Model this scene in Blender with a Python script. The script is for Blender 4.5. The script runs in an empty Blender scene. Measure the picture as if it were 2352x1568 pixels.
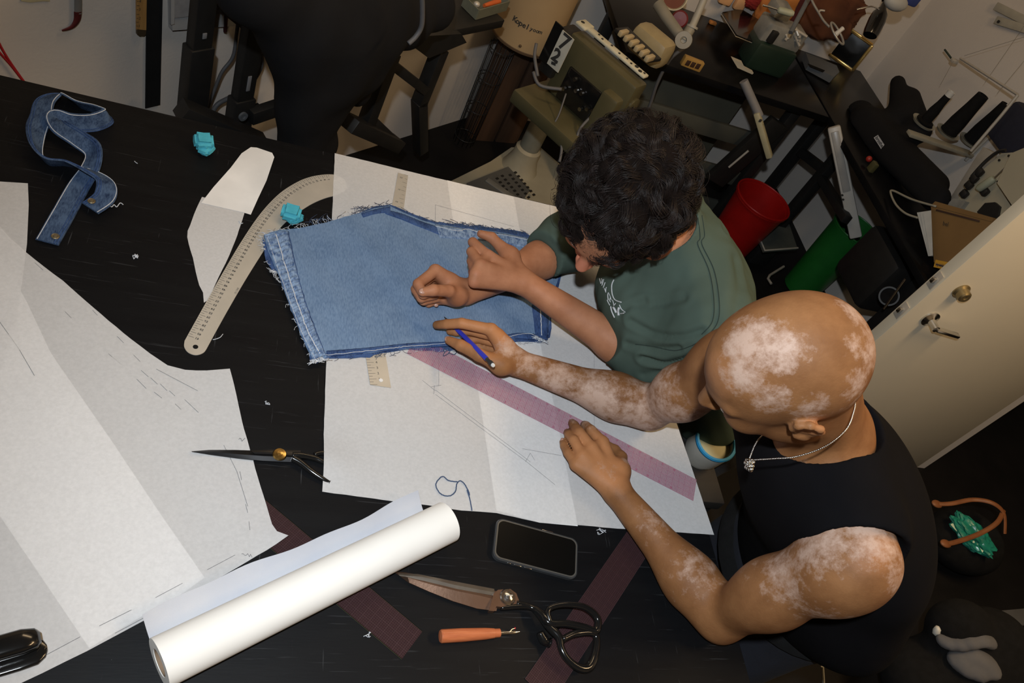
import bpy, bmesh, math, random
import numpy as np
from mathutils import Vector, Matrix
from mathutils.geometry import delaunay_2d_cdt

sc = bpy.context.scene
COL = sc.collection
random.seed(7)
rng = np.random.default_rng(11)

# ------------------------------------------------------------------ camera, light, exposure
FPX = 1830.7
ROLL, PIT, AL = math.radians(121.44), math.radians(45.14), math.radians(-6.5)
TZ = 0.90                      # top of the cutting table
CAMZ = TZ + 1.128
_d = np.array([math.sin(PIT)*math.cos(ROLL), math.sin(PIT)*math.sin(ROLL), math.cos(PIT)])
_z = -_d
_x = np.array([1, 0, 0.]) - _z*_z[0]
_x /= np.linalg.norm(_x)
RC = np.array([[math.cos(AL), -math.sin(AL), 0], [math.sin(AL), math.cos(AL), 0], [0, 0, 1.]]) @ np.array([_x, np.cross(_z, _x), _z])
CAM = np.array([0, 0, CAMZ])

cam = bpy.data.cameras.new('camera')
cam.sensor_width = 36
cam.lens = FPX*36/2352
cam.clip_start = 0.02
camo = bpy.data.objects.new('camera', cam)
COL.objects.link(camo)
camo.matrix_world = Matrix(((RC[0][0], -RC[0][1], -RC[0][2], CAM[0]), (RC[1][0], -RC[1][1], -RC[1][2], CAM[1]),
                            (RC[2][0], -RC[2][1], -RC[2][2], CAM[2]), (0, 0, 0, 1)))
sc.camera = camo

wd = bpy.data.worlds.new('world')
sc.world = wd
wd.use_nodes = True
wd.node_tree.nodes['Background'].inputs[0].default_value = (1.0, 0.86, 0.68, 1)
wd.node_tree.nodes['Background'].inputs[1].default_value = 0.02

def light(name, kind, loc, target, power, col, **kw):
    l = bpy.data.lights.new(name, kind)
    l.energy = power
    l.color = col
    for k, v in kw.items():
        setattr(l, k, v)
    o = bpy.data.objects.new(name, l)
    COL.objects.link(o)
    o.location = loc
    o.rotation_euler = (Vector(target) - Vector(loc)).to_track_quat('-Z', 'Y').to_euler()
    return o

_fl = CAM - RC[:, 1]*0.17 - RC[:, 2]*0.26
light('camera_flash', 'SPOT', _fl, _fl + RC[:, 2] + RC[:, 0]*0.17 + RC[:, 1]*0.16, 101, (0.88, 0.945, 1.0), shadow_soft_size=0.025, spot_size=math.radians(111), spot_blend=0.92)
light('ceiling_lamp', 'AREA', (1.95, 0.55, 2.66), (1.95, 0.75, 0), 27, (1.0, 0.68, 0.36), shape='RECTANGLE', size=0.25, size_y=1.2)
light('ceiling_lamp', 'AREA', (0.7, 1.8, 2.66), (0.7, 2.1, 0), 8, (1.0, 0.72, 0.42), shape='RECTANGLE', size=1.2, size_y=0.25)

vs = sc.view_settings
vs.view_transform = 'Standard'
vs.look = 'None'
vs.exposure = 0.0
vs.gamma = 1.0
vs.use_curve_mapping = False

# ------------------------------------------------------------------ from a pixel of the photograph to a point on a known surface
def _ray(px, py):
    return RC @ np.array([(px-1176)/FPX, (py-784)/FPX, 1.0])
def P(px, py, z=TZ):
    r = _ray(px, py)
    return CAM + r*((z-CAM[2])/r[2])
def PY(px, py, y):
    r = _ray(px, py)
    return CAM + r*((y-CAM[1])/r[1])
def PX(px, py, x):
    r = _ray(px, py)
    return CAM + r*((x-CAM[0])/r[0])
W1P, W1D = np.array([0.592, 2.763, 0]), np.array([0.757, 0.654, 0.])
W1D = W1D/np.linalg.norm(W1D)
W1N = np.array([W1D[1], -W1D[0], 0.])       # points into the room
def PW(px, py, off=0.0):
    r = _ray(px, py)
    return CAM + r*(((W1P + W1N*off - CAM) @ W1N)/(r @ W1N))
def PT(px, py, t):
    return CAM + _ray(px, py)*t

# ------------------------------------------------------------------ materials
MATS = {}
def mat(name, col, rough=0.6, metal=0.0, col2=None, scale=20.0, bump=0.0, bscale=None, spec=0.5, coat=0.0, detail=4.0, alpha=1.0, sheen=0.0, stretch=None):
    if name in MATS:
        return MATS[name]
    m = bpy.data.materials.new(name)
    m.use_nodes = True
    nt = m.node_tree
    b = nt.nodes['Principled BSDF']
    b.inputs['Roughness'].default_value = rough
    b.inputs['Metallic'].default_value = metal
    b.inputs['Specular IOR Level'].default_value = spec
    b.inputs['Coat Weight'].default_value = coat
    b.inputs['Coat Roughness'].default_value = 0.12
    b.inputs['Sheen Weight'].default_value = sheen
    b.inputs['Alpha'].default_value = alpha
    tc = nt.nodes.new('ShaderNodeTexCoord')
    src = tc.outputs['Object']
    if stretch:
        mp = nt.nodes.new('ShaderNodeMapping')
        mp.inputs['Scale'].default_value = stretch
        nt.links.new(src, mp.inputs[0])
        src = mp.outputs[0]
    n = nt.nodes.new('ShaderNodeTexNoise')
    n.inputs['Scale'].default_value = scale
    n.inputs['Detail'].default_value = detail
    nt.links.new(src, n.inputs['Vector'])
    cr = nt.nodes.new('ShaderNodeValToRGB')
    c2 = col2 or tuple(c*0.82 for c in col[:3])
    cr.color_ramp.elements[0].position = 0.3
    cr.color_ramp.elements[1].position = 0.7
    cr.color_ramp.elements[0].color = (*c2[:3], 1)
    cr.color_ramp.elements[1].color = (*col[:3], 1)
    nt.links.new(n.outputs['Fac'], cr.inputs[0])
    nt.links.new(cr.outputs[0], b.inputs['Base Color'])
    if bump:
        n2 = nt.nodes.new('ShaderNodeTexNoise')
        n2.inputs['Scale'].default_value = bscale or scale*4
        n2.inputs['Detail'].default_value = 3
        nt.links.new(src, n2.inputs['Vector'])
        bp = nt.nodes.new('ShaderNodeBump')
        bp.inputs['Strength'].default_value = bump
        bp.inputs['Distance'].default_value = 0.003
        nt.links.new(n2.outputs['Fac'], bp.inputs['Height'])
        nt.links.new(bp.outputs[0], b.inputs['Normal'])
    MATS[name] = m
    return m
def nodes_of(m):
    return m.node_tree, m.node_tree.nodes['Principled BSDF']

# ------------------------------------------------------------------ mesh builder
def nrm(v):
    v = np.asarray(v, float)
    return v/max(np.linalg.norm(v), 1e-12)
def frame(d):
    d = nrm(d)
    a = np.array([0, 0, 1.]) if abs(d[2]) < 0.9 else np.array([1., 0, 0])
    u = nrm(np.cross(a, d))
    return u, np.cross(d, u), d

class MB:
    def __init__(self):
        self.v, self.f = [], []
    def add(self, v, f):
        o = len(self.v)
        self.v += [tuple(map(float, p)) for p in v]
        self.f += [tuple(i+o for i in q) for q in f]
        return self
    def box(self, c, s, ax=None, bev=0.0):
        """box of full size s about c, ax = rows of three axes"""
        A = np.eye(3) if ax is None else np.array([nrm(a) for a in ax])
        h = np.array(s)/2.0
        c = np.asarray(c, float)
        if bev <= 0:
            v = [c + (np.array([i, j, k])*h) @ A for i in (-1, 1) for j in (-1, 1) for k in (-1, 1)]
            return self.add(v, [(0, 1, 3, 2), (4, 6, 7, 5), (0, 4, 5, 1), (2, 3, 7, 6), (0, 2, 6, 4), (1, 5, 7, 3)])
        bm = bmesh.new()
        bmesh.ops.create_cube(bm, size=1)
        for q in bm.verts:
            q.co = Vector((q.co.x*s[0], q.co.y*s[1], q.co.z*s[2]))
        bmesh.ops.bevel(bm, geom=list(bm.edges), offset=min(bev, min(s)*0.45), segments=2, affect='EDGES', profile=0.5)
        v = [c + np.array(q.co) @ A for q in bm.verts]
        bm.verts.index_update()
        f = [tuple(q.index for q in g.verts) for g in bm.faces]
        bm.free()
        return self.add(v, f)
    def prism(self, pts, off, flip=False):
        """closed outline of 3d points, extruded by the vector off"""
        n = len(pts)
        a = [np.asarray(p, float) for p in pts]
        b = [p + np.asarray(off, float) for p in a]
        f = [tuple(range(n))[::-1], tuple(range(n, 2*n))] + [(i, (i+1) % n, n+(i+1) % n, n+i) for i in range(n)]
        return self.add(a+b, f)
    def tube(self, pts, r, n=8, cap=True, closed=False, flat=1.0, up=None):
        pts = [np.asarray(p, float) for p in pts]
        m = len(pts)
        rs = r if hasattr(r, '__len__') else [r]*m
        v, f = [], []
        u = None
        for i, p in enumerate(pts):
            if closed:
                d = nrm(pts[(i+1) % m]-pts[i-1])
            else:
                d = nrm(pts[min(i+1, m-1)]-pts[max(i-1, 0)])
            if u is None:
                u = nrm(np.cross(up, d)) if up is not None else frame(d)[0]
            else:
                u = nrm(u - d*(u @ d))
            w = np.cross(d, u)
            for k in range(n):
                a = 2*math.pi*k/n
                v.append(p + (u*math.cos(a) + w*math.sin(a)*flat)*rs[i])
        for i in range(m if closed else m-1):
            j = (i+1) % m
            for k in range(n):
                f.append((i*n+k, i*n+(k+1) % n, j*n+(k+1) % n, j*n+k))
        if cap and not closed:
            f += [tuple(range(n))[::-1], tuple(range((m-1)*n, m*n))]
        return self.add(v, f)
    def rod(self, a, b, r, n=10, r2=None):
        return self.tube([a, b], [r, r if r2 is None else r2], n)
    def lathe(self, prof, c, d=(0, 0, 1), n=28, u=None, closed=False):
        """profile of (radius, height) turned about the axis d through c"""
        uu, vv, dd = frame(d)
        c = np.asarray(c, float)
        v, f = [], []
        m = len(prof)
        for (r, h) in prof:
            for k in range(n):
                a = 2*math.pi*k/n
                v.append(c + dd*h + (uu*math.cos(a)+vv*math.sin(a))*max(r, 1e-5))
        for i in range(m if closed else m-1):
            j = (i+1) % m
            for k in range(n):
                f.append((i*n+k, i*n+(k+1) % n, j*n+(k+1) % n, j*n+k))
        if not closed:
            if prof[0][0] > 1e-4:
                f.append(tuple(range(n))[::-1])
            if prof[-1][0] > 1e-4:
                f.append(tuple(range((m-1)*n, m*n)))
        return self.add(v, f)
    def ball(self, c, r, ax=None, n=16, m=10):
        A = np.eye(3) if ax is None else np.array([nrm(a) for a in ax])
        r = np.array(r if hasattr(r, '__len__') else (r, r, r), float)
        v, f = [], []
        for i in range(m+1):
            t = math.pi*i/m
            for k in range(n):
                a = 2*math.pi*k/n
                v.append(np.asarray(c) + (np.array([math.sin(t)*math.cos(a), math.sin(t)*math.sin(a), math.cos(t)])*r) @ A)
        for i in range(m):
            for k in range(n):
                f.append((i*n+k, (i+1)*n+k, (i+1)*n+(k+1) % n, i*n+(k+1) % n))
        return self.add(v, f)
    def build(self, name, m, parent=None, smooth=40, kind=None):
        return mesh_obj(name, self.v, self.f, m, parent, smooth, kind)

ORI = {}
def mesh_obj(name, v, f, m, parent=None, smooth=40, kind=None, attrs=None):
    v = np.asarray(v, float).reshape(-1, 3)
    o0 = np.array(ORI.get(parent.name, (0, 0, 0)) if parent else (0, 0, 0), float)
    me = bpy.data.meshes.new(name)
    if isinstance(f, np.ndarray):
        k = f.shape[1]
        me.vertices.add(len(v))
        me.vertices.foreach_set('co', (v-o0).astype(np.float32).ravel())
        me.loops.add(f.size)
        me.loops.foreach_set('vertex_index', f.astype(np.int32).ravel())
        me.polygons.add(len(f))
        me.polygons.foreach_set('loop_start', np.arange(0, f.size, k, dtype=np.int32))
        me.update(calc_edges=True)
        me.validate()
    else:
        me.from_pydata([tuple(p) for p in (v-o0)], [], f)
        bm = bmesh.new()
        bm.from_mesh(me)
        bmesh.ops.remove_doubles(bm, verts=bm.verts, dist=1e-6)
        bmesh.ops.recalc_face_normals(bm, faces=bm.faces)
        bm.to_mesh(me)
        bm.free()
    if smooth:
        me.shade_smooth()
        if smooth < 180:
            me.set_sharp_from_angle(angle=math.radians(smooth))
    if attrs:
        for k, a in attrs.items():
            at = me.attributes.new(k, 'FLOAT', 'POINT')
            at.data.foreach_set('value', np.asarray(a, np.float32))
    me.materials.append(m)
    o = bpy.data.objects.new(name, me)
    COL.objects.link(o)
    if parent:
        o.parent = parent
    ORI[o.name] = tuple(o0)
    if kind:
        o['kind'] = kind
    return o
def thing(name, label, cat, loc, group=None):
    o = bpy.data.objects.new(name, None)
    COL.objects.link(o)
    o.location = tuple(map(float, loc))
    o.empty_display_size = 0.05
    ORI[o.name] = tuple(map(float, loc))
    return tag(o, label, cat, group)
def tag(o, label, cat, group=None):
    o['label'] = label
    o['category'] = cat
    if group:
        o['group'] = group
    return o
def struct(o):
    o['kind'] = 'structure'
    return o

# flat sheet (paper, cloth) over an outline, with inner points so that it can bend
def inside(pts, poly):
    x, y = pts[:, 0], pts[:, 1]
    c = np.zeros(len(pts), bool)
    n = len(poly)
    for i in range(n):
        x1, y1 = poly[i]
        x2, y2 = poly[(i+1) % n]
        if y1 == y2:
            continue
        c ^= ((y1 > y) != (y2 > y)) & (x < (x2-x1)*(y-y1)/(y2-y1)+x1)
    return c
def densify(poly, s):
    out = []
    n = len(poly)
    for i in range(n):
        a, b = np.array(poly[i], float), np.array(poly[(i+1) % n], float)
        k = max(1, int(np.linalg.norm(b-a)/s))
        out += [a+(b-a)*j/k for j in range(k)]
    return out
def sheet(poly, zf, s=0.012, th=0.0004, jag=0.0):
    """poly: list of world xy; zf(x, y) gives height of the underside. returns verts, faces of a thin closed sheet"""
    bd = densify(poly, s)
    if jag:
        bd = [p + rng.normal(0, jag, 2) for p in bd]
    bd = [np.array(p) for p in bd]
    B = np.array(bd)
    gx = np.arange(B[:, 0].min(), B[:, 0].max(), s)
    gy = np.arange(B[:, 1].min(), B[:, 1].max(), s)
    G = np.array(np.meshgrid(gx, gy)).reshape(2, -1).T + rng.uniform(-s*0.1, s*0.1, (len(gx)*len(gy), 2))
    G = G[inside(G, B)]
    dist = np.min(np.linalg.norm(G[:, None, :]-B[None, :, :], axis=2), axis=1) if len(G) else np.zeros(0)
    G = G[dist > s*0.45] if len(G) else G
    pts = [Vector(p) for p in B] + [Vector(p) for p in G]
    nb = len(B)
    r = delaunay_2d_cdt(pts, [], [list(range(nb))], 1, 1e-7)
    V = np.array([(p.x, p.y) for p in r[0]])
    F = [tuple(q) for q in r[2]]
    z = np.array([zf(x, y) for x, y in V])
    n = len(V)
    lo = np.column_stack([V, z])
    hi = np.column_stack([V, z+th])
    cnt = {}
    for q in F:
        for a, b in zip(q, q[1:]+q[:1]):
            cnt[(a, b)] = 1
    side = [(a, b) for (a, b) in cnt if (b, a) not in cnt]
    f = [tuple(i+n for i in q) for q in F] + [q[::-1] for q in F] + [(a, b, b+n, a+n) for a, b in side]
    return np.vstack([lo, hi]), f
def PP(pts, z=TZ):
    return [tuple(P(a, b, z)[:2]) for a, b in pts]

# lettering as flat print
_G = {}
def text_mesh(body, size, o, ux, uy, mb, bold=0.0, align='CENTER'):
    """adds the words as flat faces into mb; o origin, ux writing direction, uy up direction of the letters"""
    key = (body, align, bold)
    if key not in _G:
        c = bpy.data.curves.new('lettering', 'FONT')
        c.body = body
        c.size = 1
        c.align_x = align
        c.align_y = 'CENTER'
        c.offset = bold
        c.resolution_u = 2
        ob = bpy.data.objects.new('lettering', c)
        COL.objects.link(ob)
        dg = bpy.context.evaluated_depsgraph_get()
        me = bpy.data.meshes.new_from_object(ob.evaluated_get(dg))
        _G[key] = ([tuple(q.co) for q in me.vertices], [tuple(p.vertices) for p in me.polygons])
        bpy.data.objects.remove(ob)
        bpy.data.curves.remove(c)
        bpy.data.meshes.remove(me)
    v, f = _G[key]
    ux, uy, o = nrm(ux)*size, nrm(uy)*size, np.asarray(o, float)
    mb.add([o+ux*p[0]+uy*p[1] for p in v], f)
def stroke(mb, a, b, w, n):
    """thin flat printed line from a to b lying in the plane with normal n"""
    a, b = np.asarray(a, float), np.asarray(b, float)
    s = nrm(np.cross(nrm(n), b-a))*w/2
    mb.add([a-s, b-s, b+s, a+s], [(0, 1, 2, 3)])
Z3 = np.array([0, 0, 1.])
# ------------------------------------------------------------------ shared materials
M_wall = mat('white_wall_paint', (0.62, 0.58, 0.535), 0.8, col2=(0.575, 0.535, 0.495), scale=3, bump=0.15, bscale=120)
M_floor = mat('dark_floor', (0.011, 0.010, 0.010), 0.6, col2=(0.007, 0.0065, 0.0065), scale=6, bump=0.1, bscale=60, spec=0.15)
M_black = mat('black_paint', (0.014, 0.0135, 0.013), 0.5, col2=(0.010, 0.010, 0.010), scale=30, bump=0.05)
M_blackgloss = mat('black_gloss', (0.008, 0.008, 0.008), 0.16, scale=20, coat=0.4)
M_blackcloth = mat('black_cloth', (0.009, 0.009, 0.0095), 0.95, col2=(0.006, 0.006, 0.006), scale=40, bump=0.4, bscale=500, spec=0.15)
M_steel = mat('brushed_steel', (0.56, 0.53, 0.47), 0.42, 0.35, col2=(0.47, 0.45, 0.40), scale=14, stretch=(1, 1, 1))
M_chrome = mat('chrome', (0.75, 0.74, 0.72), 0.2, 1.0, col2=(0.6, 0.6, 0.58), scale=30)
M_brass = mat('brass', (0.62, 0.43, 0.16), 0.25, 1.0, col2=(0.5, 0.33, 0.11), scale=40)
M_ink = mat('black_print', (0.02, 0.02, 0.02), 0.8, col2=(0.03, 0.03, 0.03))
M_graphite = mat('graphite_line', (0.10, 0.10, 0.105), 0.7, col2=(0.19, 0.19, 0.195), scale=300)
M_cream = mat('cream_enamel', (0.40, 0.37, 0.28), 0.42, col2=(0.33, 0.30, 0.22), scale=9, bump=0.04)
M_grey = mat('grey_plastic', (0.12, 0.13, 0.14), 0.5, scale=20)
M_whiteplastic = mat('white_plastic', (0.62, 0.61, 0.57), 0.4, col2=(0.56, 0.55, 0.50), scale=12)
M_rubber = mat('grey_cable_rubber', (0.10, 0.10, 0.105), 0.6, scale=30)

def paper_mat(name, col, see, mott=0.93):
    """translucent pattern paper: what lies under it shows faintly"""
    m = mat(name, col, 0.85, col2=tuple(c*mott for c in col), scale=210, bump=0.12, bscale=900, spec=0.2, detail=8)
    nt, b = nodes_of(m)
    out = nt.nodes['Material Output']
    tr = nt.nodes.new('ShaderNodeBsdfTransparent')
    mx = nt.nodes.new('ShaderNodeMixShader')
    mx.inputs[0].default_value = see
    nt.links.new(b.outputs[0], mx.inputs[1])
    nt.links.new(tr.outputs[0], mx.inputs[2])
    nt.links.new(mx.outputs[0], out.inputs[0])
    return m
M_paper = paper_mat('pattern_paper', (0.93, 0.93, 0.935), 0.54, 0.905)
M_strip = paper_mat('strip_paper', (0.86, 0.86, 0.86), 0.10, 0.96)
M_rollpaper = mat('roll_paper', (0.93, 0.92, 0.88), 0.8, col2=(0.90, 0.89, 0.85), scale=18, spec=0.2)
M_flap = mat('roll_paper_shaded_flap', (0.60, 0.61, 0.645), 0.8, col2=(0.53, 0.56, 0.63), scale=14, bump=0.1, bscale=700, spec=0.2)  # same paper as the roll, with the flap's blue-grey shading painted in

# ------------------------------------------------------------------ room
C12 = np.array([1.063, 3.17, 0])
H = 2.72
WX = 2.74                                    # the right wall with the doorway
def wall(name, a, b, z0=0, z1=H, th=0.1, m=M_wall):
    a, b = np.array([*a[:2], z0], float), np.array([*b[:2], z0], float)
    d = nrm(b-a)
    n = np.array([d[1], -d[0], 0])*-th
    return struct(MB().prism([a, b, b+n, a+n], (0, 0, z1-z0)).build(name, m))
A1 = W1P - W1D*3.8
wall('wall_left', (A1[0], A1[1]), C12)
wall('wall_back', C12, (WX+0.1, 3.17))
wall('wall_right', (WX, 3.17), (WX, 1.45))
struct(MB().box((WX+0.05, 1.02, 2.40), (0.1, 0.86, H-2.08)).build('trim_1', M_wall))
wall('wall_right', (WX, 0.59), (WX, -1.6))
wall('wall_front', (WX, -1.6), (A1[0], -1.6))
wall('wall_left', (A1[0], -1.6), (A1[0], A1[1]))
wall('wall_hallway', (4.6, 3.1), (4.6, -1.6), m=mat('hall_wall', (0.05, 0.05, 0.05), 0.9))
struct(MB().box((1.1, 0.8, -0.05), (8.2, 5.4, 0.1)).build('floor', M_floor))
struct(MB().box((1.1, 0.8, H+0.05), (8.2, 5.4, 0.1)).build('ceiling', mat('ceiling_paint', (0.30, 0.27, 0.24), 0.9)))

# ------------------------------------------------------------------ the black cutting table
TX0, TX1, TY0, TY1 = -0.72, 0.918, 0.22, 1.438
M_table = mat('black_table_laminate', (0.0068, 0.0072, 0.0082), 0.55, col2=(0.0048, 0.005, 0.006), scale=5, bump=0.05, bscale=40, stretch=(1, 9, 1), spec=0.12)
def _scr():
    nt, b = nodes_of(M_table)
    # fine pale scratches and dust in the lacquer
    tc = nt.nodes.new('ShaderNodeTexCoord')
    base = b.inputs['Base Color'].links[0].from_socket
    last = base
    for (sx, sy, rot, thr, colr, sc_) in ((2, 60, 0.15, 0.655, (0.022, 0.023, 0.025, 1), 5), (60, 3, 0.7, 0.70, (0.04, 0.042, 0.045, 1), 4), (1, 1, 0, 0.775, (0.30, 0.30, 0.31, 1), 130)):
        mp = nt.nodes.new('ShaderNodeMapping')
        mp.inputs['Scale'].default_value = (sx, sy, 1)
        mp.inputs['Rotation'].default_value = (0, 0, rot)
        nt.links.new(tc.outputs['Object'], mp.inputs[0])
        n = nt.nodes.new('ShaderNodeTexNoise')
        n.inputs['Scale'].default_value = sc_
        n.inputs['Detail'].default_value = 5
        nt.links.new(mp.outputs[0], n.inputs['Vector'])
        mr = nt.nodes.new('ShaderNodeMapRange')
        mr.inputs[1].default_value = thr
        mr.inputs[2].default_value = thr+0.05
        nt.links.new(n.outputs['Fac'], mr.inputs[0])
        mx = nt.nodes.new('ShaderNodeMix')
        mx.data_type = 'RGBA'
        nt.links.new(mr.outputs[0], mx.inputs[0])
        nt.links.new(last, mx.inputs[6])
        mx.inputs[7].default_value = colr
        last = mx.outputs[2]
    nt.links.new(last, b.inputs['Base Color'])
_scr()
t = thing('cutting_table', 'long black worn cutting table that both people lean over', 'table', ((TX0+TX1)/2, (TY0+TY1)/2, 0))
MB().box(((TX0+TX1)/2, (TY0+TY1)/2, TZ-0.02), (TX1-TX0, TY1-TY0, 0.04), bev=0.002).build('tabletop', M_table, t)
for x in (TX0+0.08, TX1-0.10):
    for y in (TY0+0.08, TY1-0.08):
        MB().box((x, y, (TZ-0.04)/2), (0.06, 0.06, TZ-0.04), bev=0.004).build('leg', M_black, t)
for y in (TY0+0.08, TY1-0.08):
    MB().box(((TX0+TX1)/2, y, TZ-0.09), (TX1-TX0-0.22, 0.025, 0.1)).build('apron', M_black, t)

# ------------------------------------------------------------------ pattern paper
def paper(name, label, pts, z, zf=None, see=M_paper, jag=0.0, s=0.014, th=0.00025, cat='paper', group=None):
    w = PP(pts, z)
    v, f = sheet(w, zf or (lambda x, y: z), s, th, jag)
    o = mesh_obj(name, v, f, see, None, 30)
    return tag(o, label, cat, group)

def lines(parent, name, segs, z, w=0.0007, m=M_graphite, dx=0, dy=0):
    mb = MB()
    for q in segs:
        p = [P(a+dx, b+dy, z) for a, b in q]
        for a, b in zip(p, p[1:]):
            stroke(mb, a, b, w, Z3)
    return mb.build(name, m, parent, 0, 'stuff')

# big pattern on the left, edge curling up at its lower right corner
_crn = P(658, 1240)
def z_big(x, y):
    d = math.hypot(x-_crn[0], y-_crn[1])
    return 0.9022 + 0.016*max(0, 1-d/0.05)**2 + 0.0006*math.sin(x*40)*math.sin(y*33)
BIG = [(-260, 250), (0, 520), (25, 548), (60, 580), (100, 612), (145, 645), (195, 690), (250, 737), (300, 778), (345, 812), (385, 838), (425, 849), (475, 851), (528, 847), (538, 885), (548, 930), (560, 985),
       (575, 1035), (592, 1095), (612, 1160), (625, 1205), (634, 1224), (658, 1240), (632, 1254), (590, 1276), (545, 1303), (505, 1326), (450, 1358), (400, 1386), (350, 1414), (300, 1441), (250, 1468), (200, 1495), (150, 1519),
       (100, 1544), (40, 1572), (-220, 1690), (-500, 1650), (-500, 400)]
big = paper('pattern_sheet', 'largest translucent pattern sheet, curved top edge and curling corner, under the dark handled shears blade', BIG, 0.9022, z_big, jag=0.0002)
lines(big, 'pencil_marks', [[(210, 680), (240, 712)], [(95, 590), (115, 608)], [(10, 562), (2, 552)], [(165, 703), (180, 718)], [(207, 703), (216, 710)], [(285, 760), (300, 775)], [(320, 800), (338, 818)],
      [(340, 838), (357, 853)], [(362, 855), (378, 870)], [(384, 869), (400, 885)], [(405, 885), (418, 897)], [(418, 915), (432, 928)], [(265, 800), (295, 825)], [(330, 858), (352, 880)], [(370, 888), (388, 902)],
      [(440, 905), (472, 935)], [(530, 1010), (560, 1070), (585, 1150)], [(567, 1070), (571, 1090)], [(580, 1145), (585, 1165)], [(588, 1185), (590, 1205)], [(597, 1215), (600, 1240), (618, 1252)], [(600, 1238), (634, 1228)],
      [(556, 1262), (492, 1296)], [(435, 1327), (373, 1360)], [(318, 1388), (244, 1425)], [(200, 1450), (110, 1498)], [(470, 1340), (280, 1442)], [(0, 705), (60, 790), (95, 850)], [(375, 835), (470, 885)]], 0.9029, 0.0006, M_graphite, -16, 12)
def scribble(parent, x, y, w, z, m=M_graphite):
    mb = MB()
    p0 = None
    for k in range(9):
        p = P(x+w*k/8+random.uniform(-1, 1), y+random.uniform(-5, 5), z)
        if p0 is not None:
            stroke(mb, p0, p, 0.0006, Z3)
        p0 = p
    return mb.build('handwriting', m, parent, smooth=0)
scribble(big, 555, 1275, 24, 0.9035)
scribble(big, 548, 1010, 16, 0.9035)

paper('pattern_strip', 'straight lighter paper band lying under the largest pattern sheet', [(-40, 560), (45, 700), (130, 830), (255, 1010), (365, 1175), (470, 1326), (420, 1362), (300, 1430), (205, 1488), (95, 1325), (0, 1185), (-160, 950)], 0.9012, see=M_strip)
paper('pattern_strip', 'narrow grey paper strip hanging past the upper end of the largest pattern sheet', [(-30, 415), (64, 421), (66, 470), (62, 560), (52, 640), (40, 712), (10, 830), (-60, 1000), (-60, 600)], 0.9016)
paper('pattern_strip', 'broad pale paper panel layered on the left of the largest pattern sheet', [(-300, 560), (-10, 565), (60, 690), (140, 860), (150, 1030), (0, 1130), (-300, 1250)], 0.9008, see=M_strip)

# crescent shaped piece: a folded white upper half over a lower half
paper('crescent_pattern_piece', 'grey lower half of the crescent paper piece beside the metal curve', [(464, 452), (566, 476), (545, 540), (525, 590), (510, 620), (490, 662), (478, 690), (469, 695), (466, 672), (458, 655), (447, 610), (438, 575), (430, 545), (432, 530), (445, 492)], 0.9006, jag=0.0004)
paper('crescent_pattern_piece', 'bright white round tipped paper piece on top of the crescent piece', [(462, 466), (490, 430), (530, 385), (555, 352), (576, 338), (590, 339), (625, 351), (630, 361), (612, 415), (593, 455), (576, 493), (556, 487)], 0.9014, see=mat('thick_white_paper', (0.86, 0.86, 0.85), 0.8, scale=12, spec=0.2))

# main sheet under the hands
MAIN = [(769, 352), (1000, 408), (1180, 451), (1396, 503), (1460, 690), (1518, 865), (1555, 975), (1600, 1108), (1640, 1228), (1560, 1222), (1480, 1218), (1400, 1212), (1300, 1203), (1240, 1200), (1140, 1178), (1060, 1172), (985, 1160), (900, 1150), (820, 1140), (740, 1130), (744, 980), (752, 760), (760, 560)]
_hb = P(748, 1066)
def z_main(x, y):
    return 0.9024+0.0003*math.sin(x*25+y*14)+0.0085*math.exp(-(((x-_hb[0])/0.05)**2+((y-_hb[1])/0.035)**2))
main = paper('pattern_sheet', 'large white paper sheet under the denim piece and the pink grid ruler', MAIN, 0.9024, z_main, jag=0.0002)
paper('pattern_strip', 'slanting lighter paper strip under the main sheet, crossing below the ruler hand', [(1027, 414), (1180, 452), (1245, 810), (1275, 940), (1327, 1208), (1240, 1200), (1140, 1172), (1096, 880), (1060, 640)], 0.9012, see=M_strip)
lines(main, 'pencil_lines', [[(1000, 895), (1218, 1060)], [(1000, 905), (1207, 1058), (1275, 1113)], [(970, 873), (1000, 897)], [(998, 885), (996, 905)], [(1008, 790), (1008, 886)], [(990, 888), (1014, 884)],
      [(1207, 1060), (1218, 1040), (1228, 1056)], [(1200, 1030), (1290, 1046)], [(1365, 800), (1365, 845)], [(1365, 930), (1365, 990)], [(1000, 470), (1000, 510)], [(1000, 470), (1180, 520)], [(1372, 800), (1366, 815)]], 0.9031, 0.0005)

# ------------------------------------------------------------------ paper roll with its loose flap
ra, rb = P(388, 1513, TZ+0.031), P(1026, 1200, TZ+0.031)
ra, rb = np.array([ra[0], ra[1], TZ+0.0335]), np.array([rb[0], rb[1], TZ+0.0335])
ax = nrm(rb-ra)
ra = ra - ax*0.012
side = nrm(np.cross(Z3, ax))
if side[1] < 0:
    side = -side
r0 = 0.0325
roll = thing('paper_roll', 'roll of cream pattern paper with a loose flap, lying across the dark ruler', 'paper roll', (ra[0], ra[1], TZ))
prof = [(r0, 0), (r0, np.linalg.norm(rb-ra)), (0.019, np.linalg.norm(rb-ra)), (0.019, 0)]
MB().lathe(prof, ra, ax, 48, closed=True).build('roll', M_rollpaper, roll)
L = np.linalg.norm(rb-ra)
MB().lathe([(0.0188, 0.001), (0.0188, L-0.001), (0.0165, L-0.001), (0.0165, 0.001)], ra, ax, 36, closed=True).build('core', mat('kraft_core', (0.32, 0.22, 0.14), 0.9), roll)
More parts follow.
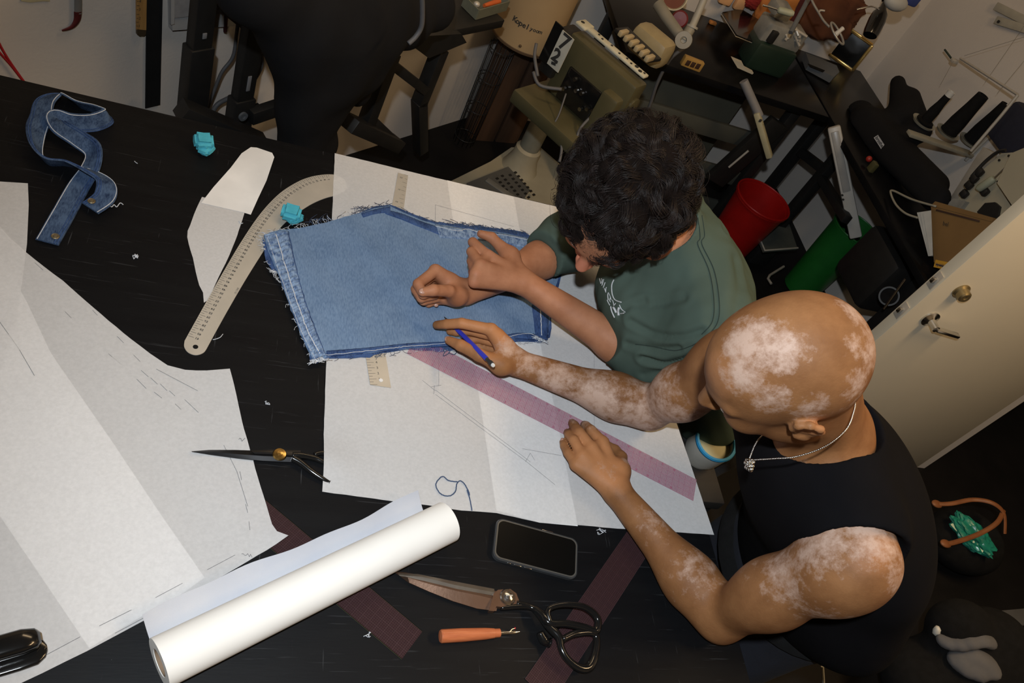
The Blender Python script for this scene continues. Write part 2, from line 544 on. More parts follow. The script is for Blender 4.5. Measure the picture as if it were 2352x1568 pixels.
def flapmesh():
    mb = MB()
    n, m = 40, 16
    v = []
    for i in range(n+1):
        for j in range(m+1):
            s = j/m
            l = i/n
            w = 0.060 + 0.004*math.sin(l*7)+0.0015*math.sin(l*23)
            d = 0.006+s*w
            h = 0.0035+0.030*s**2.1
            p = ra + ax*(0.004+l*(L-0.018)) + side*d
            v.append((p[0], p[1], TZ+h))
    nv = len(v)
    v += [(x, y, z+0.0003) for x, y, z in v]
    f = []
    g = lambda i, j: i*(m+1)+j
    for i in range(n):
        for j in range(m):
            q = (g(i, j), g(i+1, j), g(i+1, j+1), g(i, j+1))
            f += [q, tuple(k+nv for k in q[::-1])]
    for i in range(n):
        for j in (0, m):
            f.append((g(i, j), g(i+1, j), g(i+1, j)+nv, g(i, j)+nv))
    for j in range(m):
        for i in (0, n):
            f.append((g(i, j), g(i, j+1), g(i, j+1)+nv, g(i, j)+nv))
    return mb.add(v, f)
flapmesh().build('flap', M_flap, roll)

# ------------------------------------------------------------------ metal curve
def spline(pts, k=8):
    pts = [np.asarray(p, float) for p in pts]
    out = []
    for i in range(len(pts)-1):
        p0, p1, p2, p3 = pts[max(i-1, 0)], pts[i], pts[i+1], pts[min(i+2, len(pts)-1)]
        for j in range(k):
            s = j/k
            out.append(0.5*((2*p1)+(-p0+p2)*s+(2*p0-5*p1+4*p2-p3)*s*s+(-p0+3*p1-3*p2+p3)*s**3))
    return out+[pts[-1]]
zc = 0.9004
outer = spline([P(*q, zc) for q in [(424, 783), (472, 697), (510, 630), (552, 559), (590, 502), (622, 464), (654, 436), (695, 413), (733, 403), (768, 402), (790, 412)]], 6)
inner = spline([P(*q, zc) for q in [(796, 436), (775, 448), (749, 455), (722, 466), (695, 482), (655, 512), (625, 548), (599, 587), (561, 648), (517, 724), (478, 795)]], 6)
endc = spline([P(*q, zc) for q in [(478, 795), (468, 810), (450, 816), (432, 810), (423, 797), (424, 783)]], 4)
tip = spline([P(*q, zc) for q in [(790, 412), (797, 424), (796, 436)]], 3)
hc = thing('curve_ruler', 'long grey metal curved ruler with black numbers on the bare table', 'ruler', P(600, 600))
v, f = sheet([tuple(q[:2]) for q in outer+tip[1:]+inner[1:]+endc[1:-1]], lambda x, y: 0.9004, 0.014, 0.0012)
mesh_obj('blade', v, f, M_steel, hc, 30)
mb = MB()
Ls = np.cumsum([0]+[np.linalg.norm(b-a) for a, b in zip(outer, outer[1:])])
def along(s):
    i = min(max(np.searchsorted(Ls, s)-1, 0), len(outer)-2)
    k = (s-Ls[i])/(Ls[i+1]-Ls[i])
    p = outer[i]+(outer[i+1]-outer[i])*k
    d = nrm(outer[i+1]-outer[i])
    return p, d
lift = np.array([0, 0, 0.9018-zc])
for k in range(0, 110):
    s = 0.012+k*0.005
    if s > Ls[-1]-0.01:
        break
    p, d = along(s)
    n = np.array([d[1], -d[0], 0])
    ln = 0.0105 if k % 2 == 0 else 0.0065
    stroke(mb, p+lift+n*0.0012, p+lift+n*ln, 0.0006, Z3)
    if k % 2 == 0:
        q = p+lift+n*0.0155
        text_mesh(str(61-k//2), 0.0062, q, -n, d, mb, 0.02)
p, d = along(0.14)
n = np.array([d[1], -d[0], 0])
text_mesh('12-1245', 0.005, p+lift+n*0.036, d, n, mb)
mb.build('scale_markings', M_ink, hc, 0, 'stuff')
MB().lathe([(0.0042, 0), (0.0042, 0.0012)], P(449, 797, 0.9008), (0, 0, 1), 20).build('hanging_hole', M_blackcloth, hc)

# ------------------------------------------------------------------ straight steel ruler under the denim
sr = thing('steel_ruler', 'straight steel ruler showing at both ends from under the denim piece', 'ruler', P(900, 640))
srp = [P(*q, 0.9030) for q in [(914, 397), (937, 404), (900, 490), (882, 806), (898, 892), (849, 884), (838, 806), (880, 480)]]
a0, a1, b0, b1 = P(914, 397, 0.903), P(937, 404, 0.903), P(898, 891, 0.903), P(850, 884, 0.903)
MB().prism([a0, a1, P(884, 808, 0.903), b0, b1, P(838, 808, 0.903)], (0, 0, 0.001)).build('blade', M_steel, sr)
mb = MB()
up_, dn_ = (a0+(0, 0, 0.0012)), (P(838, 808, 0.903)+(0, 0, 0.0012))
b_ = b1+(0, 0, 0.0012)
for k in range(13):
    p = b_+(dn_-b_)*(k/12)*1.0
    d = nrm(P(884, 808, 0.903)-P(838, 808, 0.903))
    stroke(mb, p, p+d*(0.013 if k % 2 == 0 else 0.007), 0.0005, Z3)
    if k % 2 == 0 and k:
        text_mesh(str(k//2), 0.007, p+d*0.018, nrm(dn_-b_)*-1*0+d, np.cross(Z3, d), mb)
for k in range(14):
    p = a1+(0, 0, 0.0012)+(P(888, 530, 0.903)+(P(937, 404, 0.903)-P(914, 397, 0.903))*1.0-a1)*(k/14)
    d = nrm(a0-a1)
    stroke(mb, p, p+d*(0.010 if k % 2 == 0 else 0.006), 0.0005, Z3)
    if k % 3 == 1:
        text_mesh(str(22-k//3), 0.006, p+d*0.014, d, np.cross(Z3, d), mb)
mb.build('scale_markings', M_ink, sr, 0, 'stuff')
MB().lathe([(0.0036, 0), (0.0036, 0.0004)], P(875, 873, 0.9042), (0, 0, 1), 18).build('hanging_hole', mat('paper_seen_through', (0.8, 0.8, 0.8), 0.8), sr)

# ------------------------------------------------------------------ clear plastic grid rulers
def clear_mat(name, tint, base, fac):
    m = bpy.data.materials.new(name)
    m.use_nodes = True
    nt, b = nodes_of(m)
    b.inputs['Base Color'].default_value = (*base, 1)
    b.inputs['Roughness'].default_value = 0.35
    b.inputs['Specular IOR Level'].default_value = 0.15
    n = nt.nodes.new('ShaderNodeTexNoise')
    n.inputs['Scale'].default_value = 60
    mr = nt.nodes.new('ShaderNodeMapRange')
    mr.inputs[3].default_value = 1-fac-0.03
    mr.inputs[4].default_value = 1-fac+0.03
    nt.links.new(n.outputs['Fac'], mr.inputs[0])
    tr = nt.nodes.new('ShaderNodeBsdfTransparent')
    tr.inputs[0].default_value = (*tint, 1)
    mx = nt.nodes.new('ShaderNodeMixShader')
    nt.links.new(mr.outputs[0], mx.inputs[0])
    nt.links.new(b.outputs[0], mx.inputs[1])
    nt.links.new(tr.outputs[0], mx.inputs[2])
    nt.links.new(mx.outputs[0], nt.nodes['Material Output'].inputs[0])
    return m
M_clear = clear_mat('clear_pinkish_plastic', (0.96, 0.89, 0.915), (0.62, 0.46, 0.51), 0.15)
M_clear2 = clear_mat('clear_dusty_plastic', (0.9, 0.8, 0.82), (0.085, 0.045, 0.048), 0.28)
M_gridred = mat('red_grid_print', (0.40, 0.10, 0.19), 0.6, col2=(0.46, 0.14, 0.23), scale=200)
M_griddim = mat('faint_red_grid_print', (0.045, 0.018, 0.02), 0.6, col2=(0.06, 0.025, 0.03), scale=200)
M_edge = mat('yellowish_plastic_edge', (0.20, 0.19, 0.08), 0.4, col2=(0.15, 0.14, 0.07))
def grid_ruler(label, A, B, W, z, mclear, mgrid, step=0.003175, edge=False, text=False):
    """A..B one long edge in world, W width vector"""
    A, B, W = np.array([*A[:2], z]), np.array([*B[:2], z]), np.array([*W[:2], 0])
    g = thing('grid_ruler', label, 'ruler', (A+B+W)/2)
    MB().prism([A, B, B+W, A+W], (0, 0, 0.0010)).build('strip', mclear, g)
    L, w = np.linalg.norm(B-A), np.linalg.norm(W)
    d, n = (B-A)/L, W/w
    top = np.array([0, 0, 0.00125])
    mb = MB()
    k = 0
    while k*step < L:
        big = k % 4 == 0
        stroke(mb, A+d*k*step+top, A+d*k*step+W+top, 0.0006 if big else 0.00030, Z3)
        k += 1
    k = 0
    while k*step <= w:
        big = k % 4 == 0
        stroke(mb, A+n*k*step+top, B+n*k*step+top, 0.0006 if big else 0.00030, Z3)
        k += 1
    if text:
        for k in range(1, int(L/0.0254)):
            for s in (0.0035, w-0.0035):
                text_mesh(str(k), 0.005, A+d*k*0.0254+n*s+top+(0, 0, 0.0001), d, n, mb, 0.03)
    mb.build('grid_print', mgrid, g, 0, 'stuff')
    if edge:
        m2 = MB()
        for q in (0, 1):
            m2.box((A+B)/2+W*q+(0, 0, 0.0006), (L, 0.0006, 0.0013), (d, n, Z3))
        m2.build('edge', M_edge, g)
    return g
gA, gB = P(935, 812, 0.9036), P(1592, 1150, 0.9036)
gW = P(1598, 1103, 0.9036)-gB
gd = nrm(gB-gA)
gn = np.array([-gd[1], gd[0], 0])
grid_ruler('pink tinted clear grid ruler on the white sheet, held by the left hand', gA, gB, gn*0.0508, 0.9036, M_clear, M_gridred, text=True)
a, b = P(612, 1150, 0.9008), P(970, 1450, 0.9008)
c = P(917, 1514, 0.9008)
d2 = nrm(b-a)
n2 = np.array([d2[1], -d2[0], 0])
grid_ruler('dark looking clear grid ruler running under the paper roll', b-d2*0.40, b, n2*0.0508, 0.9003, M_clear2, M_griddim, edge=True)
a, b = P(1282, 1590, 0.9008), P(1492, 1265, 0.9008)
d2 = nrm(b-a)
n2 = np.array([-d2[1], d2[0], 0])
grid_ruler('faint clear grid ruler on the black table under the big scissor handles', a-n2*0.0-d2*0.02, a+d2*0.36, n2*0.0508, 0.9003, M_clear2, M_griddim)
# ------------------------------------------------------------------ denim
def denim_mat(name, col, dark, mott=1.0, sc_=1.0):
    m = bpy.data.materials.new(name)
    m.use_nodes = True
    nt, b = nodes_of(m)
    b.inputs['Roughness'].default_value = 0.92
    b.inputs['Specular IOR Level'].default_value = 0.15
    tc = nt.nodes.new('ShaderNodeTexCoord')
    def noise(scale, st, rot=0.0, det=4):
        mp = nt.nodes.new('ShaderNodeMapping')
        mp.inputs['Scale'].default_value = st
        mp.inputs['Rotation'].default_value = (0, 0, rot)
        nt.links.new(tc.outputs['Object'], mp.inputs[0])
        n = nt.nodes.new('ShaderNodeTexNoise')
        n.inputs['Scale'].default_value = scale
        n.inputs['Detail'].default_value = det
        nt.links.new(mp.outputs[0], n.inputs['Vector'])
        return n.outputs['Fac']
    a = noise(10*sc_, (1, 1, 1))
    w = noise(420, (1, 0.28, 1), 0.6, 3)
    add = nt.nodes.new('ShaderNodeMath')
    add.operation = 'MULTIPLY_ADD'
    nt.links.new(w, add.inputs[0])
    add.inputs[1].default_value = 0.75
    hf = nt.nodes.new('ShaderNodeMath')
    hf.operation = 'MULTIPLY_ADD'
    nt.links.new(a, hf.inputs[0])
    hf.inputs[1].default_value = mott
    hf.inputs[2].default_value = 0.5-0.5*mott
    nt.links.new(hf.outputs[0], add.inputs[2])
    cr = nt.nodes.new('ShaderNodeValToRGB')
    cr.color_ramp.elements[0].position = 0.62
    cr.color_ramp.elements[1].position = 1.10 if False else 1.0
    cr.color_ramp.elements[0].color = (*dark, 1)
    cr.color_ramp.elements[1].color = (*col, 1)
    nt.links.new(add.outputs[0], cr.inputs[0])
    nt.links.new(cr.outputs[0], b.inputs['Base Color'])
    bp = nt.nodes.new('ShaderNodeBump')
    bp.inputs['Strength'].default_value = 0.5
    bp.inputs['Distance'].default_value = 0.0012
    nt.links.new(w, bp.inputs['Height'])
    nt.links.new(bp.outputs[0], b.inputs['Normal'])
    return m
D_face = denim_mat('washed_denim', (0.180, 0.272, 0.420), (0.100, 0.168, 0.292), mott=0.4, sc_=1.6)
D_hem = denim_mat('hem_denim', (0.24, 0.34, 0.50), (0.040, 0.085, 0.21), sc_=9)
D_dark = denim_mat('dark_denim', (0.055, 0.105, 0.25), (0.022, 0.042, 0.115), sc_=4)
D_band = denim_mat('waistband_denim', (0.070, 0.115, 0.205), (0.018, 0.034, 0.08), sc_=5)
M_thread = mat('white_thread', (0.66, 0.68, 0.70), 0.9, col2=(0.45, 0.5, 0.58), scale=300)
M_bluethread = mat('blue_thread', (0.05, 0.085, 0.17), 0.9, scale=300)

def z_den(x, y):
    return 0.9052+0.0012*math.sin(x*31+1)*math.sin(y*27)+0.0006*math.sin(x*70+y*50)
den = thing('denim_piece', 'frayed blue denim cut piece spread under the hands', 'fabric', P(930, 660))
DEN = [(606, 540), (640, 529), (700, 522), (760, 508), (822, 491), (858, 479), (895, 473), (925, 488), (965, 505), (1000, 514), (1050, 523), (1100, 528), (1160, 535), (1212, 547), (1262, 580), (1290, 612), (1282, 640), (1268, 690), (1258, 770), (1232, 778), (1200, 776),
       (1150, 783), (1100, 790), (1050, 794), (1000, 796), (960, 799), (900, 804), (840, 811), (780, 816), (748, 819), (735, 829), (719, 829), (692, 770), (665, 700), (640, 632), (616, 578)]
v, f = sheet(PP(DEN, 0.906), z_den, 0.011, 0.0014, 0.0005)
mesh_obj('panel', v, f, D_face, den, 60)
UND = [(600, 545), (610, 600), (632, 632), (650, 600), (760, 520), (850, 478), (895, 471), (1000, 511), (1100, 519), (1205, 533), (1240, 560), (1298, 610), (1288, 640), (1270, 690), (1262, 776), (1240, 786), (1190, 784), (1150, 792), (1060, 806), (990, 808), (938, 803), (900, 808), (860, 815), (850, 820), (790, 822), (748, 825), (728, 834), (712, 828), (700, 700)]
v, f = sheet(PP(UND, 0.9035), lambda x, y: 0.9036, 0.013, 0.0012, 0.0012)
mesh_obj('under_layer', v, f, D_dark, den, 60)
def strip(lp, rp, n, m, zf, z=0.907):
    """strip between two pixel polylines, zf(u, v) height above z"""
    L = spline([P(*q, z) for q in lp], 10)
    R = spline([P(*q, z) for q in rp], 10)
    def samp(c, u):
        i = min(int(u*(len(c)-1)), len(c)-2)
        k = u*(len(c)-1)-i
        return c[i]*(1-k)+c[i+1]*k
    v = []
    for i in range(n+1):
        u = i/n
        a, b = samp(L, u), samp(R, u)
        for j in range(m+1):
            q = a+(b-a)*j/m
            v.append((q[0], q[1], z+zf(u, j/m)))
    nv = len(v)
    v += [(x, y, 0.9045) for x, y, _ in v]
    f = []
    g = lambda i, j: i*(m+1)+j
    for i in range(n):
        for j in range(m):
            q = (g(i, j), g(i+1, j), g(i+1, j+1), g(i, j+1))
            f += [q, tuple(k+nv for k in q[::-1])]
        for j in (0, m):
            f.append((g(i, j), g(i+1, j), g(i+1, j)+nv, g(i, j)+nv))
    for j in range(m):
        for i in (0, n):
            f.append((g(i, j), g(i, j+1), g(i, j+1)+nv, g(i, j)+nv))
    return MB().add(v, f)
ph = [random.uniform(-1, 1) for _ in range(80)]
def z_hem(u, s):
    k = u*34
    a = 0.5+0.5*math.sin(2*math.pi*(k+0.25*math.sin(k*1.7)+s*0.7))
    return 0.0018+0.0028*a*math.sin(math.pi*s)**0.6-0.0026*math.exp(-((s-0.5)/0.08)**2)+0.0006
strip([(606, 541), (640, 632), (665, 700), (692, 768), (720, 827)], [(660, 531), (682, 625), (700, 690), (722, 755), (748, 815)], 220, 14, z_hem).build('hem', D_hem, den, 180)
def seamline(pts, name, m, r=0.0011, z=0.9095, amp=0.0004):
    pp = spline([P(*q, z) for q in pts], 10)
    pp = [p+rng.normal(0, amp, 3)*np.array([1, 1, 0.3]) for p in pp]
    return MB().tube(pp, r, 5).build(name, m, den, 180)
seamline([(633, 537), (660, 625), (683, 695), (707, 760), (735, 812)], 'stitching', M_thread, 0.0013, 0.9095)
seamline([(662, 532), (683, 625), (701, 690), (724, 755), (748, 814)], 'seam', D_dark, 0.0008, 0.9095)
seamline([(612, 541), (644, 632), (669, 700), (696, 768), (723, 822)], 'stitching', M_thread, 0.0006, 0.9100)
def z_edge(u, s):
    return 0.0012+0.0012*math.sin(math.pi*s)+0.0004*math.sin(u*140)
strip([(880, 480), (925, 492), (965, 508), (1000, 520), (1015, 530)], [(886, 491), (922, 503), (960, 520), (995, 534), (1010, 540)], 60, 6, z_edge).build('seam_fold', D_dark, den, 180)
strip([(830, 490), (862, 481), (896, 474)], [(834, 499), (864, 491), (896, 487)], 30, 5, z_edge).build('seam_fold', D_dark, den, 180)
strip([(1000, 516), (1060, 525), (1120, 531), (1210, 547)], [(1010, 546), (1060, 548), (1120, 552), (1210, 570)], 60, 8, z_edge).build('pocket_edge', D_hem, den, 180)
seamline([(1000, 519), (1050, 530), (1075, 526), (1110, 536), (1160, 540), (1212, 551)], 'stitching', M_thread, 0.0007, 0.9105)
strip([(750, 806), (840, 799), (935, 789), (1000, 786), (1060, 783)], [(750, 818), (840, 810), (935, 800), (1000, 796), (1060, 793)], 60, 5, z_edge).build('seam_fold', D_dark, den, 180)
seamline([(748, 815), (840, 806), (900, 799), (935, 795), (1000, 790), (1060, 785)], 'stitching', M_thread, 0.0006, 0.9105)
strip([(1150, 772), (1190, 765), (1232, 768)], [(1150, 783), (1190, 777), (1232, 780)], 30, 5, z_edge).build('seam_fold', D_dark, den, 180)
strip([(1222, 700), (1226, 740), (1230, 775)], [(1262, 700), (1260, 740), (1258, 780)], 30, 5, z_edge).build('seam_fold', D_dark, den, 180)
seamline([(1240, 700), (1243, 735), (1244, 770)], 'stitching', M_thread, 0.0012, 0.911)
seamline([(1150, 779), (1185, 769), (1215, 766), (1235, 772)], 'stitching', M_thread, 0.0006, 0.911)
# loose threads along the frayed edges
def fray(mb, a, b, n, ln, out, r=0.0005, z=0.9055):
    A, B = P(*a, z), P(*b, z)
    d = nrm(B-A)
    o = np.array([d[1], -d[0], 0])*out
    for k in range(n):
        p = A+(B-A)*random.random()
        l = ln*random.uniform(0.35, 1.2)
        e = o*random.uniform(0.4, 1)+d*random.uniform(-0.9, 0.9)
        e2 = e+d*random.uniform(-1.2, 1.2)
        q = [p-o*0.003, p+e*l*0.5+(0, 0, 0.001), p+e2*l*0.9+(0, 0, random.uniform(-0.001, 0.003))]
        mb.tube(spline(q, 3), r, 3)
mw, mbz = MB(), MB()
for a, b, n, l in (((606, 540), (822, 491), 40, 0.012), ((601, 545), (612, 600), 14, 0.013), ((612, 600), (640, 634), 12, 0.014), ((641, 634), (666, 702), 6, 0.012), ((666, 702), (718, 824), 9, 0.012)):
    fray(mw, a, b, n, l, -1 if a[0] < b[0] and a[1] >= b[1] else 1)
for a, b, n, l in (((700, 521), (822, 491), 16, 0.03), ((822, 491), (895, 473), 30, 0.022), ((895, 473), (1000, 512), 14, 0.01), ((1000, 512), (1100, 521), 26, 0.012), ((1040, 516), (1212, 540), 70, 0.017)):
    fray(mbz, a, b, n, l, -1, 0.0005)
for a, b, n, l in (((745, 824), (940, 805), 14, 0.012), ((1140, 790), (1255, 784), 20, 0.008), ((940, 805), (1060, 805), 16, 0.006)):
    fray(mbz if a[0] < 900 else mw, a, b, n, l, 1, 0.0004)
fray(mw, (712, 830), (742, 822), 46, 0.012, 1, 0.0007, 0.909)
fray(mw, (1228, 772), (1250, 782), 40, 0.008, 1, 0.0007, 0.911)
mw.build('white_fray', M_thread, den, 180, 'stuff')
mbz.build('blue_fray', M_bluethread, den, 180, 'stuff')

# ------------------------------------------------------------------ waistband
def ribbon(pts, width, th, k=8):
    """pts: (px, py, z, tilt degrees, shift of width)"""
    c = spline([np.array([*P(a, b, z)[:2], z, t]) for a, b, z, t in pts], k)
    v, f = [], []
    n = len(c)
    for i in range(n):
        d = nrm((c[min(i+1, n-1)]-c[max(i-1, 0)])[:3]*np.array([1, 1, 0.3]))
        s = nrm(np.cross(Z3, d))
        t = math.radians(c[i][3])
        w = s*math.cos(t)+Z3*math.sin(t)
        nn = np.cross(d, w)
        p = c[i][:3]
        for q, e in ((-1, -1), (-0.95, 1), (-0.4, 1.5), (0, 1.2), (0.4, 1.5), (0.95, 1), (1, -1), (0, -1)):
            v.append(p+w*width/2*q+nn*th/2*e)
    m = 8
    for i in range(n-1):
        for j in range(m):
            f.append((i*m+j, i*m+(j+1) % m, (i+1)*m+(j+1) % m, (i+1)*m+j))
    f += [tuple(range(m))[::-1], tuple(range((n-1)*m, n*m))]
    return v, f, c
wb = thing('denim_waistband', 'looped denim waistband strip cut off, lying alone on the black table', 'fabric', P(165, 380))
WB = [(108, 556, .904, 0), (140, 500, .905, 5), (178, 432, .906, 0), (207, 385, .912, -20), (213, 345, .916, -42), (180, 318, .920, -25), (140, 292, .922, -10), (128, 272, .920, 30), (165, 282, .914, 60), (215, 282, .912, 55), (249, 266, .914, 62),
      (222, 252, .914, 62), (180, 240, .914, 55), (140, 217, .914, 40), (104, 232, .915, 15), (93, 270, .916, -5), (82, 305, .914, -35), (84, 345, .912, -60), (110, 372, .912, -62), (155, 376, .914, -55), (205, 393, .922, -35), (243, 418, .922, -25), (240, 452, .916, -8), (207, 478, .911, 0)]
v, f, c = ribbon(WB, 0.036, 0.0026)
mesh_obj('band', v, f, D_band, wb, 60)
for off, nm in ((0.42, 'stitching'), (-0.30, 'stitching'), (-0.42, 'stitching')):
    pth = []
    for i in range(len(c)):
        d = nrm((c[min(i+1, len(c)-1)]-c[max(i-1, 0)])[:3]*np.array([1, 1, 0.3]))
        s = nrm(np.cross(Z3, d))
        t = math.radians(c[i][3])
        w = s*math.cos(t)+Z3*math.sin(t)
        pth.append(c[i][:3]+w*0.036*off+np.cross(d, w)*0.0022)
    MB().tube(pth, 0.0008 if off > 0 else 0.0011, 5).build(nm, M_thread if off > 0 else D_dark, wb, 180)
for (a, b, z) in ((127, 543, 0.9065), (210, 462, 0.918)):
    bt = MB().lathe([(0.0062, 0), (0.0066, 0.001), (0.0055, 0.0022), (0.0035, 0.0016), (0.0028, 0.003), (0.0, 0.0032)], P(a, b, z), (0, 0, 1), 20).build('jeans_button', mat('antique_brass', (0.22, 0.18, 0.11), 0.45, 0.6), wb)
pts = [P(247, 467, .91), P(256, 475, .908), P(262, 470, .907), P(268, 475, .907), P(276, 466, .908), P(283, 470, .908)]
MB().tube(spline(pts, 5), 0.0009, 5).build('loose_thread', M_thread, wb, 180)

# ------------------------------------------------------------------ tailor's chalk blocks
M_chalk = mat('turquoise_chalk', (0.075, 0.46, 0.58), 0.85, col2=(0.05, 0.36, 0.46), scale=45, bump=0.5, bscale=140)
def chalk(label, cx, cy, rot, lower, up=0):
    o = P(cx, cy, TZ)
    g = thing('chalk_block', label, 'chalk', o, 'turquoise chalk blocks')
    def blk(c, s, r, tilt):
        cr, sr_ = math.cos(r), math.sin(r)
        u = np.array([cr, sr_, 0])
        w = np.array([-sr_*math.cos(tilt), cr*math.cos(tilt), math.sin(tilt)])
        n = np.cross(u, w)
        bm = bmesh.new()
        bmesh.ops.create_cube(bm, size=1)
        for q in bm.verts:
            k = 0.86 if q.co.z > 0 else 1.0
            q.co = Vector((q.co.x*s[0]*k, q.co.y*s[1]*k, q.co.z*s[2]))
        bmesh.ops.bevel(bm, geom=list(bm.edges), offset=0.006, segments=3, affect='EDGES')
        bmesh.ops.subdivide_edges(bm, edges=list(bm.edges), cuts=1)
        vs_ = [np.array(c)+u*q.co.x+w*q.co.y+n*q.co.z+rng.normal(0, 0.00045, 3) for q in bm.verts]
        bm.verts.index_update()
        fs = [tuple(q.index for q in p.verts) for p in bm.faces]
        bm.free()
        return MB().add(vs_, fs)
    blk(o+(0.000, 0.0, 0.021), (0.040, 0.036, 0.022), rot, 0.25).build('upper_lump', M_chalk, g, 50)
    blk(o+np.array([*lower, 0.0105]), (0.036, 0.030, 0.018), rot+0.9, -0.1).build('lower_lump', M_chalk, g, 50)
    return g
chalk('turquoise chalk block alone on the table beside the waistband', 466, 342, 0.25, (0.006, -0.008))
chalk('turquoise chalk block sitting on the metal curved ruler by the denim', 665, 505, -0.12, (0.008, -0.001))

# ------------------------------------------------------------------ big tailor's shears (front)
sh = thing('tailor_shears', 'large tailor shears with bronze blades and glossy black handles', 'scissors', P(1150, 1400))
M_bronze = mat('bronzed_blade', (0.27, 0.165, 0.115), 0.32, 0.75, col2=(0.21, 0.125, 0.085), scale=16, bump=0.05, bscale=200)
M_blade2 = mat('ground_blade', (0.36, 0.32, 0.27), 0.28, 0.85, col2=(0.30, 0.26, 0.22), scale=60)
def flat(mb, pts, z0, th):
    p = [P(a, b, z0+th) for a, b in pts]
    mb.prism([np.array([q[0], q[1], z0]) for q in p], (0, 0, th))
    return mb
def bladeform(px_out, z0, th):
    """blade with a raised spine: outline points (edge, spine, edge2) along the length"""
    mb = MB()
    v, f = [], []
    for (e, s, g) in px_out:
        a, b, c_ = P(*e, z0+0.001), P(*s, z0+th), P(*g, z0+0.001)
        v += [(a[0], a[1], z0), (a[0], a[1], z0+0.0012), (b[0], b[1], z0+th), (c_[0], c_[1], z0+0.0014), (c_[0], c_[1], z0)]
    n = len(px_out)
    for i in range(n-1):
        for j in range(5):
            f.append((i*5+j, i*5+(j+1) % 5, (i+1)*5+(j+1) % 5, (i+1)*5+j))
    f += [(4, 3, 2, 1, 0), tuple(range((n-1)*5, n*5))]
    return mb.add(v, f)
zb = 0.9065
bladeform([((905, 1312), (906, 1313), (907, 1314)), ((930, 1314), (937, 1326), (940, 1338)), ((975, 1322), (990, 1342), (985, 1358)), ((1040, 1336), (1050, 1357), (1040, 1380)), ((1100, 1350), (1105, 1368), (1095, 1397)), ((1140, 1357), (1145, 1378), (1140, 1403))], zb, 0.006).build('blade', M_bronze, sh, 20)
bladeform([((912, 1316), (916, 1320), (918, 1322)), ((960, 1318), (968, 1324), (975, 1334)), ((1040, 1334), (1045, 1343), (1048, 1352)), ((1135, 1352), (1136, 1360), (1136, 1368))], zb+0.0035, 0.003).build('blade', M_blade2, sh, 20)
mb = MB()
flat(mb, [(1134, 1362), (1144, 1354), (1172, 1352), (1186, 1362), (1192, 1378), (1186, 1392), (1165, 1395), (1140, 1392), (1136, 1403), (1124, 1402)], zb, 0.0085)
mb.build('pivot_plate', M_bronze, sh, 20)
pv = P(1166, 1371, zb+0.0085)
sc_b = MB().lathe([(0.0125, 0), (0.013, 0.001), (0.0115, 0.003), (0.0075, 0.003), (0.0065, 0.0062), (0.003, 0.0075), (0, 0.0077)], pv, (0, 0, 1), 28).build('pivot_screw', M_chrome, sh, 30)
MB().box(pv+(0, 0, 0.0072), (0.011, 0.0022, 0.0026), bev=0.0006).build('screw_slot', M_steel, sc_b)
def loop(mb, pts, rr, closed=False, flatk=1.0):
    c_ = spline([np.array([*P(a, b, z)[:2], z]) for a, b, z in pts], 6)
    r = [rr[min(int(i/(len(c_)-1)*(len(rr)-1)), len(rr)-2)]*(1-(i/(len(c_)-1)*(len(rr)-1)) % 1)+rr[min(int(i/(len(c_)-1)*(len(rr)-1))+1, len(rr)-1)]*((i/(len(c_)-1)*(len(rr)-1)) % 1) for i in range(len(c_))]
    return mb.tube(c_, r, 12, flat=flatk)
loop(MB(), [(1186, 1385, .913), (1222, 1395, .914), (1240, 1412, .917), (1262, 1440, .922), (1283, 1462, .926), (1290, 1490, .926), (1305, 1515, .924), (1330, 1533, .921), (1352, 1532, .919), (1366, 1505, .920), (1370, 1465, .923), (1355, 1452, .926), (1320, 1455, .927), (1292, 1468, .927)], [0.0045, .005, .006, .007, .0055, .0055, .0065, .0075, .0065, .005, .006, .005]).build('lower_handle', M_blackgloss, sh, 180)
loop(MB(), [(1150, 1396, .911), (1200, 1392, .913), (1225, 1396, .915), (1245, 1410, .922), (1262, 1430, .926), (1300, 1432, .928), (1340, 1440, .928), (1368, 1448, .927), (1372, 1420, .930), (1345, 1395, .934), (1305, 1388, .934), (1272, 1392, .932), (1258, 1404, .930), (1264, 1430, .927)], [0.004, .0045, .0055, .0065, .006, .006, .0065, .006, .005, .0045, .0045, .005]).build('upper_handle', M_blackgloss, sh, 180)
loop(MB(), [(1240, 1452, .913), (1250, 1470, .909), (1262, 1476, .907)], [0.006, 0.008, 0.004]).build('finger_rest', M_blackgloss, sh, 180)

# ------------------------------------------------------------------ black shears at the left
s2 = thing('tailor_shears', 'black bladed shears with brass pivot pointing left over the largest pattern sheet', 'scissors', P(640, 1045))
zb2 = 0.9040
M_blackblade = mat('blackened_blade', (0.020, 0.020, 0.022), 0.33, 0.5, col2=(0.014, 0.014, 0.015), scale=30)
bladeform([((440, 1036), (441, 1036.5), (442, 1037)), ((480, 1033), (490, 1038), (485, 1044)), ((540, 1033), (550, 1043), (545, 1052)), ((600, 1035), (605, 1047), (602, 1058)), ((680, 1036), (680, 1050), (670, 1061))], zb2, 0.0050).build('blade', M_blackblade, s2, 20)
bladeform([((575, 1034), (580, 1038), (585, 1042)), ((640, 1032), (645, 1038), (650, 1044)), ((690, 1034), (692, 1042), (694, 1050))], zb2+0.005, 0.002).build('blade', M_blackblade, s2, 20)
MB().lathe([(0.0105, 0), (0.011, 0.001), (0.0095, 0.0035), (0.005, 0.0042), (0.0045, 0.0055), (0, 0.006)], P(642, 1044, zb2+0.006), (0, 0, 1), 24).build('pivot_screw', M_brass, s2, 30)
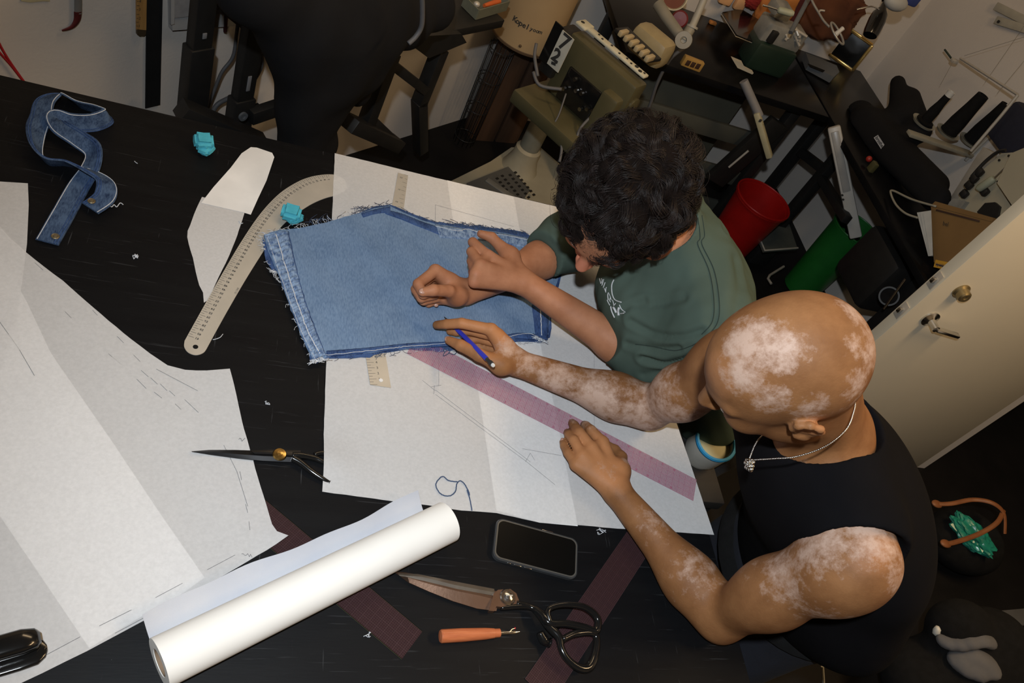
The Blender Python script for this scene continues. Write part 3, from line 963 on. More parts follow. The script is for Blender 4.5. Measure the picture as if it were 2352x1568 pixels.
loop(MB(), [(672, 1046, .907), (692, 1046, .908), (722, 1052, .906), (742, 1060, .9055), (765, 1064, .9045), (768, 1050, .9045), (742, 1040, .9055), (722, 1044, .906)], [0.006, .0055, .005, .004, .003, .003, .004, .004]).build('upper_handle', M_blackgloss, s2, 180)
loop(MB(), [(672, 1052, .907), (690, 1062, .907), (715, 1082, .906), (742, 1100, .9045), (757, 1108, .9035)], [0.006, .0055, .005, .0042, .003]).build('lower_handle', M_blackgloss, s2, 180)

# ------------------------------------------------------------------ seam ripper
rp = thing('seam_ripper', 'seam ripper with orange wooden handle beside the big shears', 'seam ripper', P(1080, 1460))
A, B = P(1008, 1463, TZ+0.006), P(1146, 1455, TZ+0.006)
d = nrm(B-A)
Lr = np.linalg.norm(B-A)
M_orangewood = mat('orange_stained_wood', (0.56, 0.17, 0.065), 0.38, col2=(0.44, 0.12, 0.045), scale=30, stretch=(1, 8, 8), coat=0.3)
MB().lathe([(0.0, 0), (0.0085, 0.001), (0.0098, 0.003), (0.0098, Lr*0.35), (0.0085, Lr*0.75), (0.0072, Lr*0.9), (0.0066, Lr*0.905), (0.0064, Lr*0.995), (0, Lr)], np.array([A[0], A[1], TZ+0.0099]), d, 24).build('handle', M_orangewood, rp, 30)
Q = np.array([B[0], B[1], TZ+0.0099])
sd = np.array([-d[1], d[0], 0])
mb = MB()
mb.tube([Q-d*0.004, Q+d*0.014, Q+d*0.020, Q+d*0.026, Q+d*0.033], [0.0024, 0.0022, 0.0026, 0.0024, 0.0005], 8, flat=0.5)
mb.tube([Q+d*0.016, Q+d*0.020+sd*0.004, Q+d*0.025+sd*0.0055], [0.0016, 0.0013, 0.0010], 8)
mb.build('fork', M_chrome, rp, 60)
MB().ball(Q+d*0.026+sd*0.0057, 0.0016).build('red_bead', mat('red_bead', (0.35, 0.02, 0.03), 0.4), rp)

# ------------------------------------------------------------------ phone
pc = [P(1142, 1187, TZ+0.010), P(1332, 1240, TZ+0.010), P(1322, 1330, TZ+0.010), P(1131, 1280, TZ+0.010)]
pcx = sum(pc)/4
ux = nrm(np.array([*(pc[1]-pc[0]+pc[2]-pc[3])[:2], 0]))
uy = np.array([-ux[1], ux[0], 0])
pl, pw = 0.147, 0.0725
ph_ = thing('phone', 'dark smartphone in a clear case lying screen up below the white sheet', 'phone', (pcx[0], pcx[1], TZ))
def rrect(c, l, w, r, n=6):
    out = []
    for k, (sx, sy) in enumerate(((1, 1), (-1, 1), (-1, -1), (1, -1))):
        for j in range(n+1):
            a = math.pi/2*k+math.pi/2*j/n
            out.append(c+ux*(sx*(l/2-r)+r*math.cos(a))+uy*(sy*(w/2-r)+r*math.sin(a)))
    return out
c0 = np.array([pcx[0], pcx[1], TZ+0.0008])
def ring(levels):
    mb = MB()
    v, f = [], []
    n = 28
    for (l, w, r, z) in levels:
        v += rrect(c0+(0, 0, z), l, w, r)
    for i in range(len(levels)-1):
        for k in range(n):
            f.append((i*n+k, i*n+(k+1) % n, (i+1)*n+(k+1) % n, (i+1)*n+k))
    f += [tuple(range(n))[::-1], tuple(range((len(levels)-1)*n, len(levels)*n))]
    return mb.add(v, f)
M_case = mat('clear_case', (0.05, 0.052, 0.055), 0.15, scale=40, coat=0.6)
ring([(pl-0.002, pw-0.002, 0.012, 0), (pl+0.002, pw+0.002, 0.0135, 0.0015), (pl+0.002, pw+0.002, 0.0135, 0.0078), (pl, pw, 0.0125, 0.0092), (pl-0.003, pw-0.003, 0.0115, 0.0092)]).build('case', M_case, ph_, 30)
ring([(pl-0.003, pw-0.003, 0.0115, 0.0088), (pl-0.003, pw-0.003, 0.0115, 0.0093)]).build('frame', mat('dark_phone_frame', (0.16, 0.155, 0.14), 0.35, 0.5), ph_, 30)
ring([(pl-0.007, pw-0.007, 0.0105, 0.0094), (pl-0.007, pw-0.007, 0.0105, 0.0096)]).build('screen', mat('phone_glass', (0.004, 0.004, 0.004), 0.22, spec=0.3), ph_, 30)
for a, l in ((-0.045, 0.006), (-0.030, 0.013), (-0.012, 0.013)):
    MB().box(c0+ux*a-uy*(pw/2+0.0012)+(0, 0, 0.0055), (l, 0.0016, 0.003), (ux, uy, Z3), 0.0006).build('side_button', M_chrome, ph_)
MB().box(c0+ux*0.018+uy*(pw/2+0.001)+(0, 0, 0.0068), (0.020, 0.0016, 0.003), (ux, uy, Z3), 0.0006).build('side_button', M_chrome, ph_)

# ------------------------------------------------------------------ stapler at the corner
st = thing('stapler', 'glossy black stapler at the lower left on the pattern paper', 'stapler', P(30, 1490))
A, B = P(-170, 1545, TZ+0.02), P(100, 1465, TZ+0.02)
d = nrm(np.array([*(B-A)[:2], 0]))
s = np.array([-d[1], d[0], 0])
def slab(pts, w, r, z_of, m=10):
    """rounded bar along d: pts = (along, half width, z bottom, z top)"""
    v, f = [], []
    for (al, hw, zb_, zt) in pts:
        for k in range(m):
            a = 2*math.pi*k/m
            cx_, cz_ = math.cos(a), math.sin(a)
            sx = math.copysign(abs(cx_)**0.55, cx_)*hw
            sz = math.copysign(abs(cz_)**0.55, cz_)*(zt-zb_)/2+(zt+zb_)/2
            q = B0+d*al+s*sx
            v.append((q[0], q[1], sz))
    n = len(pts)
    for i in range(n-1):
        for k in range(m):
            f.append((i*m+k, i*m+(k+1) % m, (i+1)*m+(k+1) % m, (i+1)*m+k))
    f += [tuple(range(m))[::-1], tuple(range((n-1)*m, n*m))]
    return MB().add(v, f)
B0 = np.array([*P(108, 1487, TZ+0.006)[:2], 0])
slab([(-0.17, 0.016, .9032, .909), (-0.03, 0.018, .9032, .910), (-0.012, 0.017, .9032, .910), (-0.003, 0.011, .9034, .909), (0.0, 0.004, .904, .908)], 0, 0, 0, 16).build('base', M_blackgloss, st, 60)
B0 = np.array([*P(96, 1462, TZ+0.02)[:2], 0])
slab([(-0.17, 0.013, .915, .935), (-0.06, 0.0145, .9105, .934), (-0.02, 0.0145, .9105, .933), (-0.006, 0.012, .911, .929), (-0.001, 0.006, .913, .924)], 0, 0, 0, 16).build('top_arm', M_blackgloss, st, 60)
slab([(-0.16, 0.008, .905, .917), (-0.02, 0.008, .9055, .913), (-0.004, 0.007, .906, .912)], 0, 0, 0, 12).build('staple_rail', M_chrome, st, 60)

# ------------------------------------------------------------------ loose thread
def thread(label, pts, m, r=0.0006, z=0.9035, group=None):
    pp = spline([P(a, b, z+0.0007*(i % 3)) for i, (a, b) in enumerate(pts)], 7)
    pp = [p+rng.normal(0, 0.00015, 3)*np.array([1, 1, 0.2]) for p in pp]
    return tag(MB().tube(pp, r, 5).build('thread_scrap', m, None, 180), label, 'thread', group)
thread('looped blue thread with a long tail on the white sheet', [(1050, 1106), (1030, 1103), (1018, 1094), (1008, 1100), (1001, 1113), (1007, 1128), (1018, 1137), (1034, 1138), (1046, 1128), (1049, 1112), (1056, 1104), (1066, 1110), (1076, 1128), (1078, 1137), (1073, 1125), (1080, 1148), (1084, 1172)], M_bluethread, 0.0010)
thread('tangled blue thread below the thumb at the edge of the denim', [(1018, 805), (1026, 797), (1034, 803), (1028, 813), (1018, 817), (1024, 806), (1040, 800), (1048, 808), (1042, 814), (1030, 810)], M_bluethread, 0.0007, 0.9055)
def knot(label, x, y, w, n, r=0.0005, m=M_thread):
    pts = [(x+random.uniform(-w, w), y+random.uniform(-w, w)*0.8) for _ in range(n)]
    return thread(label, pts, m, r, 0.9012, 'white lint tangles')
knot('tight white lint tangle alone in the middle of the bare table', 312, 589, 7, 16, 0.0007)
knot('loose white thread tangle beside the end of the dark ruler', 843, 1458, 9, 9)
knot('white thread tangle by the wrist near the phone', 1381, 1220, 12, 12)
knot('small pale thread tangle left of the white sheet, above the black shears', 615, 925, 8, 7)
thread('short white thread beside the round end of the metal curve', [(489, 780), (497, 778), (506, 774), (512, 767)], M_thread, 0.0007, 0.9012)
thread('tiny white thread scrap right of the folded crescent paper', [(549, 507), (553, 513), (558, 512)], M_thread, 0.0007, 0.9012)
thread('tiny white lint curl between waistband and chalk', [(309, 370), (313, 374), (316, 375)], M_thread, 0.0008, 0.9012)
# ------------------------------------------------------------------ sculpting: one continuous surface out of blended solids
class Sculpt:
    def __init__(self, lo, hi, h):
        self.lo, self.h = np.array(lo, float), h
        self.n = np.ceil((np.array(hi)-self.lo)/h).astype(int)+1
        self.f = np.full(self.n, 1.0, np.float32)
    def _reg(self, lo, hi):
        a = np.clip(np.floor((np.array(lo)-self.lo)/self.h).astype(int), 0, self.n)
        b = np.clip(np.ceil((np.array(hi)-self.lo)/self.h).astype(int)+1, 0, self.n)
        if np.any(b <= a):
            return None
        sl = tuple(slice(i, j) for i, j in zip(a, b))
        ax = [(self.lo[k]+self.h*np.arange(a[k], b[k])).astype(np.float32) for k in range(3)]
        return sl, ax[0][:, None, None], ax[1][None, :, None], ax[2][None, None, :]
    def _put(self, sl, d, k, sub):
        f = self.f[sl]
        if sub:
            hh = np.maximum(k-np.abs(f+d), 0)/k
            self.f[sl] = np.maximum(f, -d)+hh*hh*k*0.25
        else:
            hh = np.maximum(k-np.abs(f-d), 0)/k
            self.f[sl] = np.minimum(f, d)-hh*hh*k*0.25
    def cone(self, a, b, r1, r2=None, k=0.01, sub=False):
        a, b = np.asarray(a, float), np.asarray(b, float)
        r2 = r1 if r2 is None else r2
        m = max(r1, r2)+k+3*self.h
        R = self._reg(np.minimum(a, b)-m, np.maximum(a, b)+m)
        if R is None:
            return self
        sl, X, Y, Z = R
        ba = b-a
        L2 = max(float(ba @ ba), 1e-12)
        t = np.clip(((X-a[0])*ba[0]+(Y-a[1])*ba[1]+(Z-a[2])*ba[2])/L2, 0, 1)
        d = np.sqrt((X-a[0]-t*ba[0])**2+(Y-a[1]-t*ba[1])**2+(Z-a[2]-t*ba[2])**2)-(r1+(r2-r1)*t)
        self._put(sl, d.astype(np.float32), k, sub)
        return self
    def chain(self, pts, rs, k=0.01, sub=False):
        for i in range(len(pts)-1):
            self.cone(pts[i], pts[i+1], rs[i], rs[i+1], k if i == 0 else min(k, 0.004), sub)
        return self
    def ell(self, c, r, ax=None, k=0.01, sub=False):
        c, r = np.asarray(c, float), np.asarray(r, float)
        A = np.eye(3) if ax is None else np.array([nrm(q) for q in ax])
        m = np.sqrt(((A*r[:, None])**2).sum(0))+k+3*self.h
        R = self._reg(c-m, c+m)
        if R is None:
            return self
        sl, X, Y, Z = R
        x, y, z = X-c[0], Y-c[1], Z-c[2]
        k0 = k1 = 0
        for i in range(3):
            q = x*A[i, 0]+y*A[i, 1]+z*A[i, 2]
            k0 = k0+(q/r[i])**2
            k1 = k1+(q/r[i]**2)**2
        k0, k1 = np.sqrt(k0), np.sqrt(k1)
        d = k0*(k0-1)/np.maximum(k1, 1e-6)
        self._put(sl, d.astype(np.float32), k, sub)
        return self
    def cut(self, p, n, lo, hi, k=0.003):
        """remove the side of the plane that n points to, inside the box lo..hi"""
        R = self._reg(lo, hi)
        sl, X, Y, Z = R
        n = nrm(n)
        d = (X-p[0])*n[0]+(Y-p[1])*n[1]+(Z-p[2])*n[2]
        self._put(sl, (-d).astype(np.float32), k, True)
        return self
    def mesh(self):
        f = self.f
        s = f < 0
        c = np.zeros(np.array(f.shape)-1, np.int8)
        for i in (0, 1):
            for j in (0, 1):
                for k in (0, 1):
                    c += s[i:f.shape[0]-1+i, j:f.shape[1]-1+j, k:f.shape[2]-1+k]
        act = (c > 0) & (c < 8)
        I = np.argwhere(act)
        idx = np.full(act.shape, -1, np.int32)
        idx[tuple(I.T)] = np.arange(len(I))
        cor = [(i, j, k) for i in (0, 1) for j in (0, 1) for k in (0, 1)]
        val = {q: f[I[:, 0]+q[0], I[:, 1]+q[1], I[:, 2]+q[2]] for q in cor}
        acc = np.zeros((len(I), 3))
        cnt = np.zeros(len(I))
        for a in cor:
            for d in range(3):
                if a[d] == 0:
                    b = tuple(1 if e == d else a[e] for e in range(3))
                    va, vb = val[a], val[b]
                    m = (va < 0) != (vb < 0)
                    t = np.where(m, va/np.where(m, va-vb, 1), 0)
                    p = np.zeros((len(I), 3))
                    p[:] = a
                    p[:, d] = t
                    acc += p*m[:, None]
                    cnt += m
        V = (I+acc/np.maximum(cnt, 1)[:, None])*self.h+self.lo
        F = []
        for d in range(3):
            e1, e2 = [(1, 2), (2, 0), (0, 1)][d]
            sa = [slice(None)]*3
            sb = [slice(None)]*3
            sa[d], sb[d] = slice(0, -1), slice(1, None)
            A, B = s[tuple(sa)], s[tuple(sb)]
            E = np.argwhere(A != B)
            E = E[(E[:, e1] > 0) & (E[:, e2] > 0) & (E[:, e1] < act.shape[e1]) & (E[:, e2] < act.shape[e2])]
            ins = A[tuple(E.T)]
            def g(o1, o2):
                q = E.copy()
                q[:, e1] += o1
                q[:, e2] += o2
                return idx[tuple(q.T)]
            q = np.stack([g(-1, -1), g(0, -1), g(0, 0), g(-1, 0)], 1)
            q[~ins] = q[~ins][:, ::-1]
            F.append(q)
        F = np.vstack(F)
        F = F[(F >= 0).all(1)]
        return V, F
def relax(V, F, it=2, lam=0.5):
    """even out the faint stair steps of the sampling"""
    a = np.concatenate([F[:, [0, 1]], F[:, [1, 2]], F[:, [2, 3]], F[:, [3, 0]]])
    n = len(V)
    deg = np.maximum(np.bincount(a[:, 0], minlength=n)+np.bincount(a[:, 1], minlength=n), 1)
    for i in range(it):
        for sgn in (lam, -lam*1.02):
            acc = np.stack([np.bincount(a[:, 0], V[a[:, 1], c], n)+np.bincount(a[:, 1], V[a[:, 0], c], n) for c in range(3)], 1)
            V = V+(acc/deg[:, None]-V)*sgn
    return V

# ------------------------------------------------------------------ skin
def skin_mat(name, brown, brown2, pale, noise_scale=28.0, fair=(1.22, 1.02, 1.15)):
    m = bpy.data.materials.new(name)
    m.use_nodes = True
    nt, b = nodes_of(m)
    b.inputs['Roughness'].default_value = 0.58
    b.inputs['Specular IOR Level'].default_value = 0.27
    tc = nt.nodes.new('ShaderNodeTexCoord')
    def noise(s, d=6, r=0.6):
        n = nt.nodes.new('ShaderNodeTexNoise')
        n.inputs['Scale'].default_value = s
        n.inputs['Detail'].default_value = d
        n.inputs['Roughness'].default_value = r
        nt.links.new(tc.outputs['Object'], n.inputs['Vector'])
        return n.outputs['Fac']
    cr = nt.nodes.new('ShaderNodeValToRGB')
    cr.color_ramp.elements[0].position, cr.color_ramp.elements[1].position = 0.35, 0.68
    cr.color_ramp.elements[0].color = (*brown2, 1)
    cr.color_ramp.elements[1].color = (*brown, 1)
    nt.links.new(noise(18), cr.inputs[0])
    last = cr.outputs[0]
    def layer(attr, amp, n, lo, hi, col):
        nonlocal last
        at = nt.nodes.new('ShaderNodeAttribute')
        at.attribute_name = attr
        ma = nt.nodes.new('ShaderNodeMath')
        ma.operation = 'MULTIPLY_ADD'
        nt.links.new(n, ma.inputs[0])
        ma.inputs[1].default_value = amp
        nt.links.new(at.outputs['Fac'], ma.inputs[2])
        mr = nt.nodes.new('ShaderNodeMapRange')
        mr.inputs[1].default_value = lo+amp*0.5
        mr.inputs[2].default_value = hi+amp*0.5
        nt.links.new(ma.outputs[0], mr.inputs[0])
        mx = nt.nodes.new('ShaderNodeMix')
        mx.data_type = 'RGBA'
        nt.links.new(mr.outputs[0], mx.inputs[0])
        nt.links.new(last, mx.inputs[6])
        if isinstance(col, tuple):
            mx.inputs[7].default_value = (*col, 1)
        else:
            nt.links.new(col, mx.inputs[7])
        last = mx.outputs[2]
    layer('pink', 0.4, noise(30), 0.35, 0.75, tuple(min(1, c*k) for c, k in zip(brown, fair)))
    if pale:
        layer('pale', 1.1, noise(noise_scale, 8, 0.72), 0.36, 0.68, pale)
    layer('beard', 0.9, noise(420, 4), 0.40, 0.85, (0.035, 0.025, 0.02))
    layer('nail', 0.0, noise(10), 0.45, 0.55, (0.74, 0.52, 0.45))
    nt.links.new(last, b.inputs['Base Color'])
    n1, n2 = noise(330, 3), noise(60, 4)
    ad = nt.nodes.new('ShaderNodeMath')
    ad.operation = 'ADD'
    nt.links.new(n1, ad.inputs[0])
    nt.links.new(n2, ad.inputs[1])
    bp = nt.nodes.new('ShaderNodeBump')
    bp.inputs['Strength'].default_value = 0.16
    bp.inputs['Distance'].default_value = 0.002
    nt.links.new(ad.outputs[0], bp.inputs['Height'])
    nt.links.new(bp.outputs[0], b.inputs['Normal'])
    return m
def blobs(V, lst):
    """lst: (centre, radius, strength) -> soft union"""
    a = np.zeros(len(V))
    for c, r, s in lst:
        d2 = ((V-np.asarray(c))**2).sum(1)/(r*r)
        a = np.maximum(a, s*np.exp(-d2*0.7))
    return a

# ------------------------------------------------------------------ head and hand
def head(S, c, F, L, U, sc_=1.0, ears=True):
    F, L, U = nrm(F), nrm(L), nrm(U)
    A = (F, L, U)
    def w(x, y, z):
        return np.asarray(c)+(F*x+L*y+U*z)*sc_
    e = lambda p, r, k=0.012, sub=False: S.ell(w(*p), np.array(r)*sc_, A, k, sub)
    e((-0.006, 0, 0.012), (0.100, 0.079, 0.088))
    e((-0.030, 0, 0.000), (0.075, 0.078, 0.080), 0.02)
    e((0.040, 0, -0.030), (0.056, 0.062, 0.088), 0.03)
    e((0.048, 0, -0.085), (0.046, 0.050, 0.045), 0.03)
    e((0.078, 0, -0.112), (0.018, 0.020, 0.016), 0.02)
    for s in (1, -1):
        e((0.062, s*0.040, -0.048), (0.028, 0.022, 0.026), 0.02)
        e((0.015, s*0.058, -0.085), (0.030, 0.014, 0.035), 0.02)
        S.cone(w(0.086, s*0.012, 0.000), w(0.074, s*0.047, 0.004), 0.012*sc_, 0.010*sc_, 0.012)
        e((0.106, s*0.031, -0.024), (0.018, 0.016, 0.013), 0.008, True)
        e((0.078, s*0.031, -0.024), (0.0155, 0.0155, 0.0135), 0.004)
    S.cone(w(0.092, 0, -0.010), w(0.114, 0, -0.052), 0.0085*sc_, 0.0125*sc_, 0.010)
    for s in (1, -1):
        e((0.103, s*0.011, -0.056), (0.011, 0.0075, 0.0085), 0.005)
    S.cone(w(0.094, -0.018, -0.081), w(0.094, 0.018, -0.081), 0.0065*sc_, None, 0.006)
    S.cone(w(0.094, -0.014, -0.091), w(0.094, 0.014, -0.091), 0.007*sc_, None, 0.005)
    if ears:
        for s in (1, -1):
            rim = [(0.010, 0.079, -0.038), (0.010, 0.083, -0.018), (0.002, 0.088, -0.003), (-0.012, 0.092, -0.001), (-0.022, 0.094, -0.014), (-0.021, 0.090, -0.034), (-0.010, 0.083, -0.050), (0.004, 0.079, -0.054)]
            S.ell(w(-0.004, s*0.081, -0.026), np.array((0.018, 0.006, 0.026))*sc_, (F-L*s*0.35, L*s+F*0.35, U), 0.006)
            pp = [w(x, s*y, z) for x, y, z in rim]
            S.chain(pp, [0.0045*sc_]*7+[0.0065*sc_], 0.004)
            S.cone(w(-0.006, s*0.086, -0.022), w(-0.010, s*0.085, -0.038), 0.004*sc_, 0.004*sc_, 0.004)
            S.ell(w(-0.001, s*0.092, -0.028), np.array((0.008, 0.007, 0.011))*sc_, A, 0.004, True)
            S.cone(w(0.009, s*0.080, -0.050), w(0.000, s*0.082, -0.058), 0.0065*sc_, 0.0065*sc_, 0.004)
    return w
def hand(S, wrist, mcps, fingers, thumb, palm_r=0.0135, fr=1.0, kf=0.0022, wr=0.024, wrist_b=None):
    """mcps: knuckle points index..little; fingers: lists of joints after the knuckle; thumb: joints from the root"""
    wrist = np.asarray(wrist)
    for i, m_ in enumerate(mcps):
        S.cone(wrist+(np.asarray(m_)-wrist)*0.12, np.asarray(m_), wr*0.72, palm_r*(1.0 if i < 3 else 0.9), 0.012)
    c_ = np.mean([wrist]+list(mcps), 0)
    for i in range(len(mcps)-1):
        S.cone(mcps[i], mcps[i+1], palm_r*0.72, palm_r*0.72, 0.005)
    S.cone(wrist, thumb[0], wr*0.75, 0.0150*fr, 0.016)
    S.cone(thumb[0], (np.asarray(mcps[0])+wrist)*0.5, 0.015*fr, 0.014*fr, 0.012)
    S.cone(thumb[0], thumb[1], 0.0150*fr, 0.0118*fr, 0.016)
    S.cone(thumb[1], thumb[2], 0.0115*fr, 0.0105*fr, 0.004)
    S.cone(thumb[2], thumb[3], 0.0105*fr, 0.0080*fr, 0.004)
    base = [0.0098, 0.0100, 0.0094, 0.0082]
    for i, jn in enumerate(fingers):
        b = base[i]*fr
        pts = [mcps[i]]+list(jn)
        rs = [b*1.12, b, b*0.92, b*0.80][:len(pts)]
        for q in range(len(pts)-1):
            S.cone(pts[q], pts[q+1], rs[q], rs[q+1], 0.0035 if q == 0 else kf)
def nail(parent, tip, prev, up, m, r=0.0062, off=0.0068):
    d = nrm(np.asarray(tip)-np.asarray(prev))
    u = nrm(np.asarray(up)-d*(np.asarray(up) @ d))
    s = np.cross(u, d)
    return MB().ball(np.asarray(tip)+u*off*0.72+d*0.0005, (r*1.0, r*0.82, 0.0022), (d, s, u), 14, 8).build('fingernail', m, parent, 180)
M_nail = mat('nail', (0.50, 0.29, 0.22), 0.38, col2=(0.43, 0.24, 0.18), scale=60, coat=0.3)
M_eye = mat('eyeball', (0.8, 0.78, 0.75), 0.15, scale=20)
V3 = lambda *a: np.array(a, float)

# ================================================================== the man with the shaved head
bh = PT(1800, 832, 1.03)
BF, BL = nrm(V3(-0.66, 0.11, -0.74)), nrm(V3(0.0, -0.99, -0.147))
BU = np.cross(BF, BL)
b_shL, b_elL = V3(.885, .400, 1.235), V3(.853, .418, .950)
b_wrL = P(1421, 1134, .936)
b_shR, b_elR = V3(.835, .755, 1.205), V3(.815, .825, .952)
b_wrR = P(1190, 834, .945)
b_neck = V3(.875, .585, 1.275)
Bd = Sculpt((.33, .28, .895), (1.36, 1.10, 1.60), 0.003)
bw = head(Bd, bh, BF, BL, BU, 1.0)
Bd.cone(bw(-0.030, 0, -0.055), b_neck, 0.056, 0.062, 0.03)
Bd.cone(bw(-0.010, 0.045, -0.06), b_neck+(-.05, -.02, -.03), 0.016, 0.014, 0.02)
# trunk inside the top
b_hip = V3(1.14, .56, .90)
bs = nrm(V3(.90, .585, 1.24)-b_hip)
bn = nrm(np.cross(V3(0, 1, 0), bs))
if bn[0] < 0:
    bn = -bn
bax = (bs, np.cross(bn, bs), bn)
Bd.ell(V3(.985, .580, 1.125), (.17, .155, .085), bax, 0.05)
Bd.cone(b_shL+(.01, .04, -.005), b_shR+(.02, -.04, 0), 0.052, 0.052, 0.05)
Bd.cone(b_neck+(.01, 0, -.01), b_shL+(0, .05, .01), 0.052, 0.045, 0.04)
Bd.cone(b_neck+(.01, 0, -.01), b_shR+(0, -.05, .01), 0.052, 0.045, 0.04)
for sh_, el, wr, sd_ in ((b_shL, b_elL, b_wrL, -1), (b_shR, b_elR, b_wrR, 1)):
    ua = nrm(el-sh_)
    Bd.ell(sh_+ua*0.025+V3(0, 0.012*sd_, 0), (.085, .060, .062), (ua, *frame(ua)[:2]), 0.03)
    Bd.cone(sh_+ua*0.02, sh_+ua*0.16, .050, .050, .03)
    Bd.cone(sh_+ua*0.16, el, .047, .037, .03)
    fa = nrm(wr-el)
    Bd.cone(el, el+fa*0.07, .037, .0405, .025)
    Bd.ell(el+fa*0.075, (.075, .042, .040), (fa, *frame(fa)[:2]), 0.03)
    Bd.cone(el+fa*0.07, wr, .0400, .0245, .02)
# biceps of the left arm bulges towards the camera side
Bd.ell(b_shL+(b_elL-b_shL)*0.55+(-.020, -.004, .0), (.085, .040, .038), (nrm(b_elL-b_shL), *frame(b_elL-b_shL)[:2]), 0.03)
# left hand, fingers pressing on the clear ruler
lm = [P(1384, 1016, .944), P(1359, 1030, .947), P(1338, 1047, .944), P(1323, 1067, .935)]
lf = [[P(1358, 988, .939), P(1346, 978, .924), P(1342, 975, .914)], [P(1331, 993, .941), P(1319, 977, .927), P(1314, 971, .915)],
      [P(1318, 1011, .940), P(1307, 998, .926), P(1303, 993, .914)], [P(1304, 1040, .930), P(1296, 1023, .920), P(1293, 1014, .914)]]
lt = [P(1424, 1082, .938), P(1426, 1050, .930), P(1412, 1034, .920), P(1396, 1022, .915)]
hand(Bd, b_wrL, lm, lf, lt, 0.0128, 1.0)
# right hand with the pencil
rm = [P(1128, 757, .984), P(1143, 772, .972), P(1155, 790, .955), P(1167, 808, .940)]
rf = [[P(1060, 742, .972), P(1026, 744, .950), P(1003, 746, .934)], [P(1078, 757, .948), P(1048, 760, .930), P(1034, 760, .922)],
      [P(1098, 776, .930), P(1072, 782, .918), P(1062, 786, .916)], [P(1122, 800, .922), P(1104, 798, .916), P(1096, 796, .915)]]
rt = [P(1152, 838, .952), P(1100, 815, .960), P(1058, 793, .950), P(1031, 781, .934)]
hand(Bd, b_wrR, rm, rf, rt, 0.0130, 1.02)
V, F_ = Bd.mesh()
del Bd
V = relax(V, F_, 2)
pr = PT
pale = blobs(V, [(q_, r_, s_*(.74 if np.linalg.norm(np.asarray(q_)-bh) < .135 else 1)) for q_, r_, s_ in [
    (bw(0.030, 0.012, 0.098), .042, 1.0), (bw(-0.005, 0.030, 0.098), .034, .95), (bw(0.045, 0.040, 0.070), .032, .9), (bw(0.020, 0.062, 0.045), .034, .75), (bw(-0.02, 0.070, 0.020), .035, .72),
    (bw(0.062, 0.020, 0.060), .018, .8), (bw(-0.104, 0.02, 0.02), .035, .85), (bw(-0.095, -0.02, 0.045), .03, .85), (bw(-0.075, 0.055, 0.02), .030, .78), (bw(-0.085, 0.03, 0.055), .022, .72), (bw(-0.06, 0.06, -0.02), .03, .66),
    (bw(0.085, -0.030, 0.020), .014, .75), (bw(0.035, -0.055, 0.060), .018, .62), (bw(0.075, -0.02, 0.045), .012, .6), (bw(0.03, -0.065, 0.035), .02, .55),
    (b_elR+(b_wrR-b_elR)*.15+(0, -.03, 0), .075, .66), (b_elR+(b_wrR-b_elR)*.45+(0, -.025, 0), .065, .74), (b_elR+(b_wrR-b_elR)*.75+(0, -.02, .01), .05, .64), (b_wrR+(0.02, 0, .02), .045, .60), (P(1165, 800, .97), .030, .60), (P(1190, 812, .965), .025, .62),
    (b_shR+(b_elR-b_shR)*.7, .09, .74),
    (b_shL+(-.02, .01, .07), .060, .66), (b_shL+(-.06, .02, .0), .06, .62), (b_shL+(.03, -.04, .04), .045, .55), (b_shL+(b_elL-b_shL)*.35+(-.05, .0, .02), .06, .56), (b_shL+(b_elL-b_shL)*.25+(-.0, -.05, .0), .06, .50), (b_shL+(b_elL-b_shL)*.5+(-.04, 0.02, 0), .04, .40),
    (b_elL+(b_wrL-b_elL)*.3+(0, 0, .03), .06, .50), (b_elL+(b_wrL-b_elL)*.7+(.0, 0, .02), .05, .44), (P(1400, 1080, .96), .035, .40), (P(1435, 1060, .95), .012, .62),
    (b_neck+(-.03, -.05, -.02), .035, .55), (b_neck+(-.05, .0, -.06), .03, .6)]])
nl = np.zeros(len(V))
pink = blobs(V, [(bw(0.07, 0.02, 0.05), .04, .6), (bw(-0.012, 0.088, -0.02), .025, .8), (P(1120, 760, .98), .06, .9), (P(1060, 760, .96), .05, .8), (P(1360, 1030, .95), .055, .9), (P(1400, 1080, .95), .05, .9), (b_shL+(-.02, -.02, .05), .05, .5)])
M_skinB = skin_mat('brown_skin_with_pale_patches', (0.285, 0.130, 0.051), (0.195, 0.082, 0.030), (0.49, 0.335, 0.258), 62, (1.55, 1.48, 1.55))
body = mesh_obj('person', V, F_, M_skinB, None, 180, attrs={'pale': pale, 'pink': pink, 'beard': np.zeros(len(V)), 'nail': nl})
tag(body, 'shaved person with pale skin patches in a black sleeveless top, holding a blue pencil', 'person')
ORI[body.name] = (0, 0, 0)
nail(body, rt[3], rt[2], V3(-.25, -.45, .85), M_nail, 0.0068, 0.0075)
nail(body, rf[0][2], rf[0][1], V3(0, .5, .8), M_nail, 0.0052, 0.0068)
for f_ in lf:
    nail(body, f_[2]+(0, 0, .002), f_[1], V3(-.7, .5, .3), M_nail, 0.0045, 0.0058)
for s in (1, -1):
    MB().ball(bw(0.0815, s*0.031, -0.024), 0.0128, n=18, m=12).build('eye', M_eye, body, 180)
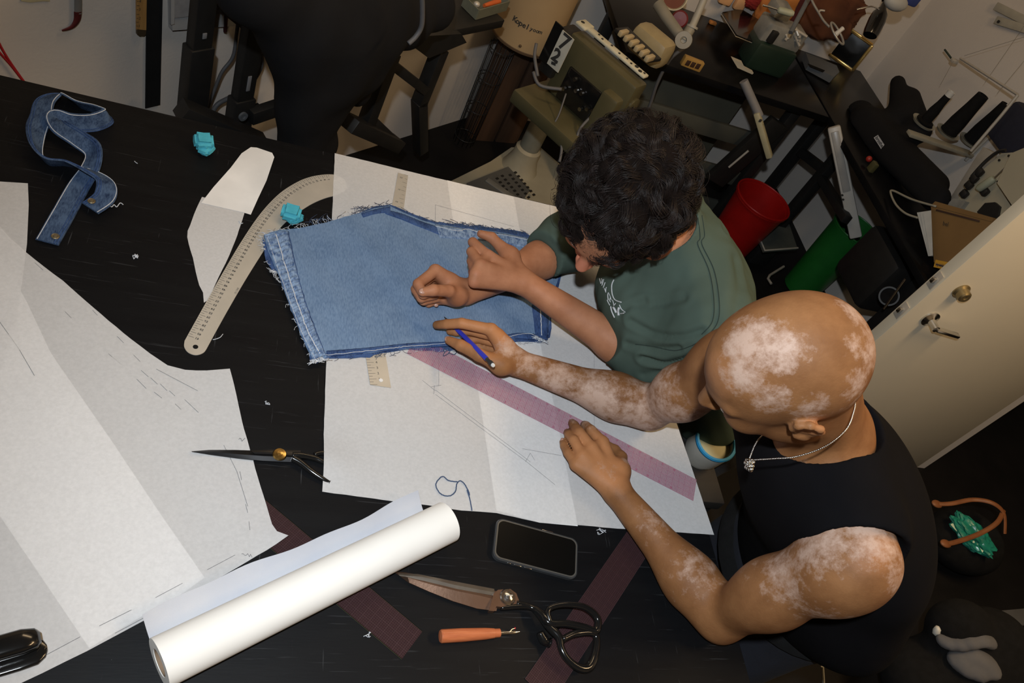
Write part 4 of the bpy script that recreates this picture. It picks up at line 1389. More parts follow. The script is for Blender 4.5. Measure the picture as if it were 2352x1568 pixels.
# black top
T = Sculpt((.60, .20, .80), (1.42, .98, 1.42), 0.004)
T.ell(V3(.990, .580, 1.125), (.205, .176, .112), bax, 0.05)
T.ell(V3(1.075, .572, 1.000), (.17, .162, .115), bax, 0.06)
T.ell(V3(1.13, .562, .900), (.13, .172, .120), bax, 0.06)
T.cone(b_shL+(.012, .035, 0), b_shR+(.02, -.03, .0), 0.066, 0.064, 0.05)
T.cone(b_neck+(.015, 0, -.02), b_shL+(.01, .04, .012), 0.066, 0.058, 0.05)
T.cone(b_neck+(.015, 0, -.02), b_shR+(.01, -.04, .012), 0.066, 0.056, 0.05)
T.ell(V3(.915, .570, 1.14), (.10, .145, .070), (bs, V3(0, 1, 0), bn), 0.06)
for a, b in (((1760, 1120), (1700, 1330)), ((1850, 1120), (1790, 1180)), ((1720, 1080), (1760, 1220))):
    pa, pb = PT(*a, 1.30), PT(*b, 1.38)
T.ell(V3(1.06, .545, 1.10), (.20, .195, .115), bax, 0.06)
T.ell(V3(1.12, .50, .96), (.15, .175, .11), bax, 0.06)
T.cone(b_neck+(-.02, -.0, .02), b_neck+(-.08, .0, .10), 0.074, 0.074, 0.006, True)
T.cone(b_neck+(.0, -.0, .035), b_neck+(-.06, .0, .12), 0.070, 0.070, 0.006, True)
T.cone(b_shL+(-.005, -.030, .0), b_shL+(b_elL-b_shL)*.5+(-.01, -.03, 0), 0.078, 0.074, 0.008, True)
T.cone(b_shR+(-.005, .030, .0), b_shR+(b_elR-b_shR)*.5+(-.01, .03, 0), 0.078, 0.074, 0.008, True)
V, F_ = T.mesh()
M_top = mat('black_jersey', (0.0062, 0.0058, 0.0068), 0.95, col2=(0.005, 0.0048, 0.0056), scale=12, bump=0.5, bscale=18, spec=0.06)
mesh_obj('sleeveless_top', relax(V, F_, 2), F_, M_top, body, 180)
# trousers, belt and shoes (behind the table)
J = Sculpt((.85, .25, .0), (1.45, .90, 1.0), 0.008)
J.ell(V3(1.14, .56, .86), (.13, .165, .12), None, 0.04)
for y in (.46, .67):
    J.cone(V3(1.14, y+(.56-y)*.2, .82), V3(1.10, y, .47), .088, .062, .04)
    J.cone(V3(1.10, y, .47), V3(1.19, y, .06), .060, .045, .02)
V, F_ = J.mesh()
M_jeansB = mat('dark_navy_jeans', (0.008, 0.010, 0.018), 0.95, col2=(0.006, 0.007, 0.013), scale=30, bump=0.3, bscale=300)
mesh_obj('trousers', relax(V, F_, 1), F_, M_jeansB, body, 180)
def shoes(parent, ys, x, m):
    for y in ys:
        q = Sculpt((x-.26, y-.08, -.01), (x+.14, y+.08, .16), 0.006)
        q.ell(V3(x-.05, y, .045), (.13, .045, .042), None, .02).ell(V3(x+.01, y, .07), (.055, .042, .06), None, .03).ell(V3(x-.14, y, .03), (.07, .048, .03), None, .02)
        q.cut(V3(0, 0, .004), V3(0, 0, -1), (x-.26, y-.08, -.01), (x+.14, y+.08, .03))
        V, F_ = q.mesh()
        mesh_obj('shoe', relax(V, F_, 1), F_, m, parent, 180)
shoes(body, (.46, .67), 1.19, M_black)
bt = MB()
ringp = [V3(1.135, .562, .885)+V3(math.cos(a)*.128, math.sin(a)*.174, math.cos(a)*0.06) for a in np.linspace(0, 2*math.pi, 41)[:-1]]
bt.tube(ringp, 0.019, 6, closed=True, flat=0.25)
belt = bt.build('belt', M_blackcloth, body, 60)
for a in (-1.25, -1.0, -.8):
    p = V3(1.135, .562, .885)+V3(math.cos(a)*.130, math.sin(a)*.176, math.cos(a)*0.06)
    MB().ball(p, (.006, .006, .006), n=10, m=6).build('rivet', M_chrome, belt, 180)
# chain with pendant
M_silver = mat('silver_chain', (0.80, 0.79, 0.76), 0.22, 1.0, col2=(0.55, 0.54, 0.52), scale=60)
chp = spline([PT(1722, 1052, 1.155), PT(1738, 1015, 1.16), PT(1765, 985, 1.20), PT(1850, 890, 1.25), PT(1930, 880, 1.16), PT(1962, 915, 1.06), PT(1958, 955, 1.035), PT(1940, 990, 1.03), PT(1895, 1025, 1.03), PT(1830, 1048, 1.04), PT(1775, 1053, 1.06), PT(1727, 1056, 1.10)], 14)
mb = MB()
acc = 0
for a, b in zip(chp, chp[1:]):
    l = np.linalg.norm(b-a)
    k = max(1, int(l/0.0026))
    for j in range(k):
        mb.ball(a+(b-a)*(j+.5)/k, (0.0017, 0.0013, 0.0013), frame(b-a)[::-1], 6, 4)
necklace = mb.build('necklace_chain', M_silver, body, 180, 'stuff')
pp = PT(1722, 1060, 1.10)
mb = MB()
for k in range(22):
    mb.ball(pp+V3(0, -.002, -.004)+rng.normal(0, 0.0038, 3)*V3(1, 1, 1.2), rng.uniform(.0018, .0042, 3), n=8, m=5)
mb.build('pendant', M_silver, necklace, 60)

# blue pencil in the right hand
ta, tb = P(1020, 727, .918), P(1133, 839, .9935)
d = nrm(tb-ta)
pl_ = np.linalg.norm(tb-ta)
pc = thing('mechanical_pencil', 'blue mechanical pencil with black tip held in the right hand', 'pencil', ta)
MB().lathe([(0.0042, pl_*.20), (0.0045, pl_*.24), (0.0045, pl_*.875), (0.0042, pl_*.88)], ta, d, 6).build('barrel', mat('blue_barrel', (0.035, 0.045, 0.50), 0.4, col2=(0.03, 0.04, 0.42)), pc, 30)
MB().lathe([(0.0004, 0), (0.0011, pl_*.04), (0.0040, pl_*.16), (0.0041, pl_*.2)], ta, d, 12).build('tip', M_ink, pc, 30)
MB().lathe([(0.0040, pl_*.88), (0.0034, pl_*.89), (0.0034, pl_*.93), (0.0044, pl_*.94), (0.0044, pl_*.985)], ta, d, 14).build('clip_collar', M_ink, pc, 30)
MB().lathe([(0.0036, pl_*.98), (0.0036, pl_*1.0), (0.003, pl_*1.008), (0, pl_*1.01)], ta, d, 14).build('eraser', mat('white_eraser', (0.8, 0.8, 0.78), 0.8), pc, 60)

# ================================================================== the man in the green shirt
gh = PT(1418, 478, 1.40)
GF = nrm(RC @ V3(-.52, .85, .06))
GU = RC @ V3(-.05, .04, -.99)
GU = nrm(GU-GF*(GU @ GF))
GL = np.cross(GU, GF)
g_shL, g_elL = V3(.850, .885, 1.140), V3(.835, .938, .955)
g_wrL = P(1206, 650, .992)
g_shR, g_elR = V3(.815, 1.205, 1.150), V3(.700, 1.235, .946)
g_wrR = P(1068, 672, .938)
g_neck = V3(.80, 1.035, 1.19)
Gd = Sculpt((.28, .78, .895), (1.12, 1.36, 1.43), 0.003)
gw = head(Gd, gh, GF, GL, GU, 1.0)
Gd.cone(gw(-0.030, 0, -0.055), g_neck, 0.054, 0.060, 0.03)
Gd.ell(V3(.90, 1.03, 1.06), (.10, .14, .11), None, 0.05)
Gd.cone(g_shL+(.01, .04, 0), g_shR+(.01, -.04, 0), 0.045, 0.045, 0.05)
for sh_, el, wr in ((g_shL, g_elL, g_wrL), (g_shR, g_elR, g_wrR)):
    ua, fa = nrm(el-sh_), nrm(wr-el)
    Gd.cone(sh_, el, .046, .036, .03)
    Gd.cone(el, el+fa*.08, .036, .0395, .025)
    Gd.cone(el+fa*.07, wr, .0395, .0245, .02)
# left fist resting on the right wrist
lm = [P(1121, 588, 1.010), P(1103, 610, 1.012), P(1093, 629, 1.004), P(1089, 648, .992)]
lf = [[P(1086, 556, 1.004), P(1090, 561, .980), P(1113, 585, .978)], [P(1083, 578, 1.000), P(1087, 585, .976), P(1112, 606, .975)], [P(1083, 600, .990), P(1088, 608, .970), P(1112, 625, .970)], [P(1085, 624, .978), P(1092, 630, .962), P(1113, 642, .966)]]
lt = [P(1172, 588, 1.000), P(1150, 566, 1.002), P(1129, 545, 1.004), P(1104, 537, 1.004)]
hand(Gd, g_wrL, lm, lf, lt, 0.0128, 1.0)
# right fist lying on its side, thumb on top
rm = [P(1000, 622, .972), P(999, 626, .955), P(1000, 632, .938), P(1003, 640, .922)]
rf = [[P(960, 652, .972), P(972, 676, .968), P(1004, 668, .966)], [P(956, 664, .954), P(968, 684, .950), P(1000, 678, .950)], [P(961, 675, .936), P(973, 691, .933), P(1002, 686, .935)], [P(972, 684, .920), P(984, 697, .917), P(1000, 694, .918)]]
rt = [P(1050, 680, .952), P(1030, 668, .978), P(995, 666, .990), P(970, 671, .986)]
hand(Gd, g_wrR, rm, rf, rt, 0.0138, 1.02)
Gd.cone(P(1040, 686, .935), P(1020, 686, .930), .015, .012, .012)
V, F_ = Gd.mesh()
del Gd
V = relax(V, F_, 2)
beard = blobs(V, [(gw(.06, .0, -.115), .045, 1.0), (gw(.03, .055, -.09), .035, 1.0), (gw(.03, -.055, -.09), .035, 1.0), (gw(.10, 0, -.075), .02, .9), (gw(.005, .065, -.06), .03, .9), (gw(.005, -.065, -.06), .03, .9), (gw(-.02, 0, .06), .10, 1.2), (gw(-.06, 0, 0), .08, 1.2)])
pink = blobs(V, [(gw(.118, 0, -.055), .032, 1.6), (gw(.075, .04, -.045), .03, .6)]+[(q, .014, .7) for q in lm+rm])
M_skinG = skin_mat('tanned_skin', (0.46, 0.205, 0.108), (0.35, 0.142, 0.070), None)
guy = mesh_obj('person', V, F_, M_skinG, None, 180, attrs={'pale': np.zeros(len(V)), 'pink': pink, 'beard': beard, 'nail': np.zeros(len(V))})
tag(guy, 'person with curly dark hair in a green t-shirt, leaning on crossed fists over the denim', 'person')
ORI[guy.name] = (0, 0, 0)
nail(guy, rt[3], rt[2], V3(-.2, -.3, .9), M_nail, 0.0072, 0.0078)
nail(guy, lt[3], lt[2], V3(-.1, .35, .9), M_nail, 0.0056, 0.0066)
nail(guy, rf[3][2]+(0, -.006, 0), rf[3][1], V3(0, -.8, .5), M_nail, 0.0045, 0.006)
for s in (1, -1):
    MB().ball(gw(0.0815, s*0.031, -0.024), 0.0128, n=18, m=12).build('eye', M_eye, guy, 180)
    mb = MB()
    for k in range(60):
        u = random.random()
        p = gw(.097-.012*u*u-.004*u, s*(.014+.034*u), .004+.006*math.sin(u*2.5)+random.uniform(-.003, .003))
        q = p+(GL*s*.006+GF*.002+GU*random.uniform(-.001, .003))
        mb.tube([p, q], [.0006, .0002], 3)
    mb.build('eyebrow', M_blackcloth, guy, 180)
# t-shirt
G = Sculpt((.60, .70, .72), (1.32, 1.42, 1.30), 0.004)
gs = nrm(V3(.86, 1.03, 1.15)-V3(1.10, 1.0, .82))
gn_ = nrm(np.cross(V3(0, 1, 0), gs))
if gn_[0] < 0:
    gn_ = -gn_
gax = (gs, np.cross(gn_, gs), gn_)
G.ell(V3(.905, 1.04, 1.075), (.14, .185, .105), gax, .05)
G.ell(V3(.985, 1.015, .965), (.15, .165, .105), gax, .06)
G.ell(V3(1.06, 1.00, .85), (.13, .165, .105), gax, .06)
G.cone(g_shL+(.005, .02, .005), g_shR+(.005, -.02, .005), .066, .066, .05)
G.cone(g_neck+(.03, 0, -.02), g_shL+(.01, .04, .01), .064, .060, .05)
G.cone(g_neck+(.03, 0, -.02), g_shR+(.01, -.04, .01), .064, .060, .05)
for sh_, el, wr, k_ in ((g_shL, g_elL, g_wrL, 1.0), (g_shR, g_elR, g_wrR, 0.92)):
    fa = nrm(wr-el)
    G.cone(sh_, el+(el-sh_)*.0+V3(.0, 0, .028), .066, .068*k_, .04)
    G.cone(el+V3(0, 0, .028), el+fa*.075+V3(0, 0, .016), .066*k_, .058*k_, .03)
for (pts, r) in (([(1478, 815), (1530, 828), (1590, 815), (1640, 770)], .006), ([(1470, 775), (1530, 770), (1590, 765)], .004), ([(1440, 730), (1500, 735), (1560, 728)], .004)):
    pass
G.cone(g_neck+(.0, 0, -.01), g_neck+(-.03, .01, .03), .066, .058, .03)
G.cone(g_neck+(-.06, 0, .05), g_neck+(-.10, .01, .07), .052, .060, .006, True)
for el, wr in ((g_elL, g_wrL), (g_elR, g_wrR)):
    fa = nrm(wr-el)
    q = el+fa*.078
    G.cut(q, fa, q-.09, q+.09, .004)
    G.cone(q+fa*.02, q-fa*.03, .046, .040, .004, True)
G.ell(V3(.905, 1.04, 1.075), (.14, .185, .105), gax, .03)
G.ell(P(1500, 690, 1.05), (.105, .12, .09), None, .05)
G.ell(P(1450, 660, 1.03), (.06, .09, .07), None, .05)
G.cut(V3(0, 0, .905), V3(0, 0, -1), (.60, .78, .72), (.915, 1.42, .93), .003)
V, F_ = G.mesh()
del G
V = relax(V, F_, 3)
def folds(V, F, lines_, ripple=0.0, seed=3):
    """press folds into a cloth surface: lines_ = (pixels on it, depth, width)"""
    bv = BVHTree.FromPolygons([Vector(p) for p in V], [tuple(int(i) for i in q) for q in F])
    N = np.cross(V[F[:, 2]]-V[F[:, 0]], V[F[:, 3]]-V[F[:, 1]])
    VN = np.zeros_like(V)
    for k in range(4):
        for c in range(3):
            VN[:, c] += np.bincount(F[:, k], N[:, c], len(V))
    VN /= np.maximum(np.linalg.norm(VN, axis=1), 1e-9)[:, None]
    D = np.zeros(len(V))
    for pts, dep, wid in lines_:
        c_ = []
        for q in spline([np.array(p, float) for p in pts], 8):
            h = bv.ray_cast(Vector(CAM), Vector(nrm(_ray(*q))))
            if h[0] is not None:
                c_.append(np.array(h[0]))
        if len(c_) < 3:
            continue
        c_ = np.array(c_)
        near = np.where((np.abs(V-c_.mean(0)) < np.abs(c_-c_.mean(0)).max(0)+4*wid).all(1))[0]
        d = np.min(np.linalg.norm(V[near][:, None]-c_[None], axis=2), 1)
        D[near] += -dep*np.exp(-(d/wid)**2)+dep*.55*np.exp(-((d-2.1*wid)/(1.1*wid))**2)
    if ripple:
        r_ = np.random.default_rng(seed)
        for k in range(14):
            w = r_.normal(size=3)*r_.uniform(18, 55)
            D += ripple/3.5*np.sin(V @ w+r_.uniform(0, 6)+1.5*np.sin(V @ (w[::-1]*.5)))
    return V+VN*D[:, None]
from mathutils.bvhtree import BVHTree
V = folds(V, F_, [([(1476, 822), (1530, 833), (1590, 816), (1632, 782)], .006, .006), ([(1450, 738), (1500, 764), (1560, 772), (1612, 760)], .004, .006), ([(1468, 704), (1530, 694), (1570, 684)], .003, .007), ([(1440, 790), (1500, 800), (1560, 797)], .003, .006),
                ([(1560, 905), (1600, 860), (1622, 826)], .006, .007), ([(1640, 478), (1655, 505), (1664, 530)], .003, .006), ([(1690, 600), (1700, 660), (1690, 720)], .004, .012), ([(1480, 860), (1530, 850), (1590, 835)], .003, .008), ([(1420, 720), (1450, 700), (1480, 690)], .003, .006)], .0016)
M_green = mat('faded_green_cotton', (0.074, 0.104, 0.085), 0.95, col2=(0.058, 0.084, 0.068), scale=7, bump=0.55, bscale=11, spec=0.1)
shirt = mesh_obj('t_shirt', V, F_, M_green, guy, 180)
ORI[shirt.name] = (0, 0, 0)
# print and seams laid on the cloth surface
from mathutils.bvhtree import BVHTree
_bv = BVHTree.FromPolygons([Vector(p) for p in V], [tuple(int(i) for i in q) for q in F_])
def on_cloth(px, py, off=0.0006):
    r = Vector(nrm(_ray(px, py)))
    h = _bv.ray_cast(Vector(CAM), r)
    if h[0] is None:
        return None
    return np.array(h[0])+np.array(h[1])*off
def seam_on(pts, name, m, r, off=0.0004):
    c_ = [on_cloth(*q, off) for q in spline([np.array(p, float) for p in pts], 8)]
    c_ = [p for p in c_ if p is not None]
    if len(c_) > 3:
        MB().tube(c_, r, 5).build(name, m, shirt, 180)
M_seam = mat('dark_green_thread', (0.02, 0.035, 0.028), 0.95)
seam_on([(1612, 495), (1618, 540), (1612, 560), (1640, 620), (1652, 690), (1648, 740), (1620, 775), (1590, 793)], 'shoulder_seam', M_seam, .0009)
seam_on([(1603, 500), (1608, 545), (1603, 562), (1629, 622), (1640, 690), (1636, 738), (1612, 768)], 'shoulder_seam', M_seam, .0009)
seam_on([(1590, 793), (1550, 805), (1500, 795), (1460, 790)], 'sleeve_seam', M_seam, .0008)
mb = MB()
M_print = mat('white_screen_print', (0.62, 0.64, 0.66), 0.8, scale=80)
def pline(pts, w=.0009):
    c_ = [on_cloth(*q, .0004) for q in spline([np.array(p, float) for p in pts], 5)]
    c_ = [p for p in c_ if p is not None]
    if len(c_) > 1:
        mb.tube(c_, w, 4)
def zz(q):
    return [(1370+x/8.15, 620+y/8.15) for x, y in q]
for q, w in (([(330, 180), (290, 280), (295, 430), (330, 530), (380, 575), (470, 605)], .0013), ([(430, 650), (470, 730), (540, 790)], .0011), ([(425, 700), (410, 770), (420, 850)], .0028), ([(450, 815), (485, 812), (520, 806)], .0012),
             ([(318, 700), (345, 740), (368, 795)], .0026), ([(270, 680), (290, 770), (340, 890)], .0016), ([(330, 660), (350, 640), (362, 620)], .0011), ([(60, 160), (70, 200), (85, 255)], .0010), ([(95, 160), (110, 190), (95, 250)], .0009),
             ([(140, 170), (120, 240), (105, 290)], .0010), ([(165, 230), (145, 290), (130, 330)], .0010), ([(190, 320), (180, 350), (178, 410)], .0010), ([(150, 340), (165, 380), (180, 420)], .0009), ([(230, 420), (215, 470), (225, 560)], .0012),
             ([(265, 510), (250, 560), (265, 600)], .0010), ([(300, 560), (320, 610), (330, 670)], .0010), ([(205, 560), (225, 610), (255, 660)], .0011), ([(240, 440), (262, 500), (280, 560)], .0008)):
    pline(zz(q), w)
if mb.v:
    mb.build('chest_print', M_print, shirt, 180, 'stuff')
# trousers and shoes
J = Sculpt((.90, .68, .0), (1.45, 1.36, .98), 0.008)
J.ell(V3(1.12, 1.0, .80), (.115, .16, .12), None, 0.04)
for y in (.90, 1.11):
    J.cone(V3(1.12, y+(1.0-y)*.2, .77), V3(1.06, y, .44), .084, .062, .04)
    J.cone(V3(1.06, y, .44), V3(1.22, y, .06), .060, .045, .02)
V, F_ = J.mesh()
mesh_obj('trousers', relax(V, F_, 1), F_, mat('black_trousers', (0.018, 0.018, 0.02), 0.95, scale=20, bump=0.3, bscale=200), guy, 180)
shoes(guy, (.90, 1.11), 1.22, M_black)
# curly hair
M_hair = mat('dark_brown_hair', (0.022, 0.0145, 0.0125), 0.44, col2=(0.011, 0.0075, 0.0065), scale=60, spec=0.27)
M_hairbase = mat('dark_hair_base', (0.010, 0.007, 0.006), 0.95, scale=60, spec=0.05, bump=1.0, bscale=300)
HC, HR = V3(-.036, 0, .016), V3(.112, .098, .094)      # centre and radii of the hairy part in the head's own axes
def hairy(u):
    p = HC+u*HR
    return not (u[2] < -.42 or p[0] > .076 or (p[2] < -.03 and p[0] > .01))
Hm = Sculpt(gh-.24, gh+.24, 0.004)
for k in range(240):
    u = nrm(rng.normal(size=3))
    if hairy(u):
        Hm.ell(gw(*(HC+u*HR*.97)), np.full(3, random.uniform(.013, .021)), None, .012)
Hm.ell(gw(*(HC+V3(-.004, 0, .0))), HR*.98, (GF, GL, GU), .01)
Hm.ell(gw(.125, 0, -.065), (.080, .075, .080), (GF, GL, GU), .012, True)
V, F_ = Hm.mesh()
hair = mesh_obj('hair', V, F_, M_hairbase, guy, 180)
def strands(nclump, per, scale_=1.0, ln0=.045, ln1=.085):
    n = 13
    vs_, fs_ = [], []
    base = 0
    for c_ in range(nclump):
        u = nrm(rng.normal(size=3))
        if not hairy(u):
            continue
        root = HC+u*HR*.97
        crown = nrm(V3(-0.40, 0.25, 0.88))
        tang = u-crown*(u @ crown)
        tang = nrm(tang/max(np.linalg.norm(tang), .05)+rng.normal(0, .50, 3))
        tang = nrm(tang-u*(u @ tang))
        ln = random.uniform(ln0, ln1)*(.8 if root[0] > .03 else 1)
        ca, cr_ = random.uniform(0, 6.28), random.uniform(.007, .015)*scale_
        turns = random.uniform(.55, 1.15)*random.choice((-1, 1))
        s1 = nrm(np.cross(u, tang))
        t = np.linspace(0, 1, n)
        up = random.uniform(.012, .026)
        lift = up*np.sin(np.minimum(t*1.9, 1)*math.pi/2)-(up*.7+.004)*t**2.2
        path = root[None]+u[None]*lift[:, None]+tang[None]*(ln*(t-.4))[:, None]-u[None]*((ln*(t-.4))**2/(2*.10))[:, None]
        wd_ = random.uniform(.0045, .0085)
        for k in range(per):
            o = s1*random.gauss(0, 1)*wd_+u*random.gauss(0, 1)*wd_*.35
            dphi = random.gauss(0, .22)
            cur = (s1[None]*(np.cos(ca+dphi+t*turns*6.28)-math.cos(ca+dphi))[:, None]+u[None]*(np.sin(ca+dphi+t*turns*6.28)-math.sin(ca+dphi))[:, None]*.7)*(cr_*np.minimum(t*1.6, 1)**.8)[:, None]
            stray = rng.normal(0, 1, 3)*(.0022 if random.random() < .92 else .012)
            p = path+cur+o[None]*(1-.75*t**1.5)[:, None]+stray[None]*(t**2)[:, None]
            if (p[:, 2] < -.012).any() and (p[:, 0] > .055).any():
                continue
            p[:, 0] = np.minimum(p[:, 0], .100+random.uniform(0, .012))
            r = .00046*(1-.7*t)+.00008
            for a in (0, 2.09, 4.19):
                vs_.append(p+s1[None]*(r*math.cos(a))[:, None]+u[None]*(r*math.sin(a))[:, None])
            i = base+np.arange(n-1)
            for a in range(3):
                b = (a+1) % 3
                fs_.append(np.stack([i+a*n, i+b*n, i+b*n+1, i+a*n+1], 1))
            base += 3*n
    L_ = np.vstack(vs_)
    W = gh+L_[:, :1]*GF+L_[:, 1:2]*GL+L_[:, 2:3]*GU
    return W, np.vstack(fs_)
W, Fh = strands(640, 44)
mesh_obj('hair_curls', W, Fh, M_hair, hair, 180, 'stuff')
# ------------------------------------------------------------------ things hung on the left wall
M_darksteel = mat('dark_steel', (0.022, 0.023, 0.025), 0.4, 0.3, col2=(0.015, 0.016, 0.018), scale=14)
M_wood = mat('ruler_wood', (0.44, 0.25, 0.085), 0.55, col2=(0.32, 0.17, 0.05), scale=16, stretch=(6, 6, 0.8))
def wallquad(name, pts, off, th, m, parent=None, smooth=0):
    p = [PW(a, b, off) for a, b in pts]
    return MB().prism(p, W1N*th).build(name, m, parent, smooth)
t = thing('steel_ruler', 'long dark steel ruler hanging on the wall next to the wooden ruler', 'ruler', PW(355, 240, .004))
wallquad('blade', [(338, -260), (333, 248), (367, 240), (378, -260)], .004, .002, M_darksteel, t)
t = thing('wooden_ruler', 'yellow wooden ruler with a brass tip hanging on the wall', 'ruler', PW(322, 78, .004))
wallquad('blade', [(310.5, -260), (311.5, 66), (333, 68), (337.5, -260)], .004, .006, M_wood, t)
wallquad('tip', [(311.5, 64), (312, 76), (317, 80), (328, 80), (332, 76), (333, 66)], .004, .0065, mat('dark_brass_tip', (0.12, 0.085, 0.05), 0.4, 0.5), t)
mb = MB()
for i, (px_, py_) in enumerate(((320, 60), (321, 42), (321, 22), (322, 3))):
    q = PW(px_, py_, .0106)
    text_mesh(str(i+1), .011, q, W1D, Z3, mb)
    stroke(mb, PW(px_-7, py_-9, .0106), PW(px_-1, py_-9, .0106), .0012, W1N)
    stroke(mb, PW(px_-7, py_, .0106), PW(px_-3, py_, .0106), .0012, W1N)
mb.build('scale_markings', M_ink, t, 0, 'stuff')
t = thing('hooked_hand_tool', 'grey shafted tool with a curved maroon tip hanging on the wall', 'tool', PW(165, 60, .006))
c_ = spline([PW(a, b, .008) for a, b in ((179, -200), (179.5, 10), (179, 28))], 4)
MB().tube(c_, .0095, 8, flat=.4, up=W1N).build('shaft', mat('grey_shaft', (0.30, 0.29, 0.27), 0.4, 0.3), t, 60)
c_ = spline([PW(a, b, .008) for a, b in ((179, 26), (177.5, 44), (170, 57), (158, 65), (142, 70))], 5)
MB().tube(c_, [.0098-.0075*(i/(len(c_)-1))**1.5 for i in range(len(c_))], 8, flat=.4, up=W1N).build('curved_tip', mat('maroon_tip', (0.13, 0.018, 0.018), 0.45, col2=(0.06, 0.014, 0.014), scale=50), t, 60)
t = wallquad('paper_note', [(47, -60), (48, 2), (70, 5), (100, 2), (114, 3), (116, -60)], .002, .001, mat('yellowed_paper', (0.50, 0.45, 0.28), 0.9))
tag(t, 'yellowed paper note stuck high on the wall above the waistband', 'note')
t = thing('red_string', 'two red cords running down the wall behind the left corner of the table', 'cord', PW(30, 150, .02))
for pts in (((-20, 62), (0, 104), (20, 138), (48, 178), (62, 196)), ((-20, 96), (0, 122), (25, 150), (50, 182), (70, 205))):
    MB().tube(spline([PW(a, b, .02) for a, b in pts], 4), .0030, 6).build('cord', mat('red_string', (0.42, 0.015, 0.02), 0.6), t, 180)
t = thing('wall_panel', 'pale metal framed panel on the wall behind the black stand', 'panel', PW(430, 40))
wallquad('frame', [(381, -160), (386, 60), (530, 50), (540, -160)], .0, .02, mat('pale_metal', (0.40, 0.40, 0.40), 0.5, col2=(0.34, 0.34, 0.34)), t)
wallquad('inset', [(398, -150), (398, 38), (530, 26), (540, -150)], .018, .006, mat('panel_grey', (0.30, 0.30, 0.31), 0.6, scale=60), t)
wallquad('lip', [(388, -158), (388, 52), (396, 50), (396, -158)], .018, .010, mat('pale_metal', (0.4,)*3), t)
t = thing('wall_hook', 'short dark red rod hanging on the wall left of the black cover', 'hook', PW(518, 55, .02))
MB().tube([PW(521, 10, .02), PW(519, 40, .02), PW(517, 73, .02)], [.006, .006, .005], 8).build('rod', mat('dark_red_rod', (0.05, 0.012, 0.014), 0.5), t, 60)

# ------------------------------------------------------------------ black industrial table on the left wall, with draped cover
def bar(mb, a, b, w, h, up=Z3, bev=0.002):
    a, b = np.asarray(a, float), np.asarray(b, float)
    d = nrm(b-a)
    u = nrm(np.asarray(up)-d*(np.asarray(up) @ d))
    return mb.box((a+b)/2, (np.linalg.norm(b-a), w, h), (d, np.cross(u, d), u), bev)
F1 = P(1165, 50, .78)
wt = thing('sewing_table', 'black industrial sewing table with slotted legs against the left wall', 'table', (F1-W1D*.5)*V3(1, 1, 0))
c0 = F1-W1D*.40-W1N*.15
MB().box((c0[0], c0[1], .765), (.80, .28, .03), (W1D, W1N, Z3), .004).build('tabletop', M_black, wt)
def plan(x):
    return np.array([x[0], x[1], 0])
def post(px_, py_, off, z0, z1, w, h, name='leg', m=M_black, par=wt):
    q = plan(PW(px_, py_, off))
    mb = MB()
    mb.box(q+(0, 0, (z0+z1)/2), (w, h, z1-z0), (W1D, W1N, Z3), .003)
    return mb.build(name, m, par), q
l1, q1 = post(452, 150, .14, .20, 1.02, .055, .035)
l2, q2 = post(560, 200, .14, .20, 1.02, .055, .035)
for q, zs in ((q1, (.93, .78, .72)), (q2, (.60, .45))):
    for i, z in enumerate(zs):
        MB().box(q+W1N*.0185+(0, 0, z), (.012, .003, .05 if i == 0 else .016), (W1D, W1N, Z3), .001).build('slot', mat('slot_pale', (0.25, 0.25, 0.26), 0.6), l1 if q is q1 else l2)
sl = MB()
sl.box(q1+(0, 0, .56), (.068, .045, .36), (W1D, W1N, Z3), .004)
sl.build('sleeve', M_black, wt)
MB().box(q2+(0, 0, .42), (.068, .045, .24), (W1D, W1N, Z3), .004).build('sleeve', M_black, wt)
b0 = PW(557, 266, .20)
bo = MB().lathe([(.014, 0), (.014, .006), (.007, .006), (.007, .002), (0, .002)], b0, W1N, 18).build('bolt', M_grey, wt, 30)
bar(MB(), PW(575, 268, .17), PW(700, 226, .17), .03, .045).build('cross_bar', M_black, wt)
bar(MB(), PW(415, 252, .20), PW(600, 330, .26), .05, .05).build('foot_bar', M_black, wt)
bar(MB(), PW(500, 300, .14), PW(600, 250, .14), .03, .03).build('brace', M_black, wt)
mb = MB()
bar(mb, PW(900, 120, .30), PW(842, 280, .30), .045, .04)
mb.build('leg', M_black, wt)
mb = MB()
bar(mb, PW(1012, 112, .28), PW(962, 238, .28), .045, .04)
bar(mb, PW(963, 230, .28), PW(966, 345, .28), .045, .04)
mb.build('leg', M_black, wt)
bar(MB(), PW(898, 146, .29), PW(975, 206, .29), .03, .03).build('brace', M_black, wt)
bar(MB(), PW(800, 280, .34), PW(910, 330, .30), .06, .045).build('foot_bar', M_black, wt)
bar(MB(), PW(848, 268, .29), PW(905, 322, .29), .03, .03).build('brace', M_black, wt)
mb = MB()
mb.prism([PW(950, 108, .33), PW(985, 134, .33), (PW(1072, 98, .33)), PW(1060, 78, .33), PW(960, 84, .33)], W1N*-.05)
mb.build('motor_mount', M_black, wt)
bar(MB(), P(655, 118, .70), P(480, -20, .80), .05, .03).build('side_rail', mat('brown_black_edge', (0.035, 0.028, 0.02), 0.6), wt)
